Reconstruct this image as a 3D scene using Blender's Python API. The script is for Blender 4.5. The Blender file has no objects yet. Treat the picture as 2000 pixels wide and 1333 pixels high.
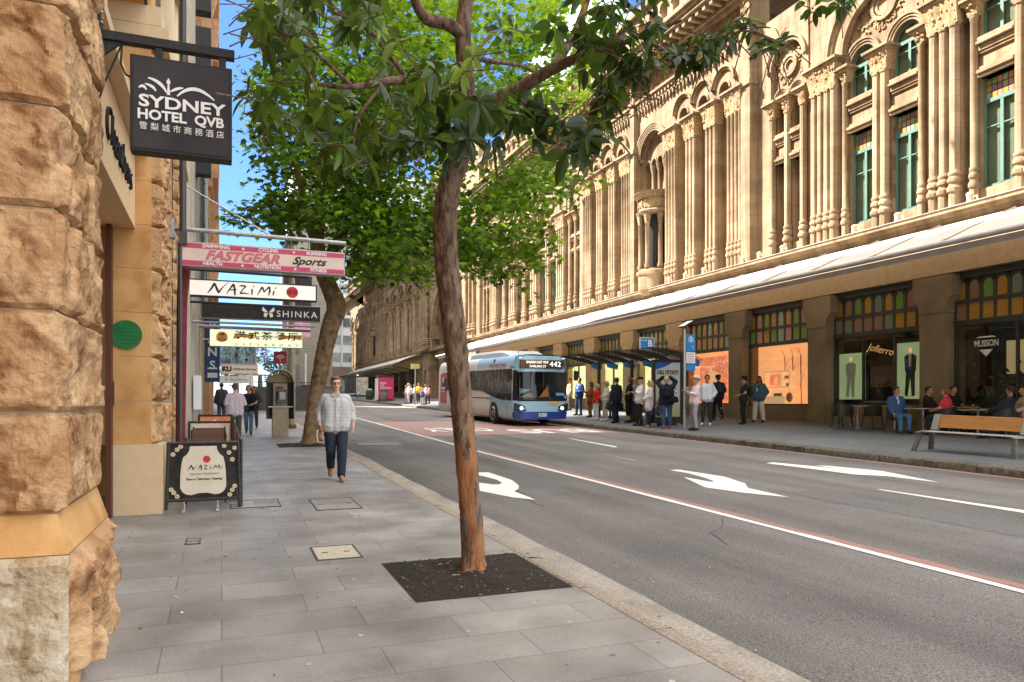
import bpy, bmesh, math, random
from mathutils import Vector, Matrix, noise
R = math.radians
random.seed(7)
SC = bpy.context.scene
COL = SC.collection
# ---------------------------------------------------------------- camera, sky, sun, exposure
YAW = R(21.36); SLOPE = .0238; EYE = 1.62
cam = bpy.data.objects.new('camera', bpy.data.cameras.new('camera')); COL.objects.link(cam); SC.camera = cam
cam.location = (0, 0, EYE); cam.rotation_euler = (R(90), 0, -YAW)
cam.data.sensor_width = 36; cam.data.lens = 26.1
cam.data.shift_y = (790 - 666.5) / 2000
cam.data.clip_start = .1; cam.data.clip_end = 3000
SUN_EL, SUN_AZ = R(50), R(38)
FILL_CLOUD = 19.5
world = bpy.data.worlds.new('World'); SC.world = world; world.use_nodes = True
wn = world.node_tree.nodes; wl = world.node_tree.links
sky = wn.new('ShaderNodeTexSky'); sky.sky_type = 'NISHITA'; sky.sun_disc = False
sky.sun_elevation = SUN_EL; sky.sun_rotation = R(-52); sky.air_density = .78; sky.dust_density = 0; sky.ozone_density = 10
# unseen broken cloud added overhead to fill the shaded street; blue towards the horizon
wtc = wn.new('ShaderNodeTexCoord'); wsp = wn.new('ShaderNodeSeparateXYZ'); wl.new(wtc.outputs['Generated'], wsp.inputs[0])
wmr = wn.new('ShaderNodeMapRange'); wmr.interpolation_type = 'SMOOTHSTEP'; wmr.inputs[1].default_value = .47; wmr.inputs[2].default_value = .70; wl.new(wsp.outputs[2], wmr.inputs[0])
wms = wn.new('ShaderNodeMapRange'); wms.interpolation_type = 'SMOOTHSTEP'; wms.inputs[1].default_value = 0; wms.inputs[2].default_value = -.55; wms.inputs[4].default_value = .55; wl.new(wsp.outputs[1], wms.inputs[0])   # and added lower behind the camera, to light faces turned to it
wmm = wn.new('ShaderNodeMath'); wmm.operation = 'MAXIMUM'; wl.new(wmr.outputs[0], wmm.inputs[0]); wl.new(wms.outputs[0], wmm.inputs[1])
wno = wn.new('ShaderNodeTexNoise'); wno.inputs['Scale'].default_value = 3.2; wno.inputs['Detail'].default_value = 7; wl.new(wtc.outputs['Generated'], wno.inputs['Vector'])
wnr = wn.new('ShaderNodeMapRange'); wnr.inputs[1].default_value = .36; wnr.inputs[2].default_value = .55; wl.new(wno.outputs[0], wnr.inputs[0])
wmu = wn.new('ShaderNodeMath'); wmu.operation = 'MULTIPLY'; wl.new(wmm.outputs[0], wmu.inputs[0]); wl.new(wnr.outputs[0], wmu.inputs[1])
wmx = wn.new('ShaderNodeMix'); wmx.data_type = 'RGBA'; wl.new(wmu.outputs[0], wmx.inputs[0]); wl.new(sky.outputs[0], wmx.inputs[6]); wmx.inputs[7].default_value = (FILL_CLOUD * 1.02, FILL_CLOUD, FILL_CLOUD * .95, 1)
wl.new(wmx.outputs[2], wn['Background'].inputs[0]); wn['Background'].inputs[1].default_value = .05
to_sun = Vector((-math.cos(SUN_AZ) * math.cos(SUN_EL), math.sin(SUN_AZ) * math.cos(SUN_EL), math.sin(SUN_EL)))
sun = bpy.data.objects.new('sun', bpy.data.lights.new('sun', 'SUN')); COL.objects.link(sun)
sun.data.energy = 3.7; sun.data.angle = R(.53); sun.data.color = (1, .94, .86)
sun.rotation_euler = to_sun.to_track_quat('Z', 'Y').to_euler(); sun.location = (-20, 20, 60)
SC.view_settings.view_transform = 'Standard'; SC.view_settings.look = 'None'
SC.view_settings.exposure = 2.62; SC.view_settings.gamma = 1; SC.view_settings.use_curve_mapping = False
SC.render.engine = 'CYCLES'
SC.cycles.max_bounces = 6; SC.cycles.diffuse_bounces = 4; SC.cycles.glossy_bounces = 3; SC.cycles.transparent_max_bounces = 12
SC.cycles.transmission_bounces = 4; SC.cycles.use_denoising = True; SC.cycles.caustics_reflective = False; SC.cycles.caustics_refractive = False
# ---------------------------------------------------------------- ground levels
def GL(x, y): return SLOPE * min(y, 128)
def RD(x, y): return GL(x, y) - .05 * (1 - min(1, max(0, (x - 3.1) / 5)))
def RS(x, y): return GL(x, y) + .163 + .05 * (x - 14.03)
SN, CS = math.sin(YAW), math.cos(YAW)
def ray(u, v):
    a = (u - 1000) / 1450
    return SN + a * CS, CS - a * SN, (790 - v) / 1450
# ---------------------------------------------------------------- materials
MATS = {}
def mat(name, col, rough=.7, col2=None, scale=6, mix=(.35, .65), bump=0, bscale=40, metal=0, spec=.4, emit=0, detail=6, dist=0, coat=0, stretch=None, dark=None):
    """principled material: two colours through noise, optional fine bump"""
    if name in MATS: return MATS[name]
    m = bpy.data.materials.new(name); m.use_nodes = True; MATS[name] = m; emit *= .22
    nt = m.node_tree; N = nt.nodes; L = nt.links; b = N['Principled BSDF']
    b.inputs['Base Color'].default_value = (*col, 1); b.inputs['Roughness'].default_value = rough
    b.inputs['Metallic'].default_value = metal; b.inputs['Specular IOR Level'].default_value = spec
    if coat: b.inputs['Coat Weight'].default_value = coat
    if emit:
        b.inputs['Emission Color'].default_value = (*col, 1); b.inputs['Emission Strength'].default_value = emit
    if col2 or bump:
        tc = N.new('ShaderNodeTexCoord'); src = tc.outputs['Object']
        if stretch:
            mp = N.new('ShaderNodeMapping'); mp.inputs['Scale'].default_value = stretch; L.new(src, mp.inputs[0]); src = mp.outputs[0]
    if col2:
        n = N.new('ShaderNodeTexNoise'); n.inputs['Scale'].default_value = scale; n.inputs['Detail'].default_value = detail; n.inputs['Distortion'].default_value = dist
        L.new(src, n.inputs['Vector'])
        r = N.new('ShaderNodeValToRGB'); r.color_ramp.elements[0].position = mix[0]; r.color_ramp.elements[1].position = mix[1]
        r.color_ramp.elements[0].color = (*col, 1); r.color_ramp.elements[1].color = (*col2, 1)
        L.new(n.outputs[0], r.inputs[0]); out = r.outputs[0]
        if dark:
            n2 = N.new('ShaderNodeTexNoise'); n2.inputs['Scale'].default_value = dark[0]; n2.inputs['Detail'].default_value = 8
            L.new(src, n2.inputs['Vector'])
            r2 = N.new('ShaderNodeValToRGB'); r2.color_ramp.elements[0].position = dark[1]; r2.color_ramp.elements[1].position = dark[2]
            r2.color_ramp.elements[0].color = (*dark[3], 1); r2.color_ramp.elements[1].color = (1, 1, 1, 1)
            L.new(n2.outputs[0], r2.inputs[0])
            mx = N.new('ShaderNodeMix'); mx.data_type = 'RGBA'; mx.blend_type = 'MULTIPLY'; mx.inputs[0].default_value = 1
            L.new(out, mx.inputs[6]); L.new(r2.outputs[0], mx.inputs[7]); out = mx.outputs[2]
        L.new(out, b.inputs['Base Color'])
        if emit: L.new(out, b.inputs['Emission Color'])
    if bump:
        n = N.new('ShaderNodeTexNoise'); n.inputs['Scale'].default_value = bscale; n.inputs['Detail'].default_value = 8
        L.new(src, n.inputs['Vector'])
        bp = N.new('ShaderNodeBump'); bp.inputs['Strength'].default_value = bump; bp.inputs['Distance'].default_value = .02
        L.new(n.outputs[0], bp.inputs['Height']); L.new(bp.outputs[0], b.inputs['Normal'])
    return m
def glass(name, tint=(.6, .65, .62), fac=.25, rough=.01):
    if name in MATS: return MATS[name]
    m = bpy.data.materials.new(name); m.use_nodes = True; MATS[name] = m
    nt = m.node_tree; N = nt.nodes; L = nt.links; N.remove(N['Principled BSDF'])
    t = N.new('ShaderNodeBsdfTransparent'); t.inputs[0].default_value = (*tint, 1)
    g = N.new('ShaderNodeBsdfGlossy'); g.inputs['Roughness'].default_value = rough
    lw = N.new('ShaderNodeLayerWeight'); lw.inputs[0].default_value = .5
    pw = N.new('ShaderNodeMath'); pw.operation = 'POWER'; pw.inputs[1].default_value = 4; L.new(lw.outputs['Facing'], pw.inputs[0])
    ma = N.new('ShaderNodeMath'); ma.operation = 'MULTIPLY_ADD'; ma.inputs[1].default_value = min(.9, fac * 2.4); ma.inputs[2].default_value = .03; L.new(pw.outputs[0], ma.inputs[0])
    mx = N.new('ShaderNodeMixShader'); L.new(ma.outputs[0], mx.inputs[0]); L.new(t.outputs[0], mx.inputs[1]); L.new(g.outputs[0], mx.inputs[2])
    L.new(mx.outputs[0], N['Material Output'].inputs[0])
    return m
def leafmat(name, cols, trans=.45, rough=.45):
    """leaf: colour varies leaf by leaf (vertex attribute), light passes through"""
    m = bpy.data.materials.new(name); m.use_nodes = True
    nt = m.node_tree; N = nt.nodes; L = nt.links; b = N['Principled BSDF']
    a = N.new('ShaderNodeAttribute'); a.attribute_name = 'tone'
    r = N.new('ShaderNodeValToRGB'); e = r.color_ramp.elements
    while len(e) < len(cols): e.new(.5)
    for i, c in enumerate(cols): e[i].position = i / (len(cols) - 1); e[i].color = (*c, 1)
    L.new(a.outputs['Fac'], r.inputs[0]); L.new(r.outputs[0], b.inputs['Base Color'])
    b.inputs['Roughness'].default_value = rough; b.inputs['Specular IOR Level'].default_value = .5
    tr = N.new('ShaderNodeBsdfTranslucent'); 
    g = N.new('ShaderNodeMix'); g.data_type = 'RGBA'; g.blend_type = 'MULTIPLY'; g.inputs[0].default_value = 1; g.inputs[7].default_value = (1.5, 1.6, .6, 1)
    L.new(r.outputs[0], g.inputs[6]); L.new(g.outputs[2], tr.inputs[0])
    mx = N.new('ShaderNodeMixShader'); mx.inputs[0].default_value = trans
    L.new(b.outputs[0], mx.inputs[1]); L.new(tr.outputs[0], mx.inputs[2]); L.new(mx.outputs[0], N['Material Output'].inputs[0])
    return m
def brickmat(name, c1, c2, mortar, bw, bh, ms=.01, axes='xz', rough=.8, bump=.3, offset=.5, squash=None, nscale=3, dirt=.25, grain=60):
    """coursed stone / brick / paving with joints at real size (metres); axes: which object axes lie in the face"""
    m = bpy.data.materials.new(name); m.use_nodes = True
    nt = m.node_tree; N = nt.nodes; L = nt.links; b = N['Principled BSDF']
    tc = N.new('ShaderNodeTexCoord'); sp = N.new('ShaderNodeSeparateXYZ'); cb = N.new('ShaderNodeCombineXYZ')
    L.new(tc.outputs['Object'], sp.inputs[0]); ix = {'x': 0, 'y': 1, 'z': 2}
    L.new(sp.outputs[ix[axes[0]]], cb.inputs[0]); L.new(sp.outputs[ix[axes[1]]], cb.inputs[1])
    t = N.new('ShaderNodeTexBrick'); t.inputs['Scale'].default_value = 1; t.inputs['Brick Width'].default_value = bw; t.inputs['Row Height'].default_value = bh
    t.inputs['Mortar Size'].default_value = ms; t.inputs['Color1'].default_value = (*c1, 1); t.inputs['Color2'].default_value = (*c2, 1); t.inputs['Mortar'].default_value = (*mortar, 1)
    t.offset = offset
    if squash: t.squash, t.squash_frequency = squash
    L.new(cb.outputs[0], t.inputs['Vector'])
    n = N.new('ShaderNodeTexNoise'); n.inputs['Scale'].default_value = nscale; n.inputs['Detail'].default_value = 9; L.new(tc.outputs['Object'], n.inputs['Vector'])
    r = N.new('ShaderNodeValToRGB'); r.color_ramp.elements[0].position = .3; r.color_ramp.elements[1].position = .7
    d = 1 - dirt; r.color_ramp.elements[0].color = (d, d * .98, d * .95, 1); r.color_ramp.elements[1].color = (1, 1, 1, 1); L.new(n.outputs[0], r.inputs[0])
    mx = N.new('ShaderNodeMix'); mx.data_type = 'RGBA'; mx.blend_type = 'MULTIPLY'; mx.inputs[0].default_value = 1
    L.new(t.outputs[0], mx.inputs[6]); L.new(r.outputs[0], mx.inputs[7])
    n2 = N.new('ShaderNodeTexNoise'); n2.inputs['Scale'].default_value = grain; n2.inputs['Detail'].default_value = 4; L.new(tc.outputs['Object'], n2.inputs['Vector'])
    r3 = N.new('ShaderNodeValToRGB'); r3.color_ramp.elements[0].position = .35; r3.color_ramp.elements[1].position = .65
    r3.color_ramp.elements[0].color = (.78, .78, .78, 1); r3.color_ramp.elements[1].color = (1, 1, 1, 1); L.new(n2.outputs[0], r3.inputs[0])
    m2 = N.new('ShaderNodeMix'); m2.data_type = 'RGBA'; m2.blend_type = 'MULTIPLY'; m2.inputs[0].default_value = 1
    L.new(mx.outputs[2], m2.inputs[6]); L.new(r3.outputs[0], m2.inputs[7]); L.new(m2.outputs[2], b.inputs['Base Color'])
    b.inputs['Roughness'].default_value = rough
    ad = N.new('ShaderNodeMath'); ad.operation = 'MULTIPLY_ADD'; ad.inputs[1].default_value = -1; L.new(t.outputs['Fac'], ad.inputs[0])
    sc = N.new('ShaderNodeMath'); sc.operation = 'MULTIPLY'; sc.inputs[1].default_value = .3; L.new(n2.outputs[0], sc.inputs[0]); L.new(sc.outputs[0], ad.inputs[2])
    bp = N.new('ShaderNodeBump'); bp.inputs['Strength'].default_value = bump; bp.inputs['Distance'].default_value = .01; L.new(ad.outputs[0], bp.inputs['Height']); L.new(bp.outputs[0], b.inputs['Normal'])
    MATS[name] = m
    return m
BENCH = bpy.data.scenes.new('workbench')            # scratch scene where text and bodies are turned into meshes; removed at the end
def bake(o):
    BENCH.collection.objects.link(o)
    with bpy.context.temp_override(scene=BENCH, view_layer=BENCH.view_layers[0]): dg = bpy.context.evaluated_depsgraph_get()
    me = bpy.data.meshes.new_from_object(o.evaluated_get(dg)); BENCH.collection.objects.unlink(o); bpy.data.objects.remove(o)
    return me
# ---------------------------------------------------------------- mesh builder
class MB:
    def __init__(s): s.v = []; s.f = []; s.mi = []
    def add(s, vs, fs, m=0):
        o = len(s.v); s.v += [tuple(p) for p in vs]; s.f += [tuple(i + o for i in f) for f in fs]; s.mi += [m] * len(fs); return s
    def box(s, x0, x1, y0, y1, z0, z1, m=0):
        return s.add([(x0, y0, z0), (x1, y0, z0), (x1, y1, z0), (x0, y1, z0), (x0, y0, z1), (x1, y0, z1), (x1, y1, z1), (x0, y1, z1)],
                     [(0, 3, 2, 1), (4, 5, 6, 7), (0, 1, 5, 4), (1, 2, 6, 5), (2, 3, 7, 6), (3, 0, 4, 7)], m)
    def obox(s, c, sz, M=None, m=0):
        """box by centre and size, turned by the matrix M"""
        h = [d / 2 for d in sz]; c = Vector(c); M = M or Matrix()
        vs = [c + M @ Vector((a * h[0], b * h[1], d * h[2])) for d in (-1, 1) for a, b in ((-1, -1), (1, -1), (1, 1), (-1, 1))]
        return s.add(vs, [(0, 3, 2, 1), (4, 5, 6, 7), (0, 1, 5, 4), (1, 2, 6, 5), (2, 3, 7, 6), (3, 0, 4, 7)], m)
    def prism(s, poly, ax, a, b, m=0):
        """2-D polygon extruded along an axis; poly is (y,z) for x, (x,z) for y, (x,y) for z"""
        f = {'x': lambda p, t: (t, p[0], p[1]), 'y': lambda p, t: (p[0], t, p[1]), 'z': lambda p, t: (p[0], p[1], t)}[ax]
        n = len(poly)
        return s.add([f(p, a) for p in poly] + [f(p, b) for p in poly], [tuple(range(n))[::-1], tuple(range(n, 2 * n))] + [(i, (i + 1) % n, n + (i + 1) % n, n + i) for i in range(n)], m)
    def tube(s, pts, rad, n=8, m=0, cap=True):
        pts = [Vector(p) for p in pts]; rad = rad if isinstance(rad, (list, tuple)) else [rad] * len(pts)
        vs = []; ref = None
        for i, p in enumerate(pts):
            d = (pts[min(i + 1, len(pts) - 1)] - pts[max(i - 1, 0)]).normalized()
            if ref is None: ref = Vector((0, 0, 1)).cross(d) if abs(d.z) < .9 else Vector((1, 0, 0)).cross(d)
            ref = (ref - d * ref.dot(d)).normalized(); q = d.cross(ref)
            for k in range(n):
                a = 2 * math.pi * k / n
                vs.append(p + (ref * math.cos(a) + q * math.sin(a)) * rad[i])
        fs = [(i * n + k, i * n + (k + 1) % n, (i + 1) * n + (k + 1) % n, (i + 1) * n + k) for i in range(len(pts) - 1) for k in range(n)]
        if cap: fs += [tuple(range(n))[::-1], tuple(range((len(pts) - 1) * n, len(pts) * n))]
        return s.add(vs, fs, m)
    def lathe(s, x, y, prof, n=12, m=0, a0=0, a1=2 * math.pi, sy=1):
        full = abs(a1 - a0 - 2 * math.pi) < 1e-6; k = n if full else n + 1
        vs = [(x + r * math.cos(a0 + (a1 - a0) * j / n), y + r * sy * math.sin(a0 + (a1 - a0) * j / n), z) for r, z in prof for j in range(k)]
        fs = [(i * k + j, i * k + (j + 1) % k, (i + 1) * k + (j + 1) % k, (i + 1) * k + j) for i in range(len(prof) - 1) for j in range(n)]
        if full: fs += [tuple(range(k))[::-1], tuple(range((len(prof) - 1) * k, len(prof) * k))]
        return s.add(vs, fs, m)
    def ring(s, yc, zc, ri, ro, x0, x1, a0=0, a1=math.pi, n=18, m=0):
        """part of a flat ring in a y-z plane, x0 to x1 thick"""
        full = abs(a1 - a0 - 2 * math.pi) < 1e-6; k = n if full else n + 1; vs = []
        for j in range(k):
            a = a0 + (a1 - a0) * j / n; c, t = math.cos(a), math.sin(a)
            vs += [(x0, yc + ri * c, zc + ri * t), (x0, yc + ro * c, zc + ro * t), (x1, yc + ro * c, zc + ro * t), (x1, yc + ri * c, zc + ri * t)]
        fs = []
        for j in range(n):
            p, q = 4 * j, 4 * ((j + 1) % k)
            fs += [(p + i, p + (i + 1) % 4, q + (i + 1) % 4, q + i) for i in range(4)]
        if not full: fs += [(0, 1, 2, 3), (4 * n + 3, 4 * n + 2, 4 * n + 1, 4 * n)]
        return s.add(vs, fs, m)
    def ball(s, c, r, n=8, m=0, M=None):
        r = r if isinstance(r, (list, tuple)) else (r, r, r); c = Vector(c); M = M or Matrix(); vs = []
        for i in range(1, n):
            t = math.pi * i / n
            for j in range(2 * n):
                a = math.pi * j / n
                vs.append(c + M @ Vector((r[0] * math.sin(t) * math.cos(a), r[1] * math.sin(t) * math.sin(a), r[2] * math.cos(t))))
        k = 2 * n; fs = [(i * k + j, (i + 1) * k + j, (i + 1) * k + (j + 1) % k, i * k + (j + 1) % k) for i in range(n - 2) for j in range(k)]
        vs += [c + M @ Vector((0, 0, r[2])), c + M @ Vector((0, 0, -r[2]))]; a, b = len(vs) - 2, len(vs) - 1
        fs += [(a, j, (j + 1) % k) for j in range(k)] + [(b, (n - 2) * k + (j + 1) % k, (n - 2) * k + j) for j in range(k)]
        return s.add(vs, fs, m)
    def build(s, name, mats, parent=None, smooth=35, fix=True, bevel=0):
        me = bpy.data.meshes.new(name); me.from_pydata(s.v, [], s.f)
        mats = mats if isinstance(mats, (list, tuple)) else [mats]
        for m in mats: me.materials.append(m)
        me.polygons.foreach_set('material_index', s.mi)
        if fix:
            bm = bmesh.new(); bm.from_mesh(me); bmesh.ops.recalc_face_normals(bm, faces=bm.faces); bm.to_mesh(me); bm.free()
        if smooth:
            me.polygons.foreach_set('use_smooth', [True] * len(me.polygons)); me.set_sharp_from_angle(angle=R(smooth))
        me.update()
        return link(name, me, parent, bevel)
def link(name, me, parent=None, bevel=0):
    o = bpy.data.objects.new(name, me); COL.objects.link(o)
    if parent: o.parent = parent
    if bevel:
        b = o.modifiers.new('bevel', 'BEVEL'); b.width = bevel; b.segments = 2; b.limit_method = 'ANGLE'; b.angle_limit = R(40)
    return o
def tag(o, label=None, cat=None, group=None, kind=None):
    if label: o['label'] = label
    if cat: o['category'] = cat
    if group: o['group'] = group
    if kind: o['kind'] = kind
    return o
def thing(name, label, cat, loc=(0, 0, 0), rz=0, group=None):
    o = bpy.data.objects.new(name, None); COL.objects.link(o); o.location = loc; o.rotation_euler = (0, 0, rz); o.empty_display_size = .2
    return tag(o, label, cat, group)
def struct(o): o['kind'] = 'structure'; return o
def copy_tree(o, parent=None):
    c = o.copy(); COL.objects.link(c)
    if parent: c.parent = parent
    for ch in list(o.children): copy_tree(ch, c)
    return c
def text(name, body, mt, parent, size, loc, rot=(R(90), 0, 0), align='CENTER', shear=0, bold=0, sx=1, spacing=1, depth=.002, line=1, fit=None):
    """lettering as a mesh part; fit: total width in metres"""
    c = bpy.data.curves.new(name, 'FONT'); c.body = body; c.size = size; c.align_x = align; c.align_y = 'CENTER'; c.shear = shear
    c.offset = bold; c.extrude = depth; c.space_character = spacing; c.space_line = line; c.resolution_u = 3
    me = bake(bpy.data.objects.new(name, c))
    w = max((v.co.x for v in me.vertices), default=1) - min((v.co.x for v in me.vertices), default=0)
    bpy.data.curves.remove(c)
    if fit: sx = fit / max(w, 1e-4)
    me.transform(Matrix.Diagonal((sx, 1, 1, 1))); me.materials.clear(); me.materials.append(mt)
    t = link(name, me, parent); t.location = loc; t.rotation_euler = rot
    return t
# ---------------------------------------------------------------- ground, road, footpaths, kerbs, markings
asphalt = mat('asphalt', (.115, .106, .100), .82, (.31, .286, .272), 75, (.36, .66), .6, 150, dark=(.55, .3, .6, (.74, .74, .74)), spec=.3)
_n = asphalt.node_tree.nodes; _l = asphalt.node_tree.links                                   # tyre-worn bands and patches along the lanes
_tc = _n.new('ShaderNodeTexCoord'); _mp = _n.new('ShaderNodeMapping'); _mp.inputs['Scale'].default_value = (.9, .05, 1); _no = _n.new('ShaderNodeTexNoise'); _no.inputs['Scale'].default_value = 1.6; _no.inputs['Detail'].default_value = 5
_rp = _n.new('ShaderNodeValToRGB'); _rp.color_ramp.elements[0].position = .34; _rp.color_ramp.elements[1].position = .62; _rp.color_ramp.elements[0].color = (.66, .65, .65, 1); _rp.color_ramp.elements[1].color = (1, 1, 1, 1)
_mx = _n.new('ShaderNodeMix'); _mx.data_type = 'RGBA'; _mx.blend_type = 'MULTIPLY'; _mx.inputs[0].default_value = 1; _b = _n['Principled BSDF']; _o = _b.inputs['Base Color'].links[0].from_socket
_l.new(_tc.outputs['Object'], _mp.inputs[0]); _l.new(_mp.outputs[0], _no.inputs['Vector']); _l.new(_no.outputs[0], _rp.inputs[0]); _l.new(_o, _mx.inputs[6]); _l.new(_rp.outputs[0], _mx.inputs[7]); _l.new(_mx.outputs[2], _b.inputs['Base Color'])
paveL = brickmat('granite_paving', (.31, .285, .268), (.40, .375, .35), (.19, .175, .16), .92, .46, .0045, 'xy', .5, .35, .37, nscale=1.5, dirt=.5, grain=65)
paveR = mat('footpath_asphalt', (.085, .094, .104), .7, (.165, .176, .188), 90, (.36, .66), .4, 150, dark=(.7, .3, .6, (.72, .7, .68)))
kerbst = mat('kerb_stone', (.085, .072, .056), .85, (.17, .15, .12), 14, (.35, .65), .8, 45, dark=(3, .3, .55, (.6, .55, .5)))
kerbgr = mat('kerb_granite', (.24, .195, .15), .85, (.40, .33, .26), 40, (.35, .65), 1.0, 60)
gutterc = mat('gutter_concrete', (.27, .24, .20), .85, (.42, .38, .33), 45, (.35, .65), .5, 90, dark=(2.2, .3, .6, (.72, .7, .66)))
paint_w = mat('white_road_paint', (.80, .78, .72), .7, (.40, .375, .345), 30, (.52, .74), .2, 100)
paint_r = mat('red_road_paint', (.36, .17, .13), .75, (.24, .165, .14), 20, (.35, .65), .2, 100)
paint_l = mat('bus_lane_red', (.36, .16, .135), .75, (.27, .205, .19), 2.2, (.35, .65), .2, 100)
def sheet(name, xs, y0, y1, zf, m, off=0, dy=8, kind='structure', thick=0):
    b = MB(); ys = []; y = y0
    while y < y1: ys.append(y); y += dy
    ys.append(y1)
    vs = [(x, y, zf(x, y) + off) for y in ys for x in xs]; k = len(xs)
    b.add(vs, [(i * k + j, i * k + j + 1, (i + 1) * k + j + 1, (i + 1) * k + j) for i in range(len(ys) - 1) for j in range(k - 1)])
    o = b.build(name, m, smooth=0, fix=False); o['kind'] = kind; return o
sheet('ground', [-900, -400, -100, -20, 0, 20, 100, 400, 900], -60, 1200, lambda x, y: GL(x, max(y, -60)) - .4, mat('ground_soil', (.12, .11, .1), .9), dy=40)
sheet('road', [3.12, 8.12, 14.04], -12, 128, RD, asphalt)
sheet('road', [-60, 3.0, 14.1, 60], 124, 200, GL, asphalt, -.02)
sheet('footpath', [-4, -.9, 2.70], -12, 45.5, GL, paveL)
sheet('footpath', [-4, 5.6], 49, 124, GL, paveL, 0)
sheet('side_street', [-60, 3.1], 45.5, 49, GL, asphalt, -.01)
sheet('footpath', [14.33, 20.6], -12, 122, RS, paveR)
kb = MB()
for i, y in enumerate([k * 1.18 - 12 for k in range(115)]):                              # sandstone kerb blocks, uneven edges
    a, b_ = y + .012, y + 1.168; r = random.Random(i); d = r.uniform(-.012, .012); e = r.uniform(-.012, .01)
    n = 6; vs = []
    for k in range(n + 1):
        yy = a + (b_ - a) * k / n; w = r.uniform(-.012, .008); t = RS(14.1, yy)
        vs += [(14.03 + d + w * 1.3, yy, RD(14, yy) - .05), (14.03 + d + w, yy, t - .035 + e), (14.07 + d, yy, t + e * .6 + .002), (14.335, yy, RS(14.335, yy) + .004)]
    kb.add(vs, [(4 * k + j, 4 * k + 4 + j, 4 * k + 5 + j, 4 * k + 1 + j) for k in range(n) for j in range(3)] + [(0, 1, 2, 3), (4 * n + 3, 4 * n + 2, 4 * n + 1, 4 * n)])
o = kb.build('kerb', kerbst, smooth=50); o['kind'] = 'structure'
kb = MB()
for i in range(52):                                                                       # rough kerb stones of the near footpath
    y = i * 1.1 - 10; r = random.Random(i + 500); n = 8; vs = []
    if y > 45: break
    for k in range(n + 1):
        yy = y + .006 + 1.088 * k / n
        vs += [(2.70, yy, GL(0, yy) + .003), (2.74 + r.uniform(-.01, .01), yy, GL(0, yy) + .008 + r.uniform(-.004, .005)), (2.85 + r.uniform(-.012, .012), yy, GL(0, yy) + r.uniform(-.006, .004)), (2.885 + r.uniform(-.01, .01), yy, GL(0, yy) - .06)]
    kb.add(vs, [(4 * k + j, 4 * k + 4 + j, 4 * k + 5 + j, 4 * k + 1 + j) for k in range(n) for j in range(3)])
o = kb.build('kerb', kerbgr, smooth=50); o['kind'] = 'structure'
g = MB(); ys = [-12 + .35 * k for k in range(165)]; rr = random.Random(3); wob = 0
vs = []
for y in ys:
    wob = wob * .7 + rr.uniform(-.02, .02)
    vs += [(2.87, y, GL(0, y) - .045), (3.14 + wob, y, RD(3.14, y) + .006)]
g.add(vs, [(2 * k, 2 * k + 2, 2 * k + 3, 2 * k + 1) for k in range(len(ys) - 1)])
o = g.build('gutter', gutterc, fix=False); o['kind'] = 'structure'
def strip(name, pts, w, m, off=.004, step=3, rag=0):
    """painted line of width w along ground points (x,y)"""
    b = MB(); P = []; r = random.Random(len(pts))
    for (xa, ya), (xb, yb) in zip(pts, pts[1:]):
        n = max(1, int(math.hypot(xb - xa, yb - ya) / step))
        P += [(xa + (xb - xa) * k / n, ya + (yb - ya) * k / n) for k in range(n)]
    P.append(pts[-1]); vs = []
    for x, y in P:
        q = r.uniform(-rag, rag); vs += [(x - w / 2 + q, y, RD(x, y) + off), (x + w / 2 + r.uniform(-rag, rag), y, RD(x, y) + off)]
    b.add(vs, [(2 * k, 2 * k + 1, 2 * k + 3, 2 * k + 2) for k in range(len(P) - 1)])
    return struct(b.build(name, m, smooth=0, fix=False))
strip('lane_line', [(6.13, -8), (6.12, 18), (6.25, 24.2), (6.45, 35), (6.7, 48), (7, 90)], .11, paint_w, .006, .5, .008)
strip('lane_line', [(6.27, -8), (6.26, 18), (6.38, 24.0)], .15, paint_r, .004, .4, .02)
strip('lane_line', [(13.86, 8), (13.86, 24)], .18, paint_r, .004, .4, .03)
def flat(name, px, m, off=.005):
    """road paint: outline given where it lies on the road"""
    P = []
    for u, v in px:
        a, b_, k = ray(u, v); t = (EYE) / (SLOPE * b_ - k); P.append((t * a, t * b_))
    b = MB(); b.add([(x, y, RD(x, y) + off) for x, y in P], [tuple(range(len(P)))])
    return struct(b.build(name, m, smooth=0, fix=False))
flat('turn_arrow', [(925, 920), (954, 920), (1000, 935), (1013, 945), (1013, 951), (1004, 956), (1046, 972), (1000, 967), (965, 960), (925, 952), (925, 938), (964, 943), (976, 942.5), (981, 940), (970, 934), (943, 927), (925, 924)], paint_w)
flat('turn_arrow', [(1308, 919), (1325, 918), (1415, 932), (1455, 945), (1461, 954), (1541, 972), (1455, 963), (1377, 952), (1335, 932.5), (1389, 942), (1396, 941), (1380, 935), (1345, 925)], paint_w)
flat('turn_arrow', [(1496, 905.5), (1511, 904), (1658, 918), (1592, 910), (1616, 910.5), (1721, 920.5), (1835, 943), (1730, 930.5), (1670, 927.5), (1580, 916)], paint_w)
for ya, yb in ((-2.5, 4.6), (10.3, 13.85)): pass
flat('lane_line', [(1110, 857), (1114, 857), (1206, 873), (1201, 874.5)], paint_w)
flat('lane_line', [(1711, 956.5), (1722, 957), (2040, 1003.5), (2040, 1009)], paint_w)
flat('lane_line', [(1176, 887.5), (1180, 887.5), (1245, 900), (1240, 901)], mat('worn_paint', (.3, .27, .25), .8))
sheet('bus_lane', [6.42, 8.12, 13.85], 24.1, 34, RD, paint_l, .004)
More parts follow.
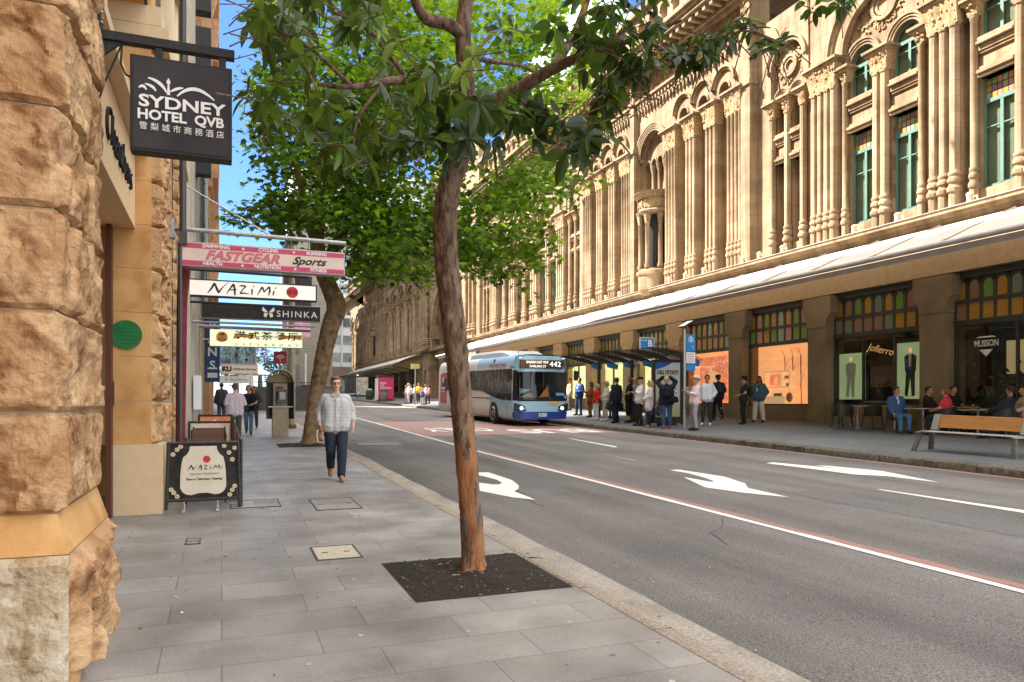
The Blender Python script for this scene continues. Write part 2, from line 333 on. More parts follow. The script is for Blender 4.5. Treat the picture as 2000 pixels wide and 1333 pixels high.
for body, cx, cy, w in (('BUS', 11.7, 25.7, 3.2), ('ONLY', 8.4, 27.3, 2.6)):
    t = text('road_lettering', body, paint_w, None, 1, (cx, cy, RD(cx, cy) + .009), (R(-1.36), 0, R(180)), fit=w, depth=0, bold=.03)
    t.data.transform(Matrix.Diagonal((1, 3.2, 1, 1))); t['kind'] = 'structure'
# flush covers in the footpath and road
covm = mat('cover_concrete', (.42, .36, .27), .8, (.55, .48, .38), 20, (.3, .7), .3, 80); iron = mat('cast_iron', (.05, .048, .045), .6, (.09, .085, .08), 30)
def cover(x0, x1, y0, y1, label, zf=GL, m=covm, parts=True):
    c = thing('access_cover', label, 'utility cover', ((x0 + x1) / 2, (y0 + y1) / 2, zf((x0 + x1) / 2, (y0 + y1) / 2)))
    c.rotation_euler = (math.atan(SLOPE), 0, 0); w, d = (x1 - x0) / 2, (y1 - y0) / 2
    b = MB()
    for a in ((-w, w, -d, -d + .02), (-w, w, d - .02, d), (-w, -w + .02, -d + .02, d - .02), (w - .02, w, -d + .02, d - .02)): b.box(*a, -.03, .008)
    b.build('frame', iron, c, smooth=0)
    MB().box(-w + .02, w - .02, -d + .02, d - .02, -.03, .006).build('lid', m, c, smooth=0)
    h = MB(); h.box(-w + .08, -w + .14, -.01, .01, .006, .009); h.box(w - .14, w - .08, -.01, .01, .006, .009); h.build('lifting_hole', iron, c, smooth=0)
cover(.82, 1.25, 7.06, 7.66, 'cream concrete access cover set in paving beside the tree pit')
cover(1.15, 1.75, 9.9, 10.9, 'paved grey access cover with metal rim on the footpath before the walking man', m=paveL)
cover(.1, .75, 10.4, 11.1, 'grey stone lid flush in paving beside the restaurant barrier', m=paveL)
cover(3.6, 4.9, 20.9, 21.8, 'long pale cover strip in the near traffic lane', RD, mat('cover_grey', (.25, .24, .23), .8))
cover(-.35, -.2, 8.2, 8.5, 'small square valve lid in the footpath near the doorway', m=mat('cover_grey', (.25, .24, .23), .8))
# soil of the tree pits
mulch = mat('mulch', (.012, .010, .008), .95, (.06, .043, .03), 60, (.4, .75), 1, 70)
def pit(x0, x1, y0, y1, seed):
    b = MB(); n = 26; r = random.Random(seed); vs = []
    for i in range(n + 1):
        for j in range(n + 1):
            x = x0 + (x1 - x0) * i / n; y = y0 + (y1 - y0) * j / n; e = min(i, j, n - i, n - j) / n
            vs.append((x, y, GL(x, y) + .004 + min(e, .2) * .22 * (.5 + noise.noise(Vector((x * 3, y * 3, seed)))) + (r.uniform(0, .012) if e > 0 else 0)))
    b.add(vs, [(i * (n + 1) + j, (i + 1) * (n + 1) + j, (i + 1) * (n + 1) + j + 1, i * (n + 1) + j + 1) for i in range(n) for j in range(n)])
    for k in range(170):                                                                   # bark chips and twigs
        x, y = r.uniform(x0, x1), r.uniform(y0, y1); L = r.uniform(.01, .035)
        b.obox((x, y, GL(x, y) + .035 * min(1, min(x - x0, x1 - x, y - y0, y1 - y) * 5) + .012), (L, L * .3, .004), Matrix.Rotation(r.uniform(0, 6), 4, 'Z') @ Matrix.Rotation(r.uniform(-.4, .4), 4, 'X'), 1 if k % 3 else 2)
    o = b.build('tree_pit_mulch', [mulch, mat('bark_chip', (.10, .06, .035), .9), mat('pale_chip', (.3, .22, .14), .9)], smooth=0, fix=False); o['kind'] = 'stuff'
def litter(label, n, seed, box, zf, size, m):
    r = random.Random(seed); b = MB()
    for k in range(n):
        x, y = r.uniform(box[0], box[1]), r.uniform(box[2], box[3]); L = r.uniform(*size); a = r.uniform(0, 6.3); c, s = math.cos(a) * L, math.sin(a) * L; z = zf(x, y) + .004
        b.add([(x - c, y - s, z), (x + s * .4, y - c * .4, z + L * r.uniform(.05, .5)), (x + c, y + s, z + L * r.uniform(0, .3)), (x - s * .4, y + c * .4, z + L * r.uniform(.05, .4))], [(0, 1, 2, 3)], k % len(m))
    o = b.build(label, m, smooth=0, fix=False); o['kind'] = 'stuff'
lm = [mat('dry_leaf', (.16, .09, .035), .8), mat('yellow_leaf', (.32, .22, .06), .8), mat('pale_scrap', (.5, .47, .42), .8)]
patchm = mat('asphalt_patch', (.085, .08, .078), .85, (.21, .20, .19), 85, (.36, .66), .6, 160)
for x0, x1, y0, y1 in ((4.4, 5.5, 11.2, 14.0), (8.3, 9.0, 5.2, 9.4), (7.1, 9.4, 17.4, 18.6)):
    o = sheet('road_patch', [x0, x1], y0, y1, RD, patchm, .003)
litter('leaf_litter', 110, 4, (-.6, 3.1, 3.0, 16), GL, (.010, .028), lm); litter('leaf_litter', 90, 5, (2.9, 3.6, 3, 26), lambda x, y: RD(x, y) + .01, (.008, .022), lm); litter('leaf_litter', 60, 6, (3.6, 13.8, 5, 24), RD, (.010, .022), lm)
def spots(label, n, seed, box, zf, size, m):
    r = random.Random(seed); b = MB()
    for k in range(n):
        x, y, q = r.uniform(box[0], box[1]), r.uniform(box[2], box[3]), r.uniform(*size); b.add([(x + q * math.cos(t * .7854) * r.uniform(.7, 1.1), y + q * math.sin(t * .7854), zf(x + q * math.cos(t * .7854), y + q * math.sin(t * .7854)) + .003) for t in range(8)], [tuple(range(8))], k % len(m))
    o = b.build(label, m, smooth=0, fix=False); o['kind'] = 'stuff'
spots('gum_stain', 120, 8, (-.5, 2.6, 3.5, 18), GL, (.010, .022), [mat('gum_grey', (.17, .155, .145), .7), mat('gum_pale', (.46, .43, .40), .7)])
r = random.Random(12)
for (x, y, dx, dy, n) in ((7.2, 5.0, .5, .16, 14), (8.6, 7.9, -.42, .2, 10), (5.0, 6.5, .3, .3, 9), (9.8, 12.5, .4, -.12, 12), (4.2, 9.5, .12, .5, 9)):   # cracks in the road
    P = []
    for k in range(n): P.append((x, y)); x += dx * r.uniform(.4, .9) + r.uniform(-.12, .12); y += dy * r.uniform(.4, .9) + r.uniform(-.12, .12)
    o = strip('road_crack', P, .012, mat('crack', (.04, .036, .034), .9), .003, 9, .003)
pit(1.36, 2.67, 5.45, 6.76, 1); pit(1.40, 2.66, 20.3, 21.6, 2)
# ---------------------------------------------------------------- the long sandstone arcade building
stone = brickmat('arcade_sandstone', (.385, .272, .158), (.465, .34, .21), (.26, .175, .095), 1.15, .46, .006, 'yz', .85, .2, .5, nscale=.9, dirt=.42, grain=50)
_n = stone.node_tree.nodes; _l = stone.node_tree.links                                       # rain streaks and soot, and tone from block to block
_tc = _n.new('ShaderNodeTexCoord'); _b = _n['Principled BSDF']; _o = _b.inputs['Base Color'].links[0].from_socket
for _s, _sc, _lo, _p in (((2.2, 2.2, .22), 1.5, (.66, .60, .54), (.34, .56)), ((.9, .9, 2.2), .9, (.84, .80, .74), (.38, .6))):
    _mp = _n.new('ShaderNodeMapping'); _mp.inputs['Scale'].default_value = _s; _no = _n.new('ShaderNodeTexNoise'); _no.inputs['Scale'].default_value = _sc; _no.inputs['Detail'].default_value = 7
    _rp = _n.new('ShaderNodeValToRGB'); _rp.color_ramp.elements[0].position, _rp.color_ramp.elements[1].position = _p; _rp.color_ramp.elements[0].color = (*_lo, 1); _rp.color_ramp.elements[1].color = (1, 1, 1, 1)
    _mx = _n.new('ShaderNodeMix'); _mx.data_type = 'RGBA'; _mx.blend_type = 'MULTIPLY'; _mx.inputs[0].default_value = 1
    _l.new(_tc.outputs['Object'], _mp.inputs[0]); _l.new(_mp.outputs[0], _no.inputs['Vector']); _l.new(_no.outputs[0], _rp.inputs[0]); _l.new(_o, _mx.inputs[6]); _l.new(_rp.outputs[0], _mx.inputs[7]); _o = _mx.outputs[2]
_l.new(_o, _b.inputs['Base Color'])
stonec = mat('carved_sandstone', (.23, .14, .065), .9, (.42, .29, .155), 22, (.35, .6), 1.0, 26)
stoned = mat('dark_granite', (.20, .145, .085), .6, (.34, .255, .155), 90, (.35, .65), .2, 120, dark=(.9, .3, .65, (.6, .58, .5)))
stoneb = mat('beam_sandstone', (.42, .29, .155), .85, (.52, .37, .21), 5, (.3, .7), .3, 70)
teal = mat('teal_paint', (.085, .17, .14), .45, (.115, .21, .17), 9, (.3, .7))
darkf = mat('bronze_frame', (.035, .036, .028), .45, (.06, .06, .045), 20)
darkint = mat('dark_interior', (.02, .02, .018), .8)
blind = mat('window_blind', (.36, .37, .31), .9, (.22, .235, .20), 1.6, (.3, .7))
lead = mat('roof_lead', (.30, .30, .30), .6, (.40, .39, .37), 3)
copper = mat('green_copper', (.26, .42, .36), .6, (.36, .50, .43), .8, (.3, .7))
pane = glass('window_glass', (.80, .84, .80), .25)
shopglass = glass('shop_glass', (.86, .88, .86), .22)
SG = [mat('glass_amber', (.42, .23, .05), .25, emit=.04), mat('glass_rose', (.42, .20, .13), .25, emit=.08), mat('glass_green', (.18, .26, .05), .25, emit=.04), mat('glass_grey', (.27, .30, .22), .25, emit=.08), mat('glass_violet', (.22, .14, .20), .25, emit=.04)]
SGD = [mat('glass_amber_dull', (.38, .20, .03), .25, emit=.02), mat('glass_rose_dull', (.26, .14, .09), .25, emit=.02), mat('glass_green_dull', (.15, .24, .04), .25, emit=.02), mat('glass_grey_dull', (.17, .19, .13), .25, emit=.02), mat('glass_violet_dull', (.13, .09, .11), .25)]
AB = thing('arcade_building', 'long ornate sandstone building with columns, round arches and a shopfront awning across the road', 'building', (20, 68, 1))
def ab(b, name, mats, parent=None, smooth=35, fix=True):
    o = b.build(name, mats, parent or AB, smooth, fix)
    if not parent: o.location = -AB.location
    return o
W = MB()                                            # plain wall of the upper storey
XW = 20.15                                          # wall face
Zl = 7.28
def arch_panel(b, y0, y1, z0, z1, arches, x0, x1, m=0, n=14):
    """wall slab whose lower edge is cut by round arches (centre y, springing z, radius)"""
    P = [(y0, z0)]
    for c, zs, r in sorted(arches):
        P += [(c - r, z0)] + [(c - r * math.cos(math.pi * k / n), zs + r * math.sin(math.pi * k / n)) for k in range(n + 1)] + [(c + r, z0)]
    P += [(y1, z0), (y1, z1), (y0, z1)]
    Q = [P[0]]
    for p in P[1:]:
        if abs(p[0] - Q[-1][0]) + abs(p[1] - Q[-1][1]) > 1e-5: Q.append(p)
    b.prism(Q, 'x', x0, x1, m)
def colprof(r, z0, z1, zc):
    """base rings and shaft up to zc"""
    h = .5
    return [(r * 1.18, z0), (r * 1.18, z0 + h), (r * 1.5, z0 + h + .03), (r * 1.55, z0 + h + .13), (r * 1.15, z0 + h + .22), (r * 1.15, z0 + h + .27), (r * 1.42, z0 + h + .31), (r * 1.4, z0 + h + .40), (r * 1.1, z0 + h + .47), (r * 1.28, z0 + h + .53), (r * 1.25, z0 + h + .58), (r, z0 + h + .64), (r, zc), (r * 1.2, zc + .03), (r * 1.2, zc + .09)]
def capital(b, x, y, w, d, z0, z1, m=1, seed=0, flare=.1):
    """leafy carved block: a flaring body with a relief of curled lumps, then the abacus"""
    n = max(4, int(w / .075)); k = 6; r = random.Random(seed + int(y * 100))
    vs = []; cols = []
    for i in range(k + 1):
        t = i / k; f = flare * t * t
        row = [(-d / 2 - f + 2 * (d / 2 + f), None)]
        hw = w / 2 + f; hd = d / 2 + f
        pts = [(x + d * .5, y - hw)] + [(x - hd, y - hw + 2 * hw * j / n) for j in range(n + 1)] + [(x + d * .5, y + hw)]
        for j, p in enumerate(pts):
            q = r.uniform(-.035, .045) if 0 < i < k else 0
            vs.append((p[0] - q, p[1] + r.uniform(-.015, .015), z0 + (z1 - z0) * t))
    c = n + 3
    b.add(vs, [(i * c + j, i * c + j + 1, (i + 1) * c + j + 1, (i + 1) * c + j) for i in range(k) for j in range(c - 1)], m)
    for q in range(int(10 * w + 4)):
        t = r.random(); yy = y + r.uniform(-w / 2, w / 2)
        b.ball((x - d / 2 - flare * t * t - .005, yy, z0 + (z1 - z0) * (.08 + .85 * t)), (.035, .045, .05), 4, m)
    b.box(x - d / 2 - flare - .05, x + d / 2, y - w / 2 - flare - .05, y + w / 2 + flare + .05, z1, z1 + .07, 0)
    b.box(x - d / 2 - flare - .10, x + d / 2, y - w / 2 - flare - .10, y + w / 2 + flare + .10, z1 + .073, z1 + .16, 0)
def cluster(y, n, w, zc, zt, mirror=None, pier=.6, carved=1, r=None, x=19.92):
    """a row of shafts before a pier, under one carved capital"""
    b = MB(); r = r or w / n * .44
    if pier: b.box(x + r * .6, XW + .6, y - w / 2 + .02, y + w / 2 - .02, Zl, zt - .02, 0)
    for i in range(n):
        b.lathe(x, y - w / 2 + w * (i + .5) / n, colprof(r, Zl, 0, zc), 10, 0)
    capital(b, x + .08, y, w, .42, zc + .09, zt - .16, 1)
    return ab(b, 'column_cluster', [stone, stonec])
def window(y, hw, z0, z1, x, fm, arched=False, stained=0, pal=SG, lights=2, parent=None, blindm=None):
    b = MB(); t = .06
    zz = z1 if not arched else z1
    b.box(x, x + .09, y - hw, y - hw + t, z0, zz); b.box(x, x + .09, y + hw - t, y + hw, z0, zz); b.box(x, x + .09, y - hw + t, y + hw - t, z0, z0 + .09)
    if lights == 2: b.box(x - .01, x + .08, y - .045, y + .045, z0 + .09, zz - stained)
    zt = zz - stained
    b.box(x - .015, x + .09, y - hw + t, y + hw - t, zt - .11, zt)
    b.box(x, x + .06, y - hw + t, y - .045, z0 + (zt - z0) * .68, z0 + (zt - z0) * .68 + .035); b.box(x, x + .06, y + .045, y + hw - t, z0 + (zt - z0) * .68, z0 + (zt - z0) * .68 + .035)
    if arched: b.ring(y, z1, hw - t, hw, x, x + .09, n=12)
    w_ = ab(b, 'window', fm, parent, 0)
    p = MB(); p.box(x + .04, x + .05, y - hw + t, y + hw - t, z0 + .09, zt - .11)
    if arched: p.prism([(y + (hw - t) * math.cos(math.pi * k / 12), z1 + (hw - t) * math.sin(math.pi * k / 12)) for k in range(13)], 'x', x + .04, x + .05)
    p.build('pane', pane, w_, 0)
    if stained:
        s = MB(); cols = 6; rows = 3; W_ = 2 * (hw - t); r = random.Random(int(y * 10))
        for i in range(cols):
            for j in range(rows):
                a = y - hw + t + W_ * i / cols; c = zt + (stained - t) * j / rows
                s.box(x + .03, x + .045, a + .012, a + W_ / cols - .012, c + .012, c + (stained - t) / rows - .012, r.randrange(len(pal)))
        s.build('stained_glass', pal, w_, 0)
        l = MB()
        for i in range(1, cols): l.box(x + .025, x + .05, y - hw + t + W_ * i / cols - .011, y - hw + t + W_ * i / cols + .011, zt, z1 - t)
        for j in range(1, rows): l.box(x + .022, x + .05, y - hw + t, y + hw - t, zt + (stained - t) * j / rows - .01, zt + (stained - t) * j / rows + .01)
        l.build('glazing_bar', darkf, w_, 0)
    k = MB(); k.box(x + .12, x + .16, y - hw, y + hw, z0 - .1, z1 + (hw if arched else 0)); k.build('blind', blindm or blind, w_, 0)
    return w_
def mould(b, y0, y1, steps, m=0):
    """horizontal moulding: list of (x front, z0, z1)"""
    for xf, z0, z1 in steps: b.box(xf, XW + .3, y0, y1, z0, z1, m)
def spandrel(b, y0, y1):
    W.box(XW - .02, XW + .4, y0, y1, 10.9, 12.02)
    mould(b, y0, y1, [(XW - .16, 11.90, 12.03), (XW - .22, 11.83, 11.897), (XW - .12, 11.66, 11.80), (XW - .08, 11.58, 11.657), (XW - .10, 11.12, 11.2), (XW - .2, 11.0, 11.09), (XW - .14, 10.9, 10.997)])
Mo = MB()                                           # mouldings and arch rings
Ca = MB()                                           # carved relief
def relief(y0, y1, z0, z1, x, seed, n=None, inside=None):
    r = random.Random(seed); A = (y1 - y0) * (z1 - z0)
    for k in range(n or int(A * 55) + 3):
        y, z = r.uniform(y0 + .05, y1 - .05), r.uniform(z0 + .05, z1 - .05)
        if inside and not inside(y, z): continue
        a = r.uniform(0, 6.28); rr = r.uniform(.05, .12)
        Ca.ring(y, z, rr * .55, rr, x - .05, x + .02, a, a + r.uniform(2.5, 5), 6)
def bayP(c, hw, my, full=True):
    """two tall windows, a pair of shafts between, arches above under one big arch"""
    y = my(c); z1 = 12.0
    W.box(XW, XW + .6, y - hw, y + hw, Zl - .2, 7.75)
    for a, b_ in ((-hw, -1.39), (-.33, .33), (1.39, hw)): W.box(XW, XW + .6, y + a, y + b_, 7.75, 13.2)
    for s in (-1, 1):
        window(y + s * .86, .53, 7.76, 10.9, XW + .13, teal, stained=.62)
        window(y + s * .86, .53, 12.04, 13.2, XW + .13, teal, arched=True)
        spandrel(Mo, y + s * .86 - .53, y + s * .86 + .53)
        for q in range(3): Mo.ring(y + s * .86, 13.2, .53 + .085 * q, .61 + .085 * q, XW - .03 - .035 * q, XW + .3, n=14)
        b = MB(); b.lathe(XW - .12, y + s * (1.5), colprof(.105, Zl, 0, 12.6), 10); capital(b, XW - .06, y + s * 1.5, .26, .28, 12.69, 13.05, 1); ab(b, 'column', [stone, stonec])
    cluster(y, 2, .62, 12.35, 13.2, x=XW - .14, pier=0, r=.145)
    arch_panel(W, y - hw, y + hw, 13.2, 16.9, [(y - .86, 13.2, .53), (y + .86, 13.2, .53)], XW + .05, XW + .6)
    P = 2.36
    arch_panel(W, y - P, y + P, 13.66, 17.0, [(y, 13.66, 1.62)], XW - .22, XW + .05, n=22)
    Mo.ring(y, 13.66, 1.52, 1.66, XW - .25, XW, n=24); Mo.ring(y, 13.66, 1.98, 2.08, XW - .3, XW - .2, n=24); Mo.ring(y, 13.66, 2.081, 2.24, XW - .38, XW - .2, n=24)
    Mo.ring(y, 14.72, .26, .36, XW - .02, XW + .1, 0, 2 * math.pi, 18); Mo.ring(y, 14.72, .40, .52, XW - .06, XW + .1, 0, 2 * math.pi, 18)
    W.prism([(y + .26 * math.cos(k * math.pi / 8), 14.72 + .26 * math.sin(k * math.pi / 8)) for k in range(16)], 'x', XW + .02, XW + .04)
    relief(y - 1.5, y + 1.5, 13.8, 15.2, XW + .05, int(c * 7), 60, lambda a, z: .55 < math.hypot(a - y, z - 14.72) and math.hypot(a - y, z - 13.66) < 1.5 and abs(math.hypot(abs(a - y) - .82, z - 13.2)) > .78)
def bayN(c, my):
    """narrow pair of dark windows under a small arch with a roundel"""
    y = my(c); hw = 1.12
    W.box(XW, XW + .6, y - hw, y + hw, Zl - .2, 7.75)
    for a, b_ in ((-hw, -.68), (-.14, .14), (.68, hw)): W.box(XW, XW + .6, y + a, y + b_, 7.75, 13.3)
    for s in (-1, 1):
        window(y + s * .41, .27, 7.76, 10.9, XW + .28, darkf, blindm=darkint); window(y + s * .41, .27, 12.04, 13.3, XW + .28, darkf, arched=True, blindm=darkint)
        spandrel(Mo, y + s * .41 - .27, y + s * .41 + .27)
        for q in range(3): Mo.ring(y + s * .41, 13.36, .27 + .06 * q, .33 + .06 * q, XW - .03 - .03 * q, XW + .3, n=12)
    for o in (-.82, 0, .82):
        b = MB(); b.lathe(XW - .12, y + o, colprof(.13, Zl, 0, 12.65), 10); capital(b, XW - .06, y + o, .3, .3, 12.74, 13.18, 1); ab(b, 'column', [stone, stonec])
    arch_panel(W, y - hw, y + hw, 13.3, 15.6, [(y - .41, 13.34, .27), (y + .41, 13.34, .27)], XW + .03, XW + .6)
    arch_panel(W, y - hw, y + hw, 13.3, 16.6, [(y, 14.55, .86)], XW - .18, XW + .03, n=20)
    Mo.ring(y, 14.55, .84, .94, XW - .22, XW, n=20); Mo.ring(y, 14.55, .97, 1.08, XW - .28, XW - .15, n=20)
    Mo.ring(y, 14.52, .2, .28, XW - .05, XW + .1, 0, 2 * math.pi, 18); Mo.ring(y, 14.52, .31, .42, XW - .09, XW + .1, 0, 2 * math.pi, 18)
    relief(y - .8, y + .8, 13.9, 15.3, XW + .03, int(c * 9), 45, lambda a, z: .45 < math.hypot(a - y, z - 14.52) and math.hypot(a - y, z - 14.55) < .82)
def bayB(y0, y1, my):
    """blind arcade: four clustered piers, deep plain recesses, stilted arches"""
    a, b_ = sorted((my(y0), my(y1))); L = b_ - a; w = [.98, .8, .8, .98]; gap = (L - sum(w)) / 3; y = a; g = []
    for i in range(4):
        cluster(y + w[i] / 2, 4 if i in (0, 3) else 3, w[i], 13.6, 14.67, pier=.6, x=19.86); y += w[i]
        if i < 3: g.append(y + gap / 2); y += gap
    W.box(XW + .62, XW + .8, a, b_, Zl - .2, 16.6)
    r = gap / 2 - .02
    arch_panel(W, a, b_, 14.67, 16.6, [(q, 15.02, r) for q in g], XW - .16, XW + .62)
    for q in g:
        Mo.ring(q, 15.02, r, r + .09, XW - .22, XW - .1, n=14)
        Mo.ring(q, 15.25, .62, .70, XW - .26, XW - .14, n=16); Mo.ring(q, 15.25, .705, .79, XW - .33, XW - .14, n=16)
        W.box(XW + .45, XW + .62, q - r, q + r, 10.95, 11.1); W.box(XW + .5, XW + .62, q - r, q + r, 11.8, 12.0)
def bayO(y0, y1, my):
    """rounded oriel with colonnettes below a big arch"""
    a, b_ = sorted((my(y0), my(y1))); c = (a + b_) / 2; h = (b_ - a) / 2; PI = math.pi
    for s in (-1, 1): W.box(XW, XW + .6, c + s * h - (0 if s > 0 else 0) - (.35 if s > 0 else 0), c + s * h + (.35 if s < 0 else 0), Zl - .2, 14.0)
    W.box(XW + .6, XW + .8, a, b_, Zl - .2, 16.6)
    arch_panel(W, a, b_, 14.0, 16.6, [(c, 14.15, h - .36)], XW - .16, XW + .6, n=20)
    for q in range(4): Mo.ring(c, 14.15, h - .36 + .1 * q, h - .27 + .1 * q, XW - .2 - .03 * q, XW, n=20)
    b = MB(); A = dict(a0=PI * .5, a1=PI * 1.5)
    b.lathe(20.3, c, [(.7, 7.0), (.93, 7.3), (.95, 8.0), (1.03, 8.06), (1.03, 8.2), (.93, 8.25), (.93, 8.32), (.2, 8.34)], 20, 0, **A)
    b.lathe(20.3, c, [(.2, 11.0), (.98, 11.02), (1.06, 11.15), (.98, 11.22)], 20, 0, **A); b.lathe(20.3, c, [(.92, 11.2), (.94, 11.5), (.92, 11.8)], 20, 1, **A)
    b.lathe(20.3, c, [(.98, 11.78), (1.08, 11.9), (1.18, 12.0), (1.2, 12.06), (1.0, 12.12), (.1, 12.3)], 20, 0, **A)
    b.lathe(20.3, c, [(.62, 8.3), (.62, 11.0)], 14, 2, **A)
    for k in range(4):
        t = PI * (.62 + .76 * k / 3); b.lathe(20.3 + .82 * math.cos(t), c + .82 * math.sin(t), [(.15, 8.34), (.17, 8.45), (.12, 8.6), (.115, 10.5), (.15, 10.55), (.13, 10.6), (.2, 11.0)], 10, 0)
    r = random.Random(5)
    for k in range(60):
        t = PI * r.uniform(.52, 1.48); b.ball((20.3 + .94 * math.cos(t), c + .94 * math.sin(t), r.uniform(11.28, 11.75)), .055, 4, 1)
    ab(b, 'oriel', [stone, stonec, darkint])
    for k in (-1, 0, 1):
        bb = MB(); bb.lathe(XW + .3, c + k * .56, [(.13, 12.1), (.14, 12.3), (.1, 12.4), (.1, 13.3), (.15, 13.5), (.2, 13.75)], 10); ab(bb, 'column', stone)
    arch_panel(W, c - h + .36, c + h - .36, 13.75, 16, [(c + k, 13.78, .2) for k in (-.84, -.28, .28, .84)], XW + .2, XW + .6)
    for k in (-.84, -.28, .28, .84): Mo.ring(c + k, 13.78, .2, .28, XW + .12, XW + .3, n=10)
def pil(y, my, w=.55, zt=18.1):
    y = my(y); W.box(XW - .42, XW + .5, y - w / 2, y + w / 2, Zl - .2, zt)
    mould(Mo, y - w / 2 - .05, y + w / 2 + .05, [(XW - .5, 14.5, 14.68), (XW - .47, 16.5, 16.72), (XW - .5, 17.0, 17.15)])
    relief(y - w / 2, y + w / 2, 17.15, 18.05, XW - .42, int(y * 3), 14)
ID = lambda y: y; MIR = lambda y: 135.4 - y
def half(my, near):
    for c in ((8.75, 13.45, 18.15) if near else (13.45, 18.15)): bayP(c, 1.65, my)
    for y, n, w in (((11.1, 4, 1.45),) if near else ()) + ((15.8, 3, 1.0), (20.5, 4, 1.2)):
        cluster(my(y), n, w, 12.6, 13.66); W.box(XW - .2, XW + .5, my(y) - .7, my(y) + .7, 13.66, 17)
    Wt = sorted((my(5.5), my(21.2)))
    W.box(XW - .1, XW + .6, Wt[0], Wt[1], 17.0, 19.2)
    bayN(22.45, my); W.box(XW - .02, XW + .6, *sorted((my(21.2), my(21.4))), Zl - .2, 16.6); W.box(XW - .03, XW + .6, *sorted((my(23.5), my(24.3))), Zl - .2, 16.6)
    pil(24.55, my)
    bayB(24.85, 30.5, my); bayO(30.5, 33.4, my); pil(33.45, my, .4); bayB(33.7, 39.1, my); pil(39.25, my, .4)
    bayN(40.5, my); W.box(XW - .03, XW + .6, *sorted((my(41.5), my(41.9))), Zl - .2, 16.6)
    for c in (44.6, 48.7, 52.7): bayP(c, 1.55, my)
    for y in (42.45, 46.65, 50.7, 54.7):
        cluster(my(y), 4 if y in (42.45, 54.7) else 3, 1.2, 12.6, 13.66); W.box(XW - .2, XW + .5, my(y) - .7, my(y) + .7, 13.66, 17)
    bayN(56.6, my); W.box(XW - .03, XW + .6, *sorted((my(55.3), my(55.5))), Zl - .2, 16.6)
    pil(58.2, my, .8)
    # string course with dentils, carved attic, cornice, parapet
    a, b_ = sorted((my(24.3), my(58.0)))
    mould(Mo, a, b_, [(XW - .28, 16.6, 16.68), (XW - .2, 16.683, 16.85), (XW - .42, 16.95, 17.06), (XW - .34, 16.86, 16.947)])
    y = a
    while y < b_:
        Mo.box(XW - .34, XW, y, y + .11, 16.69, 16.855)
        Mo.prism([(y, 16.6), (y + .14, 16.6), (y + .07, 16.25)], 'x', XW - .27, XW - .1); Mo.ball((XW - .2, y + .07, 16.28), .045, 4); y += .28
    W.box(XW - .05, XW + .6, a, b_, 17.06, 18.15)
    q = a + .4; k = 0
    while q + 2.4 < b_:
        relief(q, q + 1.5, 17.15, 18.1, XW - .05, k * 3 + 1, 60)
        for d in (1.75, 2.15, 2.55):
            Mo.ring(q + d, 17.65, .13, .19, XW - .14, XW, n=10); Ca.lathe(XW - .1, q + d - .2, [(.05, 17.1), (.05, 17.6), (.08, 17.66)], 8)
        q += 2.9; k += 1
    a, b_ = sorted((my(5.5), my(59.0)))
    mould(Mo, a, b_, [(XW - .3, 18.15, 18.35), (XW - .42, 18.353, 18.5), (XW - 1.05, 18.78, 18.97), (XW - 1.15, 18.973, 19.12), (XW - 1.25, 19.123, 19.25)])
    y = a
    while y < b_: Mo.box(XW - .95, XW, y, y + .2, 18.503, 18.777); y += .5
    W.box(XW - .1, XW + .5, a, b_, 19.25, 20.4)
    q = a + .5
    while q < b_ - 1:
        arch_panel(W, q - .5, q + .5, 20.4, 21.7, [(q, 20.9, .28)], XW - .05, XW + .45, n=10); Mo.ring(q, 20.9, .3, .42, XW - .14, XW, n=10); q += 1.0
    mould(Mo, a, b_, [(XW - .25, 21.7, 21.95)])
half(ID, True); half(MIR, False)
# end wall and central entrance with its big arch
W.box(XW, 50, 118.6, 119.2, 1, 19); W.box(XW - .1, XW + .6, 114.2, 119.2, Zl - .2, 19); W.box(XW + .8, 50, 5.6, 118.6, 18.9, 19.2)
for k in range(5): cluster(115 + k * .9, 1, .5, 12.4, 13.4)
for my in (ID, MIR):
    for y in (59.0, 60.0, 61.0): cluster(my(y), 1, .55, 12.9, 13.9, x=19.7)
    W.box(XW - .25, XW + .6, *sorted((my(58.6), my(61.7))), 1, Zl); W.box(XW, XW + .6, *sorted((my(58.6), my(61.7))), Zl, 14)
    arch_panel(W, *sorted((my(58.7), my(61.6))), 1.2, 7.0, [(my(60.2), 4.6, .6)], XW - .4, XW - .25)
    mould(Mo, *sorted((my(58.5), my(61.8))), [(XW - .75, 7.0, 7.15), (XW - .85, 7.153, 7.4)])
arch_panel(W, 61.6, 73.8, 7.4, 15.4, [(67.7, 8.2, 5.3)], XW - .3, XW + .5, n=26)
W.box(XW + 1.2, XW + 1.4, 61.6, 73.8, 1, 15)
for q in range(3): Mo.ring(67.7, 8.2, 4.9 + .22 * q, 5.1 + .22 * q, XW - .2 - .1 * q, XW + .4, n=30)
for d in (-3.2, -1.1, 1.1, 3.2):
    Mo.ring(67.7 + d, 9.2, .7, .95, XW + .9, XW + 1.2, n=14); window(67.7 + d, .6, 7.2, 9.2, XW + 1.1, teal, arched=True)
mould(Mo, 58.5, 76.9, [(XW - .5, 15.4, 15.7), (XW - .6, 15.703, 16)]); W.box(XW - .2, XW + 1, 58.6, 76.8, 16, 23); W.prism([(59, 23), (76.4, 23), (67.7, 27.5)], 'x', XW - .2, XW + 1)
mould(Mo, 61.6, 73.8, [(XW - .4, 7.0, 7.35)])
ab(W, 'wall', stone, smooth=30); ab(Mo, 'moulding', stone, smooth=30); ab(Ca, 'carved_frieze', stonec, smooth=40)
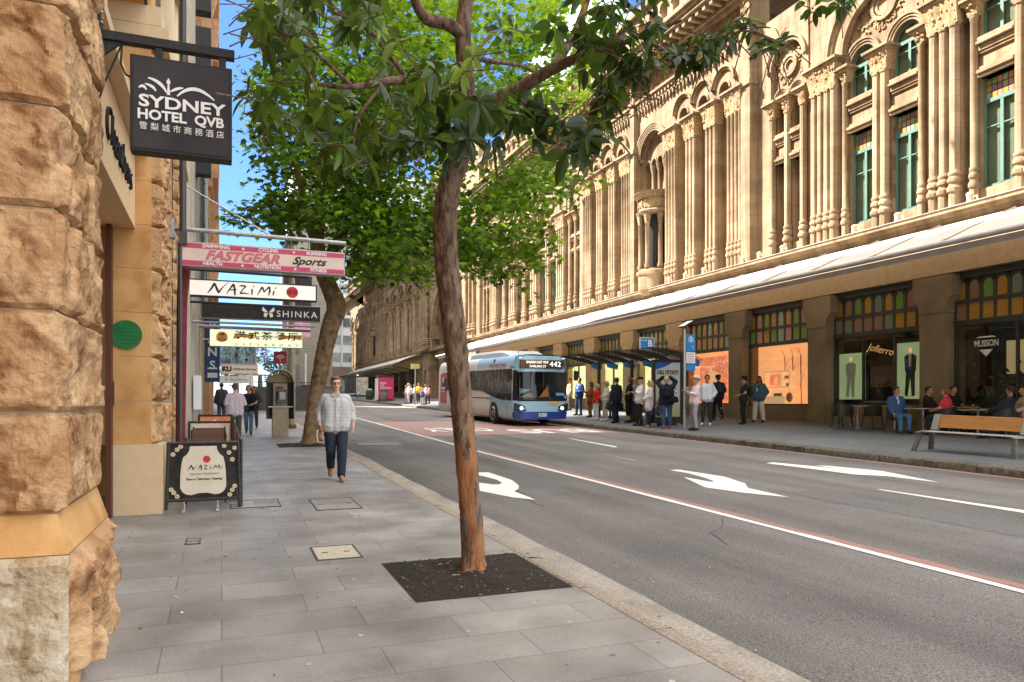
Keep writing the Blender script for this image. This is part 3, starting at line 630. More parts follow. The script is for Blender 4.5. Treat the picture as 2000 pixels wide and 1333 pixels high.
b = MB(); b.lathe(36, 68, [(9, 19), (9, 27), (9.4, 27.2), (9.4, 28), (8.6, 28.2)], 32, 1); b.lathe(36, 68, [(8.6, 28)] + [(8.6 * math.cos(t * math.pi / 24), 28 + 15 * math.sin(t * math.pi / 24)) for t in range(1, 12)] + [(.4, 44)], 32, 0)
b.lathe(36, 68, [(1.3, 42.6), (1.3, 45), (1.5, 45.2), (.9, 46.5), (.1, 48)], 16, 0)
ab(b, 'copper_dome', [copper, stone])
for yy in (34, 57, 79, 101):
    b = MB(); b.lathe(23.5, yy, [(1.7, 19), (1.7, 23), (1.95, 23.1), (1.95, 23.4)], 12, 1); b.lathe(23.5, yy, [(1.8, 23.4)] + [(1.8 * math.cos(t * math.pi / 16), 23.4 + 2.6 * math.sin(t * math.pi / 16)) for t in range(1, 8)] + [(.1, 27)], 16, 0); ab(b, 'cupola', [copper, stone])
# ledge above the awning
L = MB()
for a, b_ in ((4, 58.6), (76.8, 118.8)):
    L.box(XW - .62, XW + .2, a, b_, 7.16, 7.28, 0); L.box(XW - .5, XW + .2, a, b_, 7.04, 7.157, 0); L.box(XW - .42, XW + .2, a, b_, 6.78, 7.037, 0); L.box(XW - .66, XW - .3, a, b_, 7.283, 7.3, 1)
ab(L, 'ledge', [stone, lead])
def floodlight(y):
    b = MB(); x = XW - .5
    b.lathe(x, y, [(.10, 7.3), (.10, 7.34), (.085, 7.35), (.085, 7.5), (.1, 7.51), (.1, 7.55), (.05, 7.6)], 10); b.box(x - .02, x + .02, y - .24, y - .09, 7.44, 7.47); b.box(x - .02, x + .02, y - .24, y - .21, 7.3, 7.44)
    ab(b, 'floodlight', mat('cream_metal', (.55, .46, .28), .5))
for y in (12.4, 14.8, 17.2, 18.9, 22.3, 23.6, 24.6, 27.2, 28.6, 29.9, 31.9, 34.6, 36.1, 37.6, 40.8, 43.7, 45.8, 49.6): floodlight(y)
# ---------------------------------------------------------------- street level: piers, shop windows, awning
PY = [7.0, 11.6, 16.2, 20.85, 25.4, 29.9, 34.25, 38.6, 42.9, 47.2, 51.5, 55.9]
PY2 = [79.5 + 4.35 * k for k in range(10)]
Bm = MB()
for a, b_ in ((4, 58.7), (76.7, 118.8)): Bm.box(20.0, 20.9, a, b_, 5.5, 6.78); Bm.box(20.3, 20.8, a, b_, .2, RS(20, a) + .3 if a < 10 else .3)
ab(Bm, 'beam', stoneb)
def shoppier(y, m):
    f = RS(20, y); b = MB()
    b.box(19.9, 20.75, y - .43, y + .43, f - .1, 4.35); b.box(19.86, 20.75, y - .47, y + .47, f - .1, f + .35)
    b.box(19.87, 20.75, y - .46, y + .46, 4.353, 4.42)
    b.prism([(y - .43, 4.423), (y + .43, 4.423), (y + .47, 4.6), (y + .66, 4.85), (y + .66, 5.45), (y - .66, 5.45), (y - .66, 4.85), (y - .47, 4.6)], 'x', 19.88, 20.75)
    ab(b, 'pier', m)
for y in PY: shoppier(y, stoned if y < 27 else stoneb)
for y in PY2: shoppier(y, stoned)
def shopwin(y0, y1, pal, seed, interior, inmat, sashes=1):
    a, b_ = y0 + .44, y1 - .44; f = RS(20, (a + b_) / 2); x = 20.28; H = b_ - a; r = random.Random(seed); zs = max(1.64, f + .55)
    fr = MB()
    fr.box(x - .03, x + .1, a, b_, 3.93, 4.08); fr.box(x - .03, x + .1, a, b_, 4.57, 4.68); fr.box(x - .06, x + .2, a, b_, 5.3, 5.5); fr.box(x - .05, x + .12, a, b_, zs - .06, zs); fr.box(x, x + .1, a, a + .06, zs, 5.3); fr.box(x, x + .1, b_ - .06, b_, zs, 5.3)
    n = 9; w = H / n; pan = MB()
    for i in range(n):
        p, q = a + w * i, a + w * (i + 1)
        if i: fr.box(x, x + .09, p - .035, p + .035, 4.08, 4.57)
        if i: fr.box(x, x + .09, p - .055, p + .055, 4.68, 5.3)
        fr.prism([(p, 5.3)] + [(p + w / 2 - (w / 2 - .05) * math.cos(math.pi * k / 8), 5.06 + .17 * math.sin(math.pi * k / 8)) for k in range(9)] + [(q, 5.3)], 'x', x, x + .09)
        pan.box(x + .03, x + .05, p + .03, q - .03, 4.09, 4.56, r.choice([0, 1, 3, 0, 2, 1])); pan.box(x + .03, x + .05, p + .05, q - .05, 4.69, 5.28, [0, 1, 2, 0, 3, 0, 2, 1, 0][i])
    for k in range(1, sashes): fr.box(x, x + .09, a + H * k / sashes - .03, a + H * k / sashes + .03, zs, 3.93)
    w_ = ab(fr, 'shop_window', darkf, smooth=0)
    pan.build('stained_glass', pal, w_, 0)
    g = MB(); g.box(x + .03, x + .045, a, b_, zs, 3.93); g.build('pane', shopglass, w_, 0)
    s = MB(); s.box(20.16, 20.5, a, b_, f - .1, zs - .06); s.build('stall_riser', stoned, w_, 0)
    t = MB(); t.box(22.3, 22.4, a - .4, b_ + .4, f, 4.2, 0); t.box(20.5, 22.3, a - .4, b_ + .4, f - .05, zs - .1, 1); t.box(20.5, 22.3, a - .4, b_ + .4, 4.0, 4.1, 1); t.box(20.5, 22.3, a - .4, a - .3, f, 4, 1); t.box(20.5, 22.3, b_ + .3, b_ + .4, f, 4, 1)
    t.build('interior', inmat, w_, 0)
    if interior: interior(w_, a, b_, zs, x)
    return w_
lit_or = mat('lit_amber_wall', (.80, .50, .25), .8, (.72, .42, .20), 1.3, emit=.5); lit_cr = mat('lit_cream_wall', (.62, .56, .30), .8, (.50, .46, .26), 1.2, (.3, .7), emit=1.7); lit_dk = mat('dim_interior', (.05, .045, .038), .8)  # shop lamplight put into the lit walls as glow
lit_or2 = mat('lit_pale_joinery', (.9, .58, .30), .7, emit=.45); red_ad = mat('rust_red_poster', (.55, .13, .06), .7, (.75, .25, .12), 5, (.35, .65), emit=1.0)  # joinery and posters glow in place of shop lamps
skin_ad = mat('poster_skin', (.75, .36, .18), .7, emit=.9); gr_ad = mat('pale_green_poster', (.30, .38, .19), .7, (.36, .43, .22), 1.5, emit=.55); blk = mat('matte_black', (.012, .012, .013), .7); whit = mat('white_paint', (.78, .77, .74), .6); gold = mat('gilt_letter', (.75, .5, .18), .5, emit=.25); redl = mat('red_lettering', (.6, .05, .04), .6, emit=.2)
def jewellery(w_, a, b_, zs, x):
    P = MB(); y0, y1 = b_ - 1.75, b_ - .25                                                # wall unit with a picture, cubby holes and a counter
    P.box(21.05, 21.1, y0, y1, zs, 2.95, 0); P.box(20.8, 21.05, y0, y1, 2.28, 2.33, 0); P.box(20.8, 21.05, y0, y1, 2.9, 2.95, 0); P.box(20.8, 21.05, y0, y0 + .05, zs, 2.9, 0); P.box(20.8, 21.05, y1 - .05, y1, zs, 2.9, 0); P.box(20.8, 21.05, y0 + .5, y0 + .55, 2.33, 2.9, 0); P.box(20.8, 21.05, y0 + .05, y0 + .5, 2.6, 2.64, 0)
    P.box(21.0, 21.04, y0 + .62, y1 - .12, 2.38, 2.84, 2); P.ball((20.99, y0 + 1.0, 2.58), (.02, .12, .17), 8, 3); P.box(20.9, 21.0, y0 + .2, y0 + .32, 2.33, 2.46, 1); P.box(20.9, 21.0, y0 + .18, y0 + .4, 2.64, 2.76, 1)
    P.box(20.6, 20.95, y0 + .1, y1 - .3, zs - .05, zs + .3, 0); P.box(20.62, 20.7, y0 + .3, y0 + .7, zs + .3, zs + .42, 1); P.ball((20.7, y0 - .1, zs + .25), (.12, .12, .2), 8, 1)
    P.box(20.75, 20.8, a + .1, a + .85, zs + .3, 3.3, 2); P.ball((20.745, a + .42, 2.75), (.03, .16, .24), 8, 3); P.ball((20.745, a + .5, 2.15), (.03, .26, .45), 8, 3)
    P.build('display', [lit_or2, mat('bronze_box', (.35, .2, .1), .5, emit=.1), red_ad, skin_ad], w_, 30)
    b = MB(); r = random.Random(2)
    for k in range(3):
        y = b_ - .4 - k * .45; b.tube([(21.8, y, zs), (21.8, y + .05, 3.6)], .018, 5, 0)
        for q in range(5): z = zs + .5 + q * .35; b.tube([(21.8, y, z), (21.75, y + r.uniform(-.3, .3), z + .35)], .01, 4, 0)
    b.build('twig_display', mat('brown_twig', (.3, .12, .05), .8), w_, 0)
def menswear(w_, a, b_, zs, x):
    P = MB(); P.box(20.42, 20.45, b_ - 1.22, b_ - .1, zs + .15, zs + 1.75, 0); P.box(20.42, 20.45, a + .1, a + 1.25, zs + .15, zs + 1.95, 0)
    for c, h, m in ((b_ - .62, 1.42, 1), (a + .75, 1.6, 2)):                              # photographs of a suited man, full length
        z = zs + .22
        P.ball((20.415, c, z + h * .93), (.01, .065, .085), 8, 3); P.prism([(c - .2, z + h * .5), (c - .23, z + h * .8), (c - .1, z + h * .85), (c + .1, z + h * .85), (c + .22, z + h * .8), (c + .19, z + h * .5)], 'x', 20.405, 20.415, m)
        P.prism([(c - .17, z + h * .52), (c + .15, z + h * .52), (c + .2, z + .05), (c + .1, z), (c, z + h * .4), (c - .06, z), (c - .17, z + .04)], 'x', 20.403, 20.413, m)
        if m == 2: P.prism([(c - .03, z + h * .6), (c - .06, z + h * .85), (c + .06, z + h * .85), (c + .03, z + h * .6)], 'x', 20.395, 20.402, 4)
    P.build('poster', [gr_ad, mat('pale_suit', (.33, .33, .22), .8, emit=.15), blk, skin_ad, whit], w_, 30)
    text('lettering', 'Jofierro', gold, w_, .34, (20.26, (a + b_) / 2 - .12, 3.42), (R(90), R(14), R(-90)), shear=.3)
    text('lettering', 'www.joefierro.com.au', mat('dull_white_letter', (.35, .33, .28), .7), w_, .12, (20.26, (a + b_) / 2, zs + .07), (R(90), 0, R(-90)))
    s = MB(); s.box(20.6, 20.7, a + 1.3, b_ - 1.3, 2.2, 2.9, 0); s.build('display', mat('dark_brown_shelf', (.09, .05, .03), .6, (.16, .09, .05), 12), w_, 0)
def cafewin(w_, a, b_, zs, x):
    text('lettering', 'MUSSON', whit, w_, .26, (20.26, b_ - 1.0, 3.35), (R(90), 0, R(-90)), bold=.004, fit=.72)
    g = MB(); g.prism([(b_ - 1.2, 3.18), (b_ - .8, 3.18), (b_ - 1.0, 2.98)], 'x', 20.255, 20.262); g.prism([(b_ - 1.3, 3.52), (b_ - .7, 3.52), (b_ - .8, 3.56), (b_ - 1.2, 3.56)], 'x', 20.255, 20.262); g.build('window_mark', whit, w_, 0)
    b = MB(); r = random.Random(9)
    for k in range(150):
        y, z = r.uniform(a, b_), zs + abs(r.gauss(0, .55)); b.obox((21.2 + r.uniform(-.3, .3), y, z), (.02, .16, .07), Matrix.Rotation(r.uniform(0, 6), 4, 'X') @ Matrix.Rotation(r.uniform(-.8, .8), 4, 'Z'))
    k = MB(); k.box(22.1, 22.2, a + .2, b_ - .3, zs + .9, zs + 1.9); k.build('reflection_panel', mat('reflection_tan', (.55, .40, .20), .7, (.42, .30, .14), 1.2, emit=.5), w_, 0)  # glowing panel added in place of the street reflected in the glass
    b.build('indoor_plant', mat('indoor_leaf', (.05, .10, .03), .5, (.1, .17, .05), 6), w_, 0)
def pandora(w_, a, b_, zs, x):
    P = MB(); P.box(21.0, 21.05, a + 1.5, b_ - .1, zs, 3.8, 0); P.ball((20.98, b_ - 1.1, 2.7), (.04, .35, .7), 10, 1); P.build('poster', [red_ad, skin_ad], w_, 30)
    text('lettering', 'ORA', gold, w_, .34, (20.26, a + .55, 3.15), (R(90), 0, R(-90)), fit=.75); text('lettering', 'ND', redl, w_, .34, (20.26, a + 1.3, 3.15), (R(90), 0, R(-90)), fit=.55)
def cream(w_, a, b_, zs, x):
    P = MB(); r = random.Random(int(a))
    for k in range(7): y = r.uniform(a + .2, b_ - .5); z = r.uniform(zs + .2, 3.2); P.box(22.2, 22.28, y, y + r.uniform(.2, .5), z, z + r.uniform(.2, .6), k % 3)
    P.box(21.3, 21.8, a + .4, b_ - .8, zs, zs + .5, 2)
    P.build('display', [mat('grey_frame', (.12, .13, .12), .6), mat('pale_print', (.6, .6, .5), .6, emit=.15), mat('oak_shelf', (.35, .24, .12), .6, emit=.05)], w_, 0)
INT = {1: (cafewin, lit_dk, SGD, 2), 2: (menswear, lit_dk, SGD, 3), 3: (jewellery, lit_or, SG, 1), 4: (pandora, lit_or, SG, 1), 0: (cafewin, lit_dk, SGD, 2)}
greyint = mat('joinery_dark', (.05, .04, .03), .7)
for i, (y0, y1) in enumerate(zip(PY, PY[1:])):
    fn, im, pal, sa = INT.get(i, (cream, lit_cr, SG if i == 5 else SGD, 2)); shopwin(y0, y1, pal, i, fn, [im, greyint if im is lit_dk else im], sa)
for i, (y0, y1) in enumerate(zip(PY2, PY2[1:])): shopwin(y0, y1, SGD, 30 + i, None, [lit_dk, greyint], 2)
canvas = mat('awning_sheet', (.70, .635, .57), .6, (.78, .71, .64), 1.1, (.3, .7), .1, 12); canvas.node_tree.nodes['Principled BSDF'].inputs['Specular IOR Level'].default_value = .12
_n = canvas.node_tree.nodes; _l = canvas.node_tree.links; _t = _n.new('ShaderNodeBsdfTranslucent'); _t.inputs[0].default_value = (.80, .68, .52, 1); _m = _n.new('ShaderNodeMixShader'); _m.inputs[0].default_value = .12
_l.new(_n['Principled BSDF'].outputs[0], _m.inputs[1]); _l.new(_t.outputs[0], _m.inputs[2]); _l.new(_m.outputs[0], _n['Material Output'].inputs[0])
gutm = mat('gutter_grey', (.42, .39, .37), .5, (.52, .485, .455), 3); soff = mat('awning_soffit', (.30, .24, .17), .8)
def awning(y0, y1, zf):
    b = MB(); n = max(2, int((y1 - y0) / .36)); prof = [(19.55, 6.80), (18.8, 6.50), (17.9, 6.13), (17.1, 5.78), (16.5, 5.56)]; vs = []
    for i in range(n + 1):
        y = y0 + (y1 - y0) * i / n; d = zf(y); ph = (y - y0) % 2.2 / 2.2; bul = .05 * math.sin(math.pi * ph)
        for j, (x, z) in enumerate(prof): vs.append((x, y, z + d * (1 if j else .6) + (bul if 0 < j < 4 else 0)))
    k = len(prof)
    b.add(vs, [(i * k + j, i * k + j + 1, (i + 1) * k + j + 1, (i + 1) * k + j) for i in range(n) for j in range(k - 1)])
    a_ = ab(b, 'awning', canvas, smooth=60, fix=False)
    y = y0 + .6
    while y < y1:
        d = zf(y); s = MB(); s.tube([(19.5, y, 6.82 + d * .6), (18.8, y, 6.53 + d), (17.9, y, 6.155 + d), (17.1, y, 5.81 + d), (16.6, y, 5.62 + d)], .035, 5); y += 2.2; s.build('seam', mat('seam_brown', (.22, .17, .14), .7), a_, 40)
    g = MB(); N = 12; pts = [(16.45, y0 + (y1 - y0) * i / N, 5.55 + zf(y0 + (y1 - y0) * i / N)) for i in range(N + 1)]
    g.tube(pts, .075, 10, 0)
    for (p, q) in zip(pts, pts[1:]): g.add([(16.5, p[1], p[2] - .08), (16.62, p[1], p[2] - .21), (16.62, q[1], q[2] - .21), (16.5, q[1], q[2] - .08)], [(0, 1, 2, 3)], 0)
    g.build('gutter', [gutm, soff], a_, 40)
    y = y0 + 1.5
    while y < y1 and y0 > 50:
        d = zf(y); s = MB(); s.tube([(20.0, y, 4.9), (19.3, y, 5.15), (18.2, y, 5.3 + d * .6), (16.7, y, 5.42 + d)], .045, 6); s.tube([(20.0, y, 5.5), (19.4, y, 5.15)], .03, 5)
        s.build('awning_bracket', darkf, a_, 40); y += 4.35
awning(4.0, 59.2, lambda y: 0); awning(76.4, 112.5, lambda y: .25)
# ---------------------------------------------------------------- buildings of the near side
rock = mat('rock_sandstone', (.37, .185, .075), .9, (.60, .385, .20), 2.6, (.32, .68), 1.0, 30, dark=(7, .33, .5, (.50, .38, .30)))
rockg = mat('plinth_sandstone', (.40, .28, .15), .9, (.62, .53, .40), 5, (.35, .65), 1, 30, dark=(9, .34, .48, (.55, .46, .36)))
smoothst = mat('dressed_sandstone', (.55, .28, .09), .8, (.66, .38, .15), 2.2, (.3, .7), .2, 60, dark=(3, .3, .5, (.72, .62, .52)))
smoothp = mat('pale_dressed_stone', (.62, .44, .25), .8, (.68, .50, .30), 7, (.3, .7), .12, 70)
mortar = mat('mortar', (.52, .42, .28), .9)
SB = thing('sandstone_building', 'rough orange sandstone building with rock-faced blocks and a recessed doorway by the footpath', 'building', (-1, 10, 0))
def sb(b, name, mats, parent=None, smooth=35, fix=True):
    o = b.build(name, mats, parent or SB, smooth, fix)
    if not parent: o.location = -SB.location
    return o
def rockface(b, o, ud, nd, w, h, amp, seed, cell=.022, m=0, margin=.03):
    """rock-faced ashlar: broken surface standing out of a drafted margin"""
    o, ud, nd = Vector(o), Vector(ud), Vector(nd); nu, nv = max(6, int(w / cell)), max(6, int(h / cell)); vs = []; off = Vector((seed * 3.7, seed * 1.3, seed * 2.1))
    for j in range(nv + 1):
        for i in range(nu + 1):
            s, t = w * i / nu, h * j / nv; e = min(s, w - s, t, h - t); k = min(1, e / margin); k = k * k * (3 - 2 * k)
            p = Vector((s, t, 0)) * 2.2 + off
            d = .42 + .42 * noise.noise(p * 1.0) + .42 * (.5 - abs(noise.noise(p * 2.1))) + .26 * (.4 - abs(noise.noise(p * 4.7))) + .12 * noise.noise(p * 9) + .09 * noise.noise(p * 19)
            c = noise.voronoi(p * 1.5)[0]; d += .35 * (c[1] - c[0]) - .12
            dd, pts = noise.voronoi(p * 1.9 + Vector((noise.noise(p * 5), noise.noise(p * 5 + Vector((3, 1, 2))), 0)) * .25); fc = []
            for pt in pts[:2]:                                                                # chipped planes, blended over their edges
                pp = p * 1.9 - pt; fc.append(.6 * noise.noise(pt * 11.3 + Vector((1, 7, 3))) + .8 * (noise.noise(pt * 13.7) * pp.x + noise.noise(pt * 17.1 + Vector((5, 5, 5))) * pp.y))
            bl = min(1, (dd[1] - dd[0]) / .16); d = d * .55 + .2 + fc[0] * (.5 + .5 * bl) + fc[1] * (.5 - .5 * bl)
            q = noise.noise(p * 4.3 + Vector((9, 9, 9))); d -= .5 * max(0, q - .38)
            vs.append(o + ud * s + Vector((0, 0, t)) + nd * (k * amp * max(.05, d)))
    b.add(vs, [(j * (nu + 1) + i, j * (nu + 1) + i + 1, (j + 1) * (nu + 1) + i + 1, (j + 1) * (nu + 1) + i) for j in range(nv) for i in range(nu)], m)
def rockpier(x1, y0, y1, zs, amp, seed, cell=.022, left=-3.2, joint=None):
    core = MB(); core.box(left, x1 - .012, y0 + .012, y1, zs[0], zs[-1]); sb(core, 'core_masonry', mortar, smooth=0)
    for i, (a, c) in enumerate(zip(zs, zs[1:])):
        b = MB(); a2, c2 = a + .005, c - .005
        rockface(b, (x1, y0, a2), (0, 1, 0), (1, 0, 0), y1 - y0, c2 - a2, amp, seed + i, cell)
        if left > -9:
            cut = left + (x1 - left) * (.45 if i % 3 == 2 else .02)
            rockface(b, (cut, y0, a2), (1, 0, 0), (0, -1, 0), x1 - cut, c2 - a2, amp * .8, seed + i + 40, cell)
            if i % 3 == 2: rockface(b, (left, y0, a2), (1, 0, 0), (0, -1, 0), cut - left - .01, c2 - a2, amp * .8, seed + i + 80, cell * 1.5)
        sb(b, 'ashlar_block', rock, smooth=11, fix=False)
CZ = [1.03 + .548 * k for k in range(14)]
rockpier(-.83, 4.62, 6.0, CZ, .085, 3, .013, left=-1.75)
# battered plinth of the near pier
b = MB(); b.add([(-.83, 4.62, 1.03), (-.83, 6.02, 1.03), (-.76, 6.02, .82), (-.76, 4.55, .82), (-2.6, 4.62, 1.03), (-2.6, 4.55, .82)], [(0, 1, 2, 3), (4, 0, 3, 5)], 0); b.box(-2.6, -.78, 4.58, 6.0, -.2, .82, 1)
sb(b, 'plinth_cap', [smoothst, mortar], smooth=0)
b = MB(); rockface(b, (-.76, 4.55, -.02), (0, 1, 0), (1, 0, 0), 1.47, .835, .16, 77, .02, margin=.1); sb(b, 'plinth_block', rock, smooth=11, fix=False)
b = MB(); rockface(b, (-1.25, 4.55, -.02), (1, 0, 0), (0, -1, 0), .49, .835, .07, 78, .02); rockface(b, (-2.6, 4.55, -.02), (1, 0, 0), (0, -1, 0), 1.34, .835, .1, 79, .03); sb(b, 'plinth_block', rockg, smooth=11, fix=False)
# doorway recess, beam with raised lettering
b = MB(); b.box(-3.2, -1.9, 6.0, 10.4, 0, 9); b.box(-3.2, -1.35, 6.0, 10.3, 6.6, 9); sb(b, 'wall', smoothst, smooth=0)
b = MB(); b.box(-1.9, -1.84, 6.9, 8.0, .1, 3.2); b.box(-1.9, -1.84, 8.05, 9.2, .1, 3.2); d = sb(b, 'door', mat('dark_timber', (.05, .022, .012), .4, (.08, .035, .02), 8, stretch=(1, 1, .1)), smooth=0)
b = MB(); b.box(-1.3, -1.24, 10.12, 10.27, .24, 3.8); b.box(-1.30, -1.22, 10.2, 10.21, 1.6, 1.9); sb(b, 'door_frame', mat('red_brown_frame', (.10, .03, .018), .4), smooth=0)
b = MB(); b.box(-2.2, -1.0, 6.02, 10.29, 3.80, 4.72); b.box(-2.2, -.86, 6.02, 10.29, 4.73, 4.84); beam = sb(b, 'beam', smoothp, smooth=0)
text('lettering', 'Chambers', blk, beam, .5, (-.985, 8.7, 4.25), (R(90), 0, R(90)), shear=.2, depth=.015, fit=2.0, bold=-.016)
b = MB(); b.box(-1.95, -1.87, 6.1, 10.2, 4.9, 6.5); sb(b, 'window', mat('dark_window', (.06, .068, .075), .14, (.10, .105, .105), 1.3), smooth=0)
b = MB(); b.prism([(-1.9, 4.85), (-1.1, 4.85), (-1.9, 5.1)], 'y', 6.02, 10.28); b.box(-1.9, -1.0, 7.5, 7.9, 5.1, 6.6); b.box(-1.9, -.9, 6.02, 10.29, 6.6, 7.1); sb(b, 'sill', smoothst, smooth=0)
def jamb(y0, y1, x0, x1, seed, top=8):
    k = 0; z = 1.12; base = MB(); base.box(x0, x1 + .13, y0 - .02, y1, .1, 1.12); sb(base, 'base_block', smoothp, smooth=0)
    b = MB()
    while z < top: b.box(x0, x1, y0, y1, z + .004, z + .544, 0); z += .548
    b.box(x0 + .01, x1 - .01, y0 + .008, y1, 1.12, top, 1)
    return sb(b, 'door_jamb', [smoothst, mortar], smooth=0)
jamb(10.3, 10.9, -1.32, -.82, 1)
rockpier(-.82, 10.32, 12.25, [1.12 + .548 * k for k in range(10)], .17, 21, .035, left=-9.5)
b = MB(); b.box(-2.0, -1.25, 12.25, 14.3, .2, 9); sb(b, 'wall', smoothst, smooth=0)
for z in (1.6, 4.6): 
    b = MB(); b.box(-1.25, -1.2, 12.6, 14.0, z, z + 2.4); sb(b, 'window', MATS['dark_window'], smooth=0)
rockpier(-.80, 14.3, 16.2, [.3 + .548 * k for k in range(12)], .15, 41, .045, left=-9.5)
b = MB(); b.tube([(-.56, 12.6, 4.2), (-.56, 12.6, 8.5)], .05, 8); b.box(-.62, -.5, 12.54, 12.66, 4.1, 4.3); b.tube([(-.6, 12.6, 4.1), (-.6, 12.6, .4)], .035, 6); sb(b, 'drainpipe', mat('dull_pipe', (.06, .05, .045), .5))
b = MB(); b.tube([(-.56, 13.2, 3.9), (-.60, 13.2, 3.3), (-.63, 13.2, .5)], [.10, .08, .07], 8); sb(b, 'furled_flag', mat('maroon_cloth', (.12, .012, .018), .8, (.2, .02, .03), 12))
# round plaque on the jamb: raised rim, disc, small lettering
b = MB(); pz = 2.48; cx_ = -1.10
b.prism([(cx_ + .18 * math.cos(k * math.pi / 16), pz + .18 * math.sin(k * math.pi / 16)) for k in range(32)], 'y', 10.275, 10.299)
pl = sb(b, 'plaque', mat('green_plaque', (.008, .12, .03), .35, (.014, .17, .045), 8), smooth=30)
for k, t_ in enumerate(('HERITAGE SITE', 'BUILT OF LOCAL', 'SANDSTONE', 'IN THE CITY')): pass
b = MB()
for k in range(5): b.box(cx_ - .11 + .02 * abs(k - 2), cx_ + .11 - .02 * abs(k - 2), 10.270, 10.2745, pz + .09 - k * .045, pz + .1 - k * .045)
b.build('raised_rule', mat('green_rule', (.02, .20, .06), .35), pl, 0)
# upper storeys (tall; they shade the street)
upm = mat('brown_panel', (.075, .05, .04), .6, (.11, .075, .06), 5, stretch=(1, 1, .2)); crm = mat('cream_pilaster', (.55, .42, .26), .8, (.62, .49, .32), 3); greyp = mat('grey_pilaster', (.33, .30, .26), .8, (.40, .37, .32), 2, dark=(2, .3, .6, (.8, .76, .7)))
b = MB(); b.box(-16, -1.3, -14, 16.4, 8.8, 35.6); b.box(-16, -3.2, -14, 16.4, -1, 8.8); b.box(-2.6, -.9, -14, 4.6, 6.8, 9.0); sb(b, 'upper_wall', smoothst, smooth=0)
b = MB()
for y in (4.7, 8.6, 10.6, 14.2): b.box(-1.3, -.82, y, y + 1.3, 8.0, 31)
for z in (8.8, 12.6, 16.4, 20.2, 24): b.box(-1.3, -.62, 4.6, 16.4, z - .3, z)
sb(b, 'pilaster', crm, smooth=0)
b = MB()
for z in (8.9, 12.7, 16.5): 
    for y in (6.2, 12.1): b.box(-1.3, -1.12, y, y + 1.9, z, z + 3.2)
sb(b, 'spandrel_panel', upm, smooth=0)
b = MB(); b.box(-1.34, -.62, 10.27, 16.32, 6.1, 6.35); b.box(-1.33, -.70, 10.28, 16.31, 6.36, 6.6); sb(b, 'string_course', smoothp, smooth=0)
b = MB(); b.box(-1.4, -.86, 8.2, 12.4, 6.61, 31); b.box(-1.4, -1.3, 12.4, 16.4, 6.3, 9); sb(b, 'brown_bay', upm, smooth=0)
for y in (13.0, 14.1, 15.6):
    b = MB(); b.lathe(-.95, y, [(.30, 6.6), (.30, 6.9), (.25, 7.0), (.24, 20), (.3, 20.3)], 14); sb(b, 'pilaster_shaft', crm)
def block(name, label, y0, y1, x1, h, m, cat='building', x0=-16, z0=-1):
    t = thing(name, label, cat, (x1, (y0 + y1) / 2, 0)); b = MB(); b.box(x0, x1, y0, y1, z0, h); o = b.build('wall', m, t, 0); o.location = -t.location; return t
def part(t, b, name, m, smooth=0):
    o = b.build(name, m, t, smooth); o.location = -t.location; return o
dkglass = mat('curtain_glass', (.10, .14, .18), .08, (.14, .18, .22), 1); whitem = mat('white_mullion', (.6, .6, .58), .5); redbrick = brickmat('red_brick', (.50, .20, .10), (.58, .26, .13), (.45, .33, .24), .24, .085, .012, 'yz', .85, .2)
T = block('rendered_building', 'grey rendered building with flat pilasters and dark ribbed screens beyond the sandstone one', 16.5, 30, -.95, 35.6, greyp)
b = MB()
for y in (16.9, 19.6, 22.3, 25, 27.7): b.box(-.95, -.62, y, y + .9, .2, 12); b.box(-.95, -.68, y + .95, y + 1.15, .2, 12)
part(T, b, 'pilaster', mat('beige_pilaster', (.45, .38, .30), .8, (.52, .45, .36), 2))
b = MB(); b.box(-.9, -.27, 22.0, 22.4, 12.4, 30); b.box(-.9, -.27, 21.9, 22.3, 7.9, 11.9); part(T, b, 'ribbed_screen', mat('charcoal_rib', (.022, .02, .02), .6, (.045, .042, .04), 60, stretch=(1, 1, 12)))
b = MB()
for y in (17.9, 20.7, 23.4, 26.1): b.box(-.96, -.90, y, y + 1.3, 1.2, 3.4); b.box(-.96, -.9, y, y + 1.3, 4.4, 7.5); b.box(-.96, -.9, y, y + 1.3, 8.4, 11.5)
part(T, b, 'window', MATS['dark_window'])
b = MB(); b.box(-.95, -.5, 25.2, 29.8, 4.6, 12); part(T, b, 'glazed_bay', dkglass)
b = MB()
for k in range(7): b.box(-.52, -.47, 25.2 + k * .75, 25.26 + k * .75, 4.6, 12)
for k in range(6): b.box(-.5, -.465, 25.2, 29.8, 4.6 + k * 1.3, 4.66 + k * 1.3)
part(T, b, 'mullion', whitem)
b = MB(); b.box(-.62, -.45, 19.0, 19.5, 1.5, 2.3); part(T, b, 'meter_box', whit)
T = block('brick_building', 'orange brick building with ornate bracketed cornices jutting over the footpath', 30.1, 45.3, -.7, 29.5, redbrick)
b = MB()
for z in (5.6, 9.8, 14.2, 18.6, 23, 27.5): b.box(-.7, -.32, 30.1, 45.3, z, z + .35); b.box(-.7, -.12, 30.1, 45.3, z + .353, z + .6)
for y in (30.3, 34, 38, 42, 44.6): b.box(-.7, -.42, y, y + .7, .6, 29)
for y in (31.2, 35.0, 39, 43):
    for z in (7.4, 12, 16.4, 20.8): b.prism([(-.7, z), (-.4, z + .3), (-.15, z + 1.2), (-.1, z + 2.1), (-.7, z + 2.1)], 'y', y, y + .5)
part(T, b, 'cornice', mat('terracotta_trim', (.42, .24, .13), .8, (.54, .33, .19), 5))
b = MB()
for y in (31.9, 35.8, 39.7):
    for z in (1.2, 6.5, 10.8, 15.2, 19.6): b.box(-.72, -.66, y, y + 1.6, z, z + 2.4)
part(T, b, 'window', MATS['dark_window'])
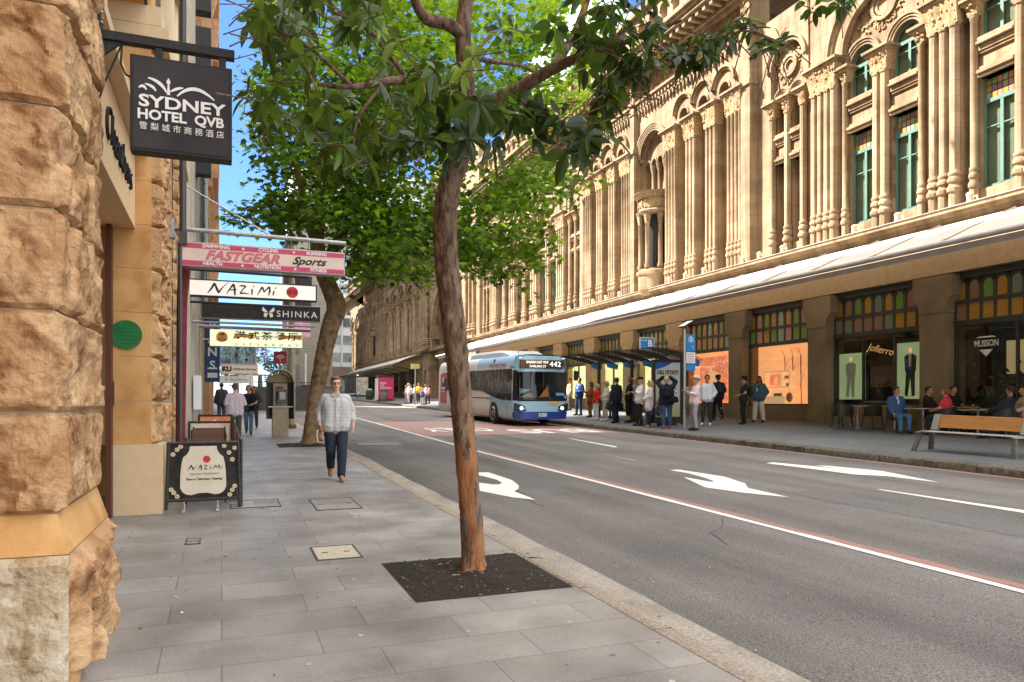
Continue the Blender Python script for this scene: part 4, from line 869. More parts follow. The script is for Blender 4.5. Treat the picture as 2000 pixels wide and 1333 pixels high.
b = MB(); b.prism([(30.1, 29.5), (45.3, 29.5), (45.3, 31.4), (30.1, 35.4)], 'x', -8, -.7); part(T, b, 'roof', greyp)  # unseen sloping top, shaped to set the shade line on the awning
T = block('glass_tower', 'tall plain tower beyond the side street', 91, 126, -1.2, 60, greyp)
b = MB()
for k in range(15): b.box(-1.25, -1.1, 91.2, 125.8, 4 + k * 3.7, 6 + k * 3.7)
part(T, b, 'window_band', dkglass)
T = block('corner_building', 'low shopfront building on the far corner of the side street', 50.6, 68, -1.2, 27.5, greyp)
b = MB(); b.box(-1.25, .6, 50.6, 56, 4.3, 4.6); b.box(-1.2, -1.1, 51, 67, 1.8, 4.2); part(T, b, 'shop_canopy', whitem)
T = block('office_block', 'grey office block far down the near side', 74.5, 90.9, -1.2, 27.5, greyp)
b = MB()
for k in range(6): b.box(-1.25, -1.1, 75, 90, 4 + k * 3.7, 6 + k * 3.7)
part(T, b, 'window_band', dkglass)
# ---------------------------------------------------------------- hanging signs of the near side
steel = mat('dull_steel', (.28, .27, .26), .45, (.40, .39, .38), 12, metal=.6); black = mat('black_paint', (.020, .018, .017), .5, (.032, .029, .027), 30, spec=.2); navy = mat('navy_enamel', (.036, .030, .033), .65, (.052, .044, .047), 4, spec=.15)
ink = mat('ink_black', (.012, .011, .011), .6); offw = mat('sign_white', (.78, .75, .70), .5)
def stroke(b, pts, wid, y, m=0):
    """flat brush stroke in the x-z plane: points (x,z) with a width for each"""
    L, Rr = [], []
    for i, p in enumerate(pts):
        a, c = Vector(pts[max(0, i - 1)]), Vector(pts[min(len(pts) - 1, i + 1)]); d = (c - a).normalized(); n = Vector((-d.y, d.x)) * wid[i] / 2
        L.append(Vector(p) + n); Rr.append(Vector(p) - n)
    vs = [(q.x, y, q.y) for q in L] + [(q.x, y, q.y) for q in Rr] + [(q.x, y + .003, q.y) for q in L] + [(q.x, y + .003, q.y) for q in Rr]; n = len(pts)
    b.add(vs, [(i, i + 1, n + i + 1, n + i) for i in range(n - 1)], m)
def curve(p0, p1, p2, n=8): return [((1 - t) ** 2 * p0[0] + 2 * t * (1 - t) * p1[0] + t * t * p2[0], (1 - t) ** 2 * p0[1] + 2 * t * (1 - t) * p1[1] + t * t * p2[1]) for t in [k / n for k in range(n + 1)]]
def nazimi(parent, x, z, s, y, m):
    """brush lettering N A Z I M I, s = height"""
    b = MB(); S = lambda P, w: stroke(b, [(x + a * s, z + c * s) for a, c in P], [q * s for q in w], y)
    S([(0, -.45), (.25, -.1), (.55, .42)], [.04, .14, .2]); S([(.55, .42), (.72, -.05), (.85, -.38)], [.12, .2, .12]); S([(.82, -.35), (1.15, .1), (1.62, .58)], [.16, .08, .02])
    S([(1.45, -.4), (1.8, .15), (2.0, .42)], [.05, .12, .18]); S([(2.0, .42), (2.08, 0), (2.1, -.5)], [.14, .17, .12]); S([(1.6, -.08), (2.0, -.05), (2.25, -.0)], [.08, .09, .04])
    S([(2.45, .3), (2.75, .33), (2.95, .3)], [.08, .14, .1]); S([(2.95, .3), (2.7, 0), (2.5, -.32)], [.12, .08, .12]); S([(2.5, -.32), (2.8, -.28), (3.2, -.32)], [.12, .12, .04])
    S([(3.45, .1), (3.42, -.15), (3.42, -.38)], [.12, .13, .1]); S([(3.5, .36), (3.58, .3)], [.1, .12])
    S([(3.85, -.4), (4.05, .0), (4.25, .32)], [.05, .11, .15]); S([(4.25, .32), (4.35, .05), (4.38, -.12)], [.13, .13, .08]); S([(4.38, -.12), (4.6, .15), (4.8, .36)], [.08, .1, .14]); S([(4.8, .36), (4.85, 0), (4.72, -.42)], [.14, .16, .05])
    S([(5.2, .05), (5.12, -.15), (5.1, -.36)], [.11, .12, .09]); S([(5.26, .3), (5.36, .26)], [.1, .11])
    return b.build('lettering', m, parent, 0, fix=False)
def disc(b, x, z, r, y0, y1, m=0, n=24): b.prism([(x + r * math.cos(2 * math.pi * k / n), z + r * math.sin(2 * math.pi * k / n)) for k in range(n)], 'y', y0, y1, m)
def signbox(name, label, x0, x1, z0, z1, y, face, frame, th=.14, fw=.02, cat='sign'):
    t = thing(name, label, cat, (x0, y, z0)); t.location = (0, 0, 0)
    b = MB(); b.box(x0, x1, y, y + th, z0, z1); b.build('casing', frame, t, 0, bevel=.006)
    f = MB(); f.box(x0 + fw, x1 - fw, y - .006, y - .0005, z0 + fw, z1 - fw); f.build('face', face, t, 0)
    return t
# hotel sign on its bracket
t = signbox('hotel_sign', 'square dark hotel sign with white lettering hung from a black bracket on the rough pier', -.607, .072, 3.43, 4.115, 5.9, navy, black, .13, .022)
def zat(v, y, u): a, b_, k = ray(u, v); return EYE + k * y / b_
b = MB(); b.box(-.80, .09, 5.92, 5.99, 4.20, 4.265); b.box(-.45, -.40, 5.93, 5.98, 4.11, 4.2); b.box(-.02, .03, 5.93, 5.98, 4.11, 4.2); b.box(-.84, -.79, 5.88, 6.02, 3.98, 4.42)
b.prism([(-.79, 4.2), (-.66, 4.2), (-.79, 4.08)], 'y', 5.94, 5.97); b.build('bracket', black, t, 0, bevel=.004)
b = MB(); b.tube([(-.66, 5.95, 4.24), (-.67, 5.95, 4.05), (-.64, 5.95, 3.98), (-.60, 5.95, 3.96)], .008, 6); b.tube([(-.66, 5.95, 4.2), (-.78, 5.98, 3.9), (-.83, 5.99, 3.72)], .007, 6); b.build('cable', black, t)
b = MB()
for z in (4.03, 4.1, 4.3, 4.37): b.ball((-.785, 5.9, z), .012, 6)
b.build('bolt', steel, t)
yy = 5.888
text('lettering', 'SYDNEY', offw, t, .118, (-.265, yy, 3.785), fit=.58, bold=.003); text('lettering', 'HOTEL', offw, t, .098, (-.40, yy, 3.69), fit=.32, bold=.003); text('lettering', 'QVB', offw, t, .098, (-.085, yy, 3.69), fit=.2, bold=.003)
text('lettering', '雪梨城市商務酒店', offw, t, .058, (-.265, yy, 3.605), fit=.56, spacing=1.6)
b = MB()
for P, w in ((curve((-.55, 3.875), (-.52, 3.91), (-.5, 3.865)), .02), (curve((-.51, 3.91), (-.45, 3.9), (-.44, 3.865)), .02), (curve((-.49, 3.955), (-.4, 3.94), (-.37, 3.865)), .024), (curve((-.345, 3.875), (-.3, 3.91), (-.26, 3.915)), .02), (curve((-.30, 3.85), (-.19, 3.985), (-.05, 3.855)), .026)):
    n = len(P); stroke(b, P, [w * (.15 + .85 * math.sin(math.pi * (.08 + .84 * k / (n - 1)))) for k in range(n)], yy)
stroke(b, [(-.357, 3.85), (-.357, 3.93)], [.022, .01], yy); stroke(b, [(-.357, 3.93), (-.357, 3.955)], [.024, .024], yy); stroke(b, [(-.357, 3.955), (-.357, 3.97)], [.012, .008], yy)
b.build('skyline_emblem', offw, t, 0, fix=False)
# pink and white sports shop sign
pinkw = mat('sign_cream', (.66, .52, .42), .5, (.60, .46, .37), 3, emit=.03); pink = mat('sign_pink', (.52, .06, .13), .5, (.46, .05, .11), 4); pinkt = mat('sign_pink_text', (.55, .12, .17), .5)
Y = 12.6; x0, x1, z0, z1 = -.65, 1.92, 3.77, 4.155
t = signbox('shop_sign', 'long pink and cream sports shop sign on a steel arm, nearest of the stacked signs', x0, x1, z0, z1, Y, pinkw, steel, .2, .015)
b = MB(); b.box(x0 + .015, x1 - .015, Y - .010, Y - .0065, z1 - .095, z1 - .02); b.box(x0 + .015, x1 - .015, Y - .010, Y - .0065, z0 + .02, z0 + .095); b.build('stripe', pink, t, 0)
for tx, x, z, f in (('SWIMMING', -.08, z1 - .058, .4), ('CYCLING', .70, z1 - .058, .3), ('RUNNING', 1.46, z1 - .058, .32), ('HEALTH', -.13, z0 + .057, .28), ('NUTRITION', .69, z0 + .057, .4), ('FITNESS', 1.49, z0 + .057, .26)): text('lettering', tx, offw, t, .075, (x, Y - .013, z), fit=f, bold=.002)
for x, z in ((.32, z1 - .058), (1.1, z1 - .058), (.31, z0 + .057), (1.12, z0 + .057)): 
    b = MB(); b.prism([(x + (.028 if k % 2 == 0 else .012) * math.sin(k * math.pi / 5), z + (.028 if k % 2 == 0 else .012) * math.cos(k * math.pi / 5)) for k in range(10)], 'y', Y - .014, Y - .011); b.build('star', offw, t, 0)
text('lettering', 'FASTGEAR', pinkt, t, .2, (.31, Y - .011, (z0 + z1) / 2 - .005), fit=1.12, shear=.35, bold=.007); text('lettering', 'Sports', ink, t, .17, (1.33, Y - .011, (z0 + z1) / 2), fit=.55, shear=.45, bold=.004)
b = MB(); b.tube([(-.68, Y + .08, 4.36), (1.95, Y + .08, 4.33)], .035, 10); b.tube([(-.4, Y + .08, 4.36), (-.4, Y + .08, 4.15)], .012, 6); b.tube([(1.35, Y + .08, 4.33), (1.35, Y + .08, 4.15)], .012, 6); b.box(-.75, -.68, Y, Y + .16, 4.2, 4.5); b.tube([(-.72, Y + .08, 5.15), (.75, Y + .08, 4.36)], .012, 6); b.build('bracket', steel, t)
# pale restaurant sign, black salon sign, cream noodle sign, small ones further on
cream_s = mat('lightbox_cream', (.72, .67, .57), .5, (.78, .72, .66), 2, emit=.3); redseal = mat('seal_red', (.55, .02, .015), .5)
Y = 17.0; x0, x1 = -.67, 1.98; z0, z1 = 3.90, 4.27
t = signbox('shop_sign', 'white light-box sign with black brush lettering and a red seal, second of the stacked signs', x0, x1, z0, z1, Y, cream_s, black, .18, .03)
nazimi(t, -.28, (z0 + z1) / 2, .26, Y - .009, ink)
b = MB(); disc(b, 1.45, (z0 + z1) / 2, .125, Y - .011, Y - .007); b.build('seal', redseal, t, 0); text('lettering', '納泉', ink, t, .12, (1.45, Y - .014, (z0 + z1) / 2))
b = MB(); b.tube([(-.8, Y + .09, 4.48), (1.8, Y + .09, 4.45)], .03, 8); b.tube([(-.8, Y + .09, 3.79), (1.9, Y + .09, 3.76)], .025, 8); b.tube([(-.3, Y + .09, 4.48), (-.3, Y + .09, 4.27)], .012, 6); b.tube([(1.6, Y + .09, 4.45), (1.6, Y + .09, 4.27)], .012, 6); b.build('bracket', black, t)
Y = 19.2; x0, x1 = -.46, 2.33; z0, z1 = 3.68, 4.08
t = signbox('shop_sign', 'black sign with a white butterfly and spaced capitals, third of the stacked signs', x0, x1, z0, z1, Y, mat('sign_charcoal', (.034, .028, .025), .7, (.048, .041, .037), 9, spec=.12), steel, .16, .015)
text('lettering', 'SHINKA', offw, t, .22, (1.75, Y - .01, (z0 + z1) / 2 - .03), fit=.98, spacing=1.25)
b = MB()
for s in (-1, 1):
    b.prism([(1.07 + s * .01, 3.88), (1.07 + s * .13, 4.02), (1.07 + s * .15, 3.93), (1.07 + s * .09, 3.88)], 'y', Y - .011, Y - .007); b.prism([(1.07 + s * .01, 3.86), (1.07 + s * .10, 3.86), (1.07 + s * .11, 3.78), (1.07 + s * .05, 3.75)], 'y', Y - .011, Y - .007)
b.build('butterfly', offw, t, 0)
b = MB(); b.tube([(-.8, Y + .08, 3.6), (2.2, Y + .08, 3.58)], .03, 8); b.tube([(2.1, Y + .08, 4.35), (2.1, Y + .08, 4.08)], .015, 6); b.tube([(-.8, Y + .08, 4.36), (2.2, Y + .08, 4.34)], .02, 6); b.build('bracket', steel, t)
Y = 24.0; x0, x1 = -.34, 2.36; z0, z1 = 3.36, 3.88
t = signbox('shop_sign', 'pale green light-box sign with orange brushwork and black characters, lowest of the stacked signs', x0, x1, z0, z1, Y, mat('lightbox_green', (.66, .68, .44), .5, (.72, .73, .5), 2, emit=.8), steel, .18, .015)
b = MB(); disc(b, .01, 3.65, .16, Y - .011, Y - .007)
for x, w in ((.62, .30), (1.98, .36)): b.prism([(x - w, 3.60), (x - w + .05, 3.77), (x, 3.74), (x + w, 3.78), (x + w - .02, 3.62), (x, 3.66)], 'y', Y - .011, Y - .007)
b.box(.9, 1.75, Y - .009, Y - .007, 3.68, 3.70); b.build('orange_brushwork', mat('sign_orange', (.75, .26, .04), .5, (.78, .42, .08), 6, emit=.05), t, 0)
text('lettering', '港式茶餐厅', ink, t, .26, (1.3, Y - .014, 3.70), fit=1.85, bold=.004, spacing=1.35); text('lettering', 'CITY&BOAT', ink, t, .085, (1.3, Y - .012, 3.44), fit=1.85, spacing=2.8); text('lettering', '港', ink, t, .14, (.01, Y - .014, 3.68), bold=.006); text('lettering', '港式茶餐厅', ink, t, .08, (.02, Y - .014, 3.56), fit=.36)
b = MB(); b.tube([(-.9, Y + .09, 3.96), (2.6, Y + .09, 3.93)], .05, 8); b.box(-.9, -.3, Y + .05, Y + .12, 3.55, 3.6); b.build('bracket', steel, t)
Y = 36; t = signbox('shop_sign', 'small cream sign with bold black initials and blue lettering under the far canopy', -.05, 1.55, 3.0, 3.42, Y, mat('sign_beige', (.68, .6, .5), .5, emit=.05), steel)
text('lettering', 'KU', ink, t, .3, (.22, Y - .01, 3.21), fit=.4, bold=.02); text('lettering', "Children's Services", mat('sign_blue_text', (.02, .03, .12), .5), t, .13, (.98, Y - .01, 3.22), fit=1.0, bold=.004)
Y = 37.5; t = signbox('shop_sign', 'white shop sign with pale grey script, lowest under the far canopy', -.15, 1.3, 2.62, 2.96, Y, offw, steel)
text('lettering', 'Baffine', mat('sign_grey_text', (.3, .32, .36), .5), t, .2, (.75, Y - .01, 2.78), fit=.75); text('lettering', '8', MATS['sign_grey_text'], t, .22, (.2, Y - .01, 2.78))
Y = 28; t = signbox('banner', 'tall dark blue banner with white capitals on the brick building', -.55, -.06, 2.4, 5.2, Y, mat('banner_blue', (.02, .06, .19), .6), black, .05)
text('lettering', 'E\nV\nA\nN\nS', offw, t, .42, (-.3, Y - .01, 3.9), line=1.1, bold=.01); 
b = MB(); b.box(-.46, -.14, Y - .01, Y - .007, 2.55, 2.72); b.box(-.46, -.14, Y - .01, Y - .007, 2.85, 2.9); b.build('emblem', offw, t, 0)
t = signbox('banner', 'hanging pink banner beyond the stacked signs', 3.9, 5.4, 6.0, 9.0, 50, mat('banner_pink', (.75, .25, .5), .6, (.7, .4, .55), 2), steel, .05)
t = signbox('shop_sign', 'dark plain blade sign behind the white light-box sign', 3.0, 4.4, 6.5, 8.3, 40, mat('sign_plum', (.035, .028, .05), .6), black, .1)
# ---------------------------------------------------------------- trees
bark1 = mat('brown_bark', (.115, .068, .042), .9, (.25, .16, .105), 16, (.35, .65), 1, 70, stretch=(1, 1, .35), dark=(22, .36, .5, (.40, .36, .32)))
bark1o = mat('peeled_bark', (.42, .17, .06), .85, (.25, .13, .065), 9, (.38, .62), 1, 60, stretch=(1, 1, .2), dark=(9, .36, .5, (.5, .42, .36)))
bark2 = mat('plane_bark', (.17, .10, .05), .9, (.33, .215, .12), 7, (.3, .7), 1, 30, dark=(6, .34, .5, (.5, .46, .42)))
leaf1 = leafmat('glossy_leaf', [(.02, .034, .012), (.042, .075, .016), (.075, .13, .02), (.14, .22, .028), (.26, .36, .05), (.36, .20, .02)], .48, .38)
leaf2 = leafmat('plane_leaf', [(.035, .075, .012), (.085, .16, .018), (.17, .28, .028), (.33, .43, .06)], .60, .5)
leaf3 = leafmat('far_leaf', [(.02, .05, .01), (.05, .12, .02), (.10, .2, .03)], .45, .6)
def at(u, v, t):
    a, b_, k = ray(u, v); return Vector((a * t, b_ * t, EYE + k * t))
def trunk(name, pts, rad, m, parent, n=20, seg=26, rough=.05, seed=0, flare=0, m2=None, m2z=None):
    """limb along a smooth curve with ridged, uneven bark"""
    P = [Vector(p) for p in pts]; b = MB(); vs = []; N = (len(P) - 1) * seg; fs = []; mi = []
    def cr(i, t):
        p0, p1, p2, p3 = P[max(i - 1, 0)], P[i], P[i + 1], P[min(i + 2, len(P) - 1)]
        return .5 * ((2 * p1) + (p2 - p0) * t + (2 * p0 - 5 * p1 + 4 * p2 - p3) * t * t + (3 * p1 - p0 - 3 * p2 + p3) * t ** 3)
    C = []; Rd = []
    for i in range(len(P) - 1):
        for k in range(seg): t = k / seg; C.append(cr(i, t)); Rd.append(rad[i] * (1 - t) + rad[i + 1] * t)
    C.append(P[-1]); Rd.append(rad[-1]); ref = Vector((1, 0, 0))
    for i, c in enumerate(C):
        d = (C[min(i + 1, N)] - C[max(i - 1, 0)]).normalized(); ref = (ref - d * ref.dot(d)).normalized(); q = d.cross(ref)
        for k in range(n):
            a = 2 * math.pi * k / n; v = ref * math.cos(a) + q * math.sin(a)
            w = 1 + rough * (noise.noise(Vector((math.cos(a) * 2.2 + seed, math.sin(a) * 2.2, i * .13))) + .9 * noise.noise(Vector((math.cos(a) * 6 + seed, math.sin(a) * 6, i * .5))) + .5 * noise.noise(Vector((math.cos(a) * 11 + seed, math.sin(a) * 11, i * .9)))) 
            w += flare * max(0, 1 - i / seg / .35) ** 2 * (1 + .4 * math.sin(a * 5 + seed))
            vs.append(c + v * Rd[i] * w)
    for i in range(N):
        for k in range(n):
            fs.append((i * n + k, i * n + (k + 1) % n, (i + 1) * n + (k + 1) % n, (i + 1) * n + k))
            z = C[i].z; a = 2 * math.pi * k / n
            mi.append(1 if m2 and z < m2z and noise.noise(Vector((math.cos(a) * 1.1, math.sin(a) * 1.1, z * 1.5 + seed))) + (m2z - z) * .35 > .22 else 0)
    b.v = vs; b.f = fs; b.mi = mi
    return b.build(name, [m, m2 or m], parent, 180, fix=False)
class Leaves:
    def __init__(s): s.v = []; s.f = []; s.t = []
    def leaf(s, p, d, up, L, w, tone, fold=.25, droop=.2):
        d = d.normalized(); sd = d.cross(up)
        if sd.length < 1e-3: sd = d.cross(Vector((1, 0, .1)))
        sd.normalize(); n = sd.cross(d); o = len(s.v); g = lambda t, q, h: p + d * (L * t) + sd * (w * q) + n * h - Vector((0, 0, droop * L * t * t))
        W = ((.1, .2), (.28, .44), (.5, .5), (.72, .4), (.9, .17)); tw = fold * w * .25 * math.sin(L * 97)
        s.v += [g(0, 0, 0)] + [g(t, 0, 0) for t, q in W] + [g(1, 0, 0)] + [g(t, -q, fold * w * q + tw * t) for t, q in W] + [g(t, q, fold * w * q - tw * t) for t, q in W]
        for e in (7, 12):
            s.f += [(o, o + e, o + 1)] + [(o + 1 + k, o + e + k, o + e + k + 1, o + 2 + k) for k in range(4)] + [(o + 5, o + e + 4, o + 6)]
        s.t += [tone] * 17
    def maple(s, p, d, up, L, tone):
        d = d.normalized(); sd = d.cross(up)
        if sd.length < 1e-3: sd = Vector((1, 0, 0))
        sd.normalize(); n = sd.cross(d); o = len(s.v)
        out = [(0, 0), (-.28, -.02), (-.5, .22), (-.3, .32), (-.46, .62), (-.16, .55), (0, 1), (.16, .55), (.46, .62), (.3, .32), (.5, .22), (.28, -.02)]
        s.v += [p + d * (L * .35) - n * (.0)] + [p + sd * (L * a) + d * (L * c) + n * (-.22 * L * (a * a + (c - .35) ** 2)) for a, c in out]
        s.f += [(o, o + 1 + k, o + 1 + (k + 1) % 12) for k in range(12)]; s.t += [tone] * 13
    def build(s, name, m, parent, twigs=None):
        nf = len(s.f)
        if twigs: o = len(s.v); s.v += twigs.v; s.f += [tuple(i + o for i in f) for f in twigs.f]; s.t += [0] * len(twigs.v)
        me = bpy.data.meshes.new(name); me.from_pydata([tuple(q) for q in s.v], [], s.f); me.materials.append(m)
        if twigs: me.materials.append(bark1); me.polygons.foreach_set('material_index', [0] * nf + [1] * (len(s.f) - nf))
        a = me.attributes.new('tone', 'FLOAT', 'POINT'); a.data.foreach_set('value', s.t)
        return link(name, me, parent)
# near tree: glossy leaves in rosettes at the twig ends
t = thing('street_tree', 'slender leaning street tree with glossy dark leaves in a square mulched pit by the kerb', 'tree', (2.09, 6.29, .15)); t.location = (0, 0, 0)
D = 6.62
tp = [(925, 1118), (920, 1010), (908, 860), (895, 720), (882, 600), (872, 500), (869, 425), (880, 355), (903, 292), (914, 215), (908, 130), (905, 60), (915, -30), (930, -140), (925, -260)]
tr = [24, 21.5, 21, 22, 23, 23, 23.5, 22, 19, 17, 15.5, 15, 13, 11, 9]
PX = D / 1450
tk = trunk('trunk', [at(u, v, D) for u, v in tp], [r * PX for r in tr], bark1, t, 40, 20, .085, 1, .55, bark1o, 1.5)
br = [([(908, 235, 6.6), (960, 200, 6.55), (1020, 170, 6.5), (1085, 132, 6.4), (1150, 105, 6.3), (1230, 78, 6.2), (1330, 40, 6.0)], [15, 14, 12, 11, 8, 6, 3]),
      ([(1082, 134, 6.4), (1100, 105, 6.6), (1125, 60, 6.8), (1150, -10, 7), (1170, -90, 7.2)], [9, 8.5, 8, 7, 5]),
      ([(903, 70, 6.6), (875, 48, 6.5), (835, 38, 6.4), (812, 5, 6.3), (795, -60, 6.2)], [13, 12, 11, 9, 6]),
      ([(906, 190, 6.6), (850, 178, 6.3), (800, 158, 6.0), (750, 160, 5.8), (690, 170, 5.7), (620, 165, 5.6)], [9, 8, 8, 7, 5, 3]),
      ([(908, 110, 6.6), (960, 120, 6.9), (1020, 130, 7.3), (1060, 150, 7.6)], [6, 5, 4, 3]),
      ([(690, 172, 5.7), (600, 90, 5.5), (540, 60, 5.4)], [4, 3, 2]), ([(800, 160, 6.0), (720, 60, 6), (640, 20, 6)], [5, 4, 2]), ([(1250, 72, 6.2), (1330, 110, 6.1), (1400, 95, 6.0), (1450, 60, 5.9), (1525, 88, 5.9)], [3.5, 2.5, 2.2, 2, 1.2]), ([(1000, 180, 6.5), (1060, 230, 6.3), (1120, 250, 6.2)], [4, 3, 2]),
      ([(750, 162, 5.8), (700, 230, 5.7), (690, 290, 5.7)], [3.5, 2.5, 1.5]), ([(840, 178, 6.3), (790, 250, 6.2), (770, 300, 6.1)], [3, 2, 1.5]), ([(1160, 100, 6.3), (1180, 160, 6.3), (1190, 190, 6.3)], [3, 2, 1])]
for P, rr_ in br: trunk('branch', [at(*p) for p in P], [q * PX for q in rr_], bark1, t, 9, 6, .08, len(P))
Lf = Leaves(); r = random.Random(11); TW = MB()
def rosette(p, n, L, tonebase, spread=1.0):
    ax = Vector((r.uniform(-1, 1), r.uniform(-1, 1), r.uniform(-.25, .8))).normalized(); a0 = r.uniform(0, 6)
    q = ax.orthogonal().normalized(); w = ax.cross(q)
    TW.tube([p - ax * r.uniform(.18, .4) + Vector((0, 0, -.03)), p], [.006, .004], 4)
    for k in range(n):
        a = a0 + k * 2.4; el = r.uniform(-.15, .75)
        d = (q * math.cos(a) + w * math.sin(a)) * spread + ax * el; l = L * r.uniform(.65, 1.15)
        tone = min(1, max(0, tonebase + r.gauss(0, .12)))
        if r.random() < .004: tone = 1
        elif tone > .82: tone = .8
        Lf.leaf(p + d.normalized() * .02, d, ax + Vector((0, 0, .3)), l, l * r.uniform(.42, .55), tone, r.uniform(.1, .5), r.uniform(.1, .6))
def zone(n, us, vs_, ts, L, tone, keep=None, nl=(6, 10)):
    k = 0
    while k < n:
        u, v, tt = r.uniform(*us), r.uniform(*vs_), r.uniform(*ts)
        if keep and not keep(u, v): continue
        k += 1; rosette(at(u, v, tt), r.randint(*nl), L, tone)
# crown: left mass, centre, right hanging sprays, and the part above the frame
zone(118, (475, 900), (-60, 330), (4.9, 7.6), .145, .33, lambda u, v: not (780 < u and v < 110) and v < 312 - abs(u - 720) * .28 and not (u < 520 and v > 250) and noise.noise(Vector((u * .008, v * .011, 2))) > -.28)
zone(20, (620, 880), (230, 335), (5.2, 6.8), .15, .2)
zone(12, (800, 1150), (30, 240), (5.6, 7.4), .16, .3, lambda u, v: noise.noise(Vector((u * .012, v * .012, 7))) > -.1)
zone(16, (985, 1185), (200, 300), (5.5, 6.4), .19, .16, lambda u, v: v < 330 - abs(u - 1080) * .5)
zone(14, (800, 1000), (180, 300), (5.3, 6.3), .18, .22)
zone(38, (1090, 1300), (-60, 120), (5.6, 6.9), .15, .2, lambda u, v: v < 135 - abs(u - 1220) * .15)
zone(10, (1180, 1290), (90, 150), (5.8, 6.5), .15, .16)
for u, v, n in ((1330, 105, 5), (1365, 90, 5), (1395, 100, 4), (1420, 75, 4), (1450, 55, 4), (1350, 125, 4), (1515, 88, 4), (1500, 100, 3), (1640, -2, 4), (1590, 8, 2), (1195, 175, 5), (1210, 200, 4), (1170, 195, 3)):
    for k in range(n): rosette(at(u + r.uniform(-16, 16), v + r.uniform(-14, 14), r.uniform(5.8, 6.1)), r.randint(5, 8), .115, .2)
for u, v in ((905, 140), (925, 110), (885, 165), (950, 150), (970, 205), (740, 60)): rosette(at(u, v, 6.0), 8, .14, .72)
zone(120, (420, 1500), (-480, -60), (4.6, 8.4), .16, .3)
Lf.build('crown', leaf1, t, TW)
# plane tree further along, lobed leaves
t = thing('street_tree', 'crooked plane tree with bright lobed leaves standing beyond the walking man', 'tree', (2.35, 21.3, .5)); t.location = (0, 0, 0)
D = 20.7; PX = D / 1450
tp = [(606, 872), (613, 800), (624, 740), (633, 690), (645, 640), (657, 600), (645, 565), (632, 530), (620, 480), (625, 420), (640, 360), (660, 290)]; tr = [16, 14, 14.5, 15.5, 17, 19, 17, 16, 14, 12, 9, 6]
trunk('trunk', [at(u, v, D) for u, v in tp], [q * PX for q in tr], bark2, t, 22, 10, .09, 4, .7)
br = [([(625, 500, 20.7), (600, 430, 20), (585, 350, 19.5), (565, 290, 19)], [9, 7, 6, 3]), ([(632, 520, 20.7), (680, 440, 21), (740, 340, 21.5), (790, 260, 22)], [11, 9, 8, 4]), ([(655, 480, 20.8), (760, 460, 20), (860, 450, 19.5), (980, 470, 19)], [7, 6, 5, 2]), ([(640, 380, 20.7), (700, 300, 22), (740, 200, 23)], [8, 6, 3]), ([(740, 340, 21.5), (860, 280, 21), (1000, 250, 20)], [6, 5, 2]), ([(600, 430, 20), (540, 400, 19.5), (480, 410, 19)], [4, 3, 1.5]), ([(790, 260, 22), (900, 130, 22), (1000, 30, 22)], [6, 5, 3])]
for P, q in br: trunk('branch', [at(*p) for p in P], [w * PX for w in q], bark2, t, 9, 6, .08, len(P))
Lf = Leaves(); r = random.Random(5); TW = MB()
def spray(p, n, s, tone, L=.2):
    for k in range(n):
        q = p + Vector((r.gauss(0, s), r.gauss(0, s), r.gauss(0, s * .6))); d = Vector((r.uniform(-1, 1), r.uniform(-1, 1), r.uniform(-1.0, .1)))
        Lf.maple(q, d, Vector((r.uniform(-.4, .4), r.uniform(-.4, .4), 1)), L * r.uniform(.6, 1.15), min(1, max(0, tone + r.gauss(0, .27))))
def zone2(n, us, vs_, ts, tone, keep=None, m=(16, 28), s=.34):
    k = 0
    while k < n:
        u, v, tt = r.uniform(*us), r.uniform(*vs_), r.uniform(*ts)
        if keep and not keep(u, v): continue
        k += 1; spray(at(u, v, tt), r.randint(*m), s, tone)
low = lambda u: 455 if u < 560 else (450 if u < 640 else (545 if u < 900 else 560 - (u - 900) * .25))
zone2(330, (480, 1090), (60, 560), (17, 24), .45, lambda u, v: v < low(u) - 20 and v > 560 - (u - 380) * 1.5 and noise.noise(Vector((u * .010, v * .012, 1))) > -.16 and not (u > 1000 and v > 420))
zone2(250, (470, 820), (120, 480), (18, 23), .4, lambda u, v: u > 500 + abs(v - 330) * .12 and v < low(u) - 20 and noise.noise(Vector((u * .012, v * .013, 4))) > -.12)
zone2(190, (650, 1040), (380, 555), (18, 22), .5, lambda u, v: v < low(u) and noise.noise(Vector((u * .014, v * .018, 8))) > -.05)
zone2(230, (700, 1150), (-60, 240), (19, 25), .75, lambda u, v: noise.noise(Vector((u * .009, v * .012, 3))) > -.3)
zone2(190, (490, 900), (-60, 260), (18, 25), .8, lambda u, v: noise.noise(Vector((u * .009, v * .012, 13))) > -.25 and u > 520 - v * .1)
zone2(50, (450, 600), (385, 470), (18.5, 21), .45, lambda u, v: abs(v - 425) < 10 + (u - 450) * .22, (8, 16), .25)
zone2(20, (930, 1085), (430, 590), (18, 20), .35, lambda u, v: abs(v - (600 - abs(u - 1010) * 1.0 - 40)) < 45, (7, 13), .22)
zone2(16, (980, 1160), (300, 400), (18, 20), .4, lambda u, v: abs(v - 345) < 32, (8, 14), .25)
zone2(160, (450, 1150), (-500, -40), (17, 26), .6, None, (14, 24), .45)
Lf.build('crown', leaf2, t)
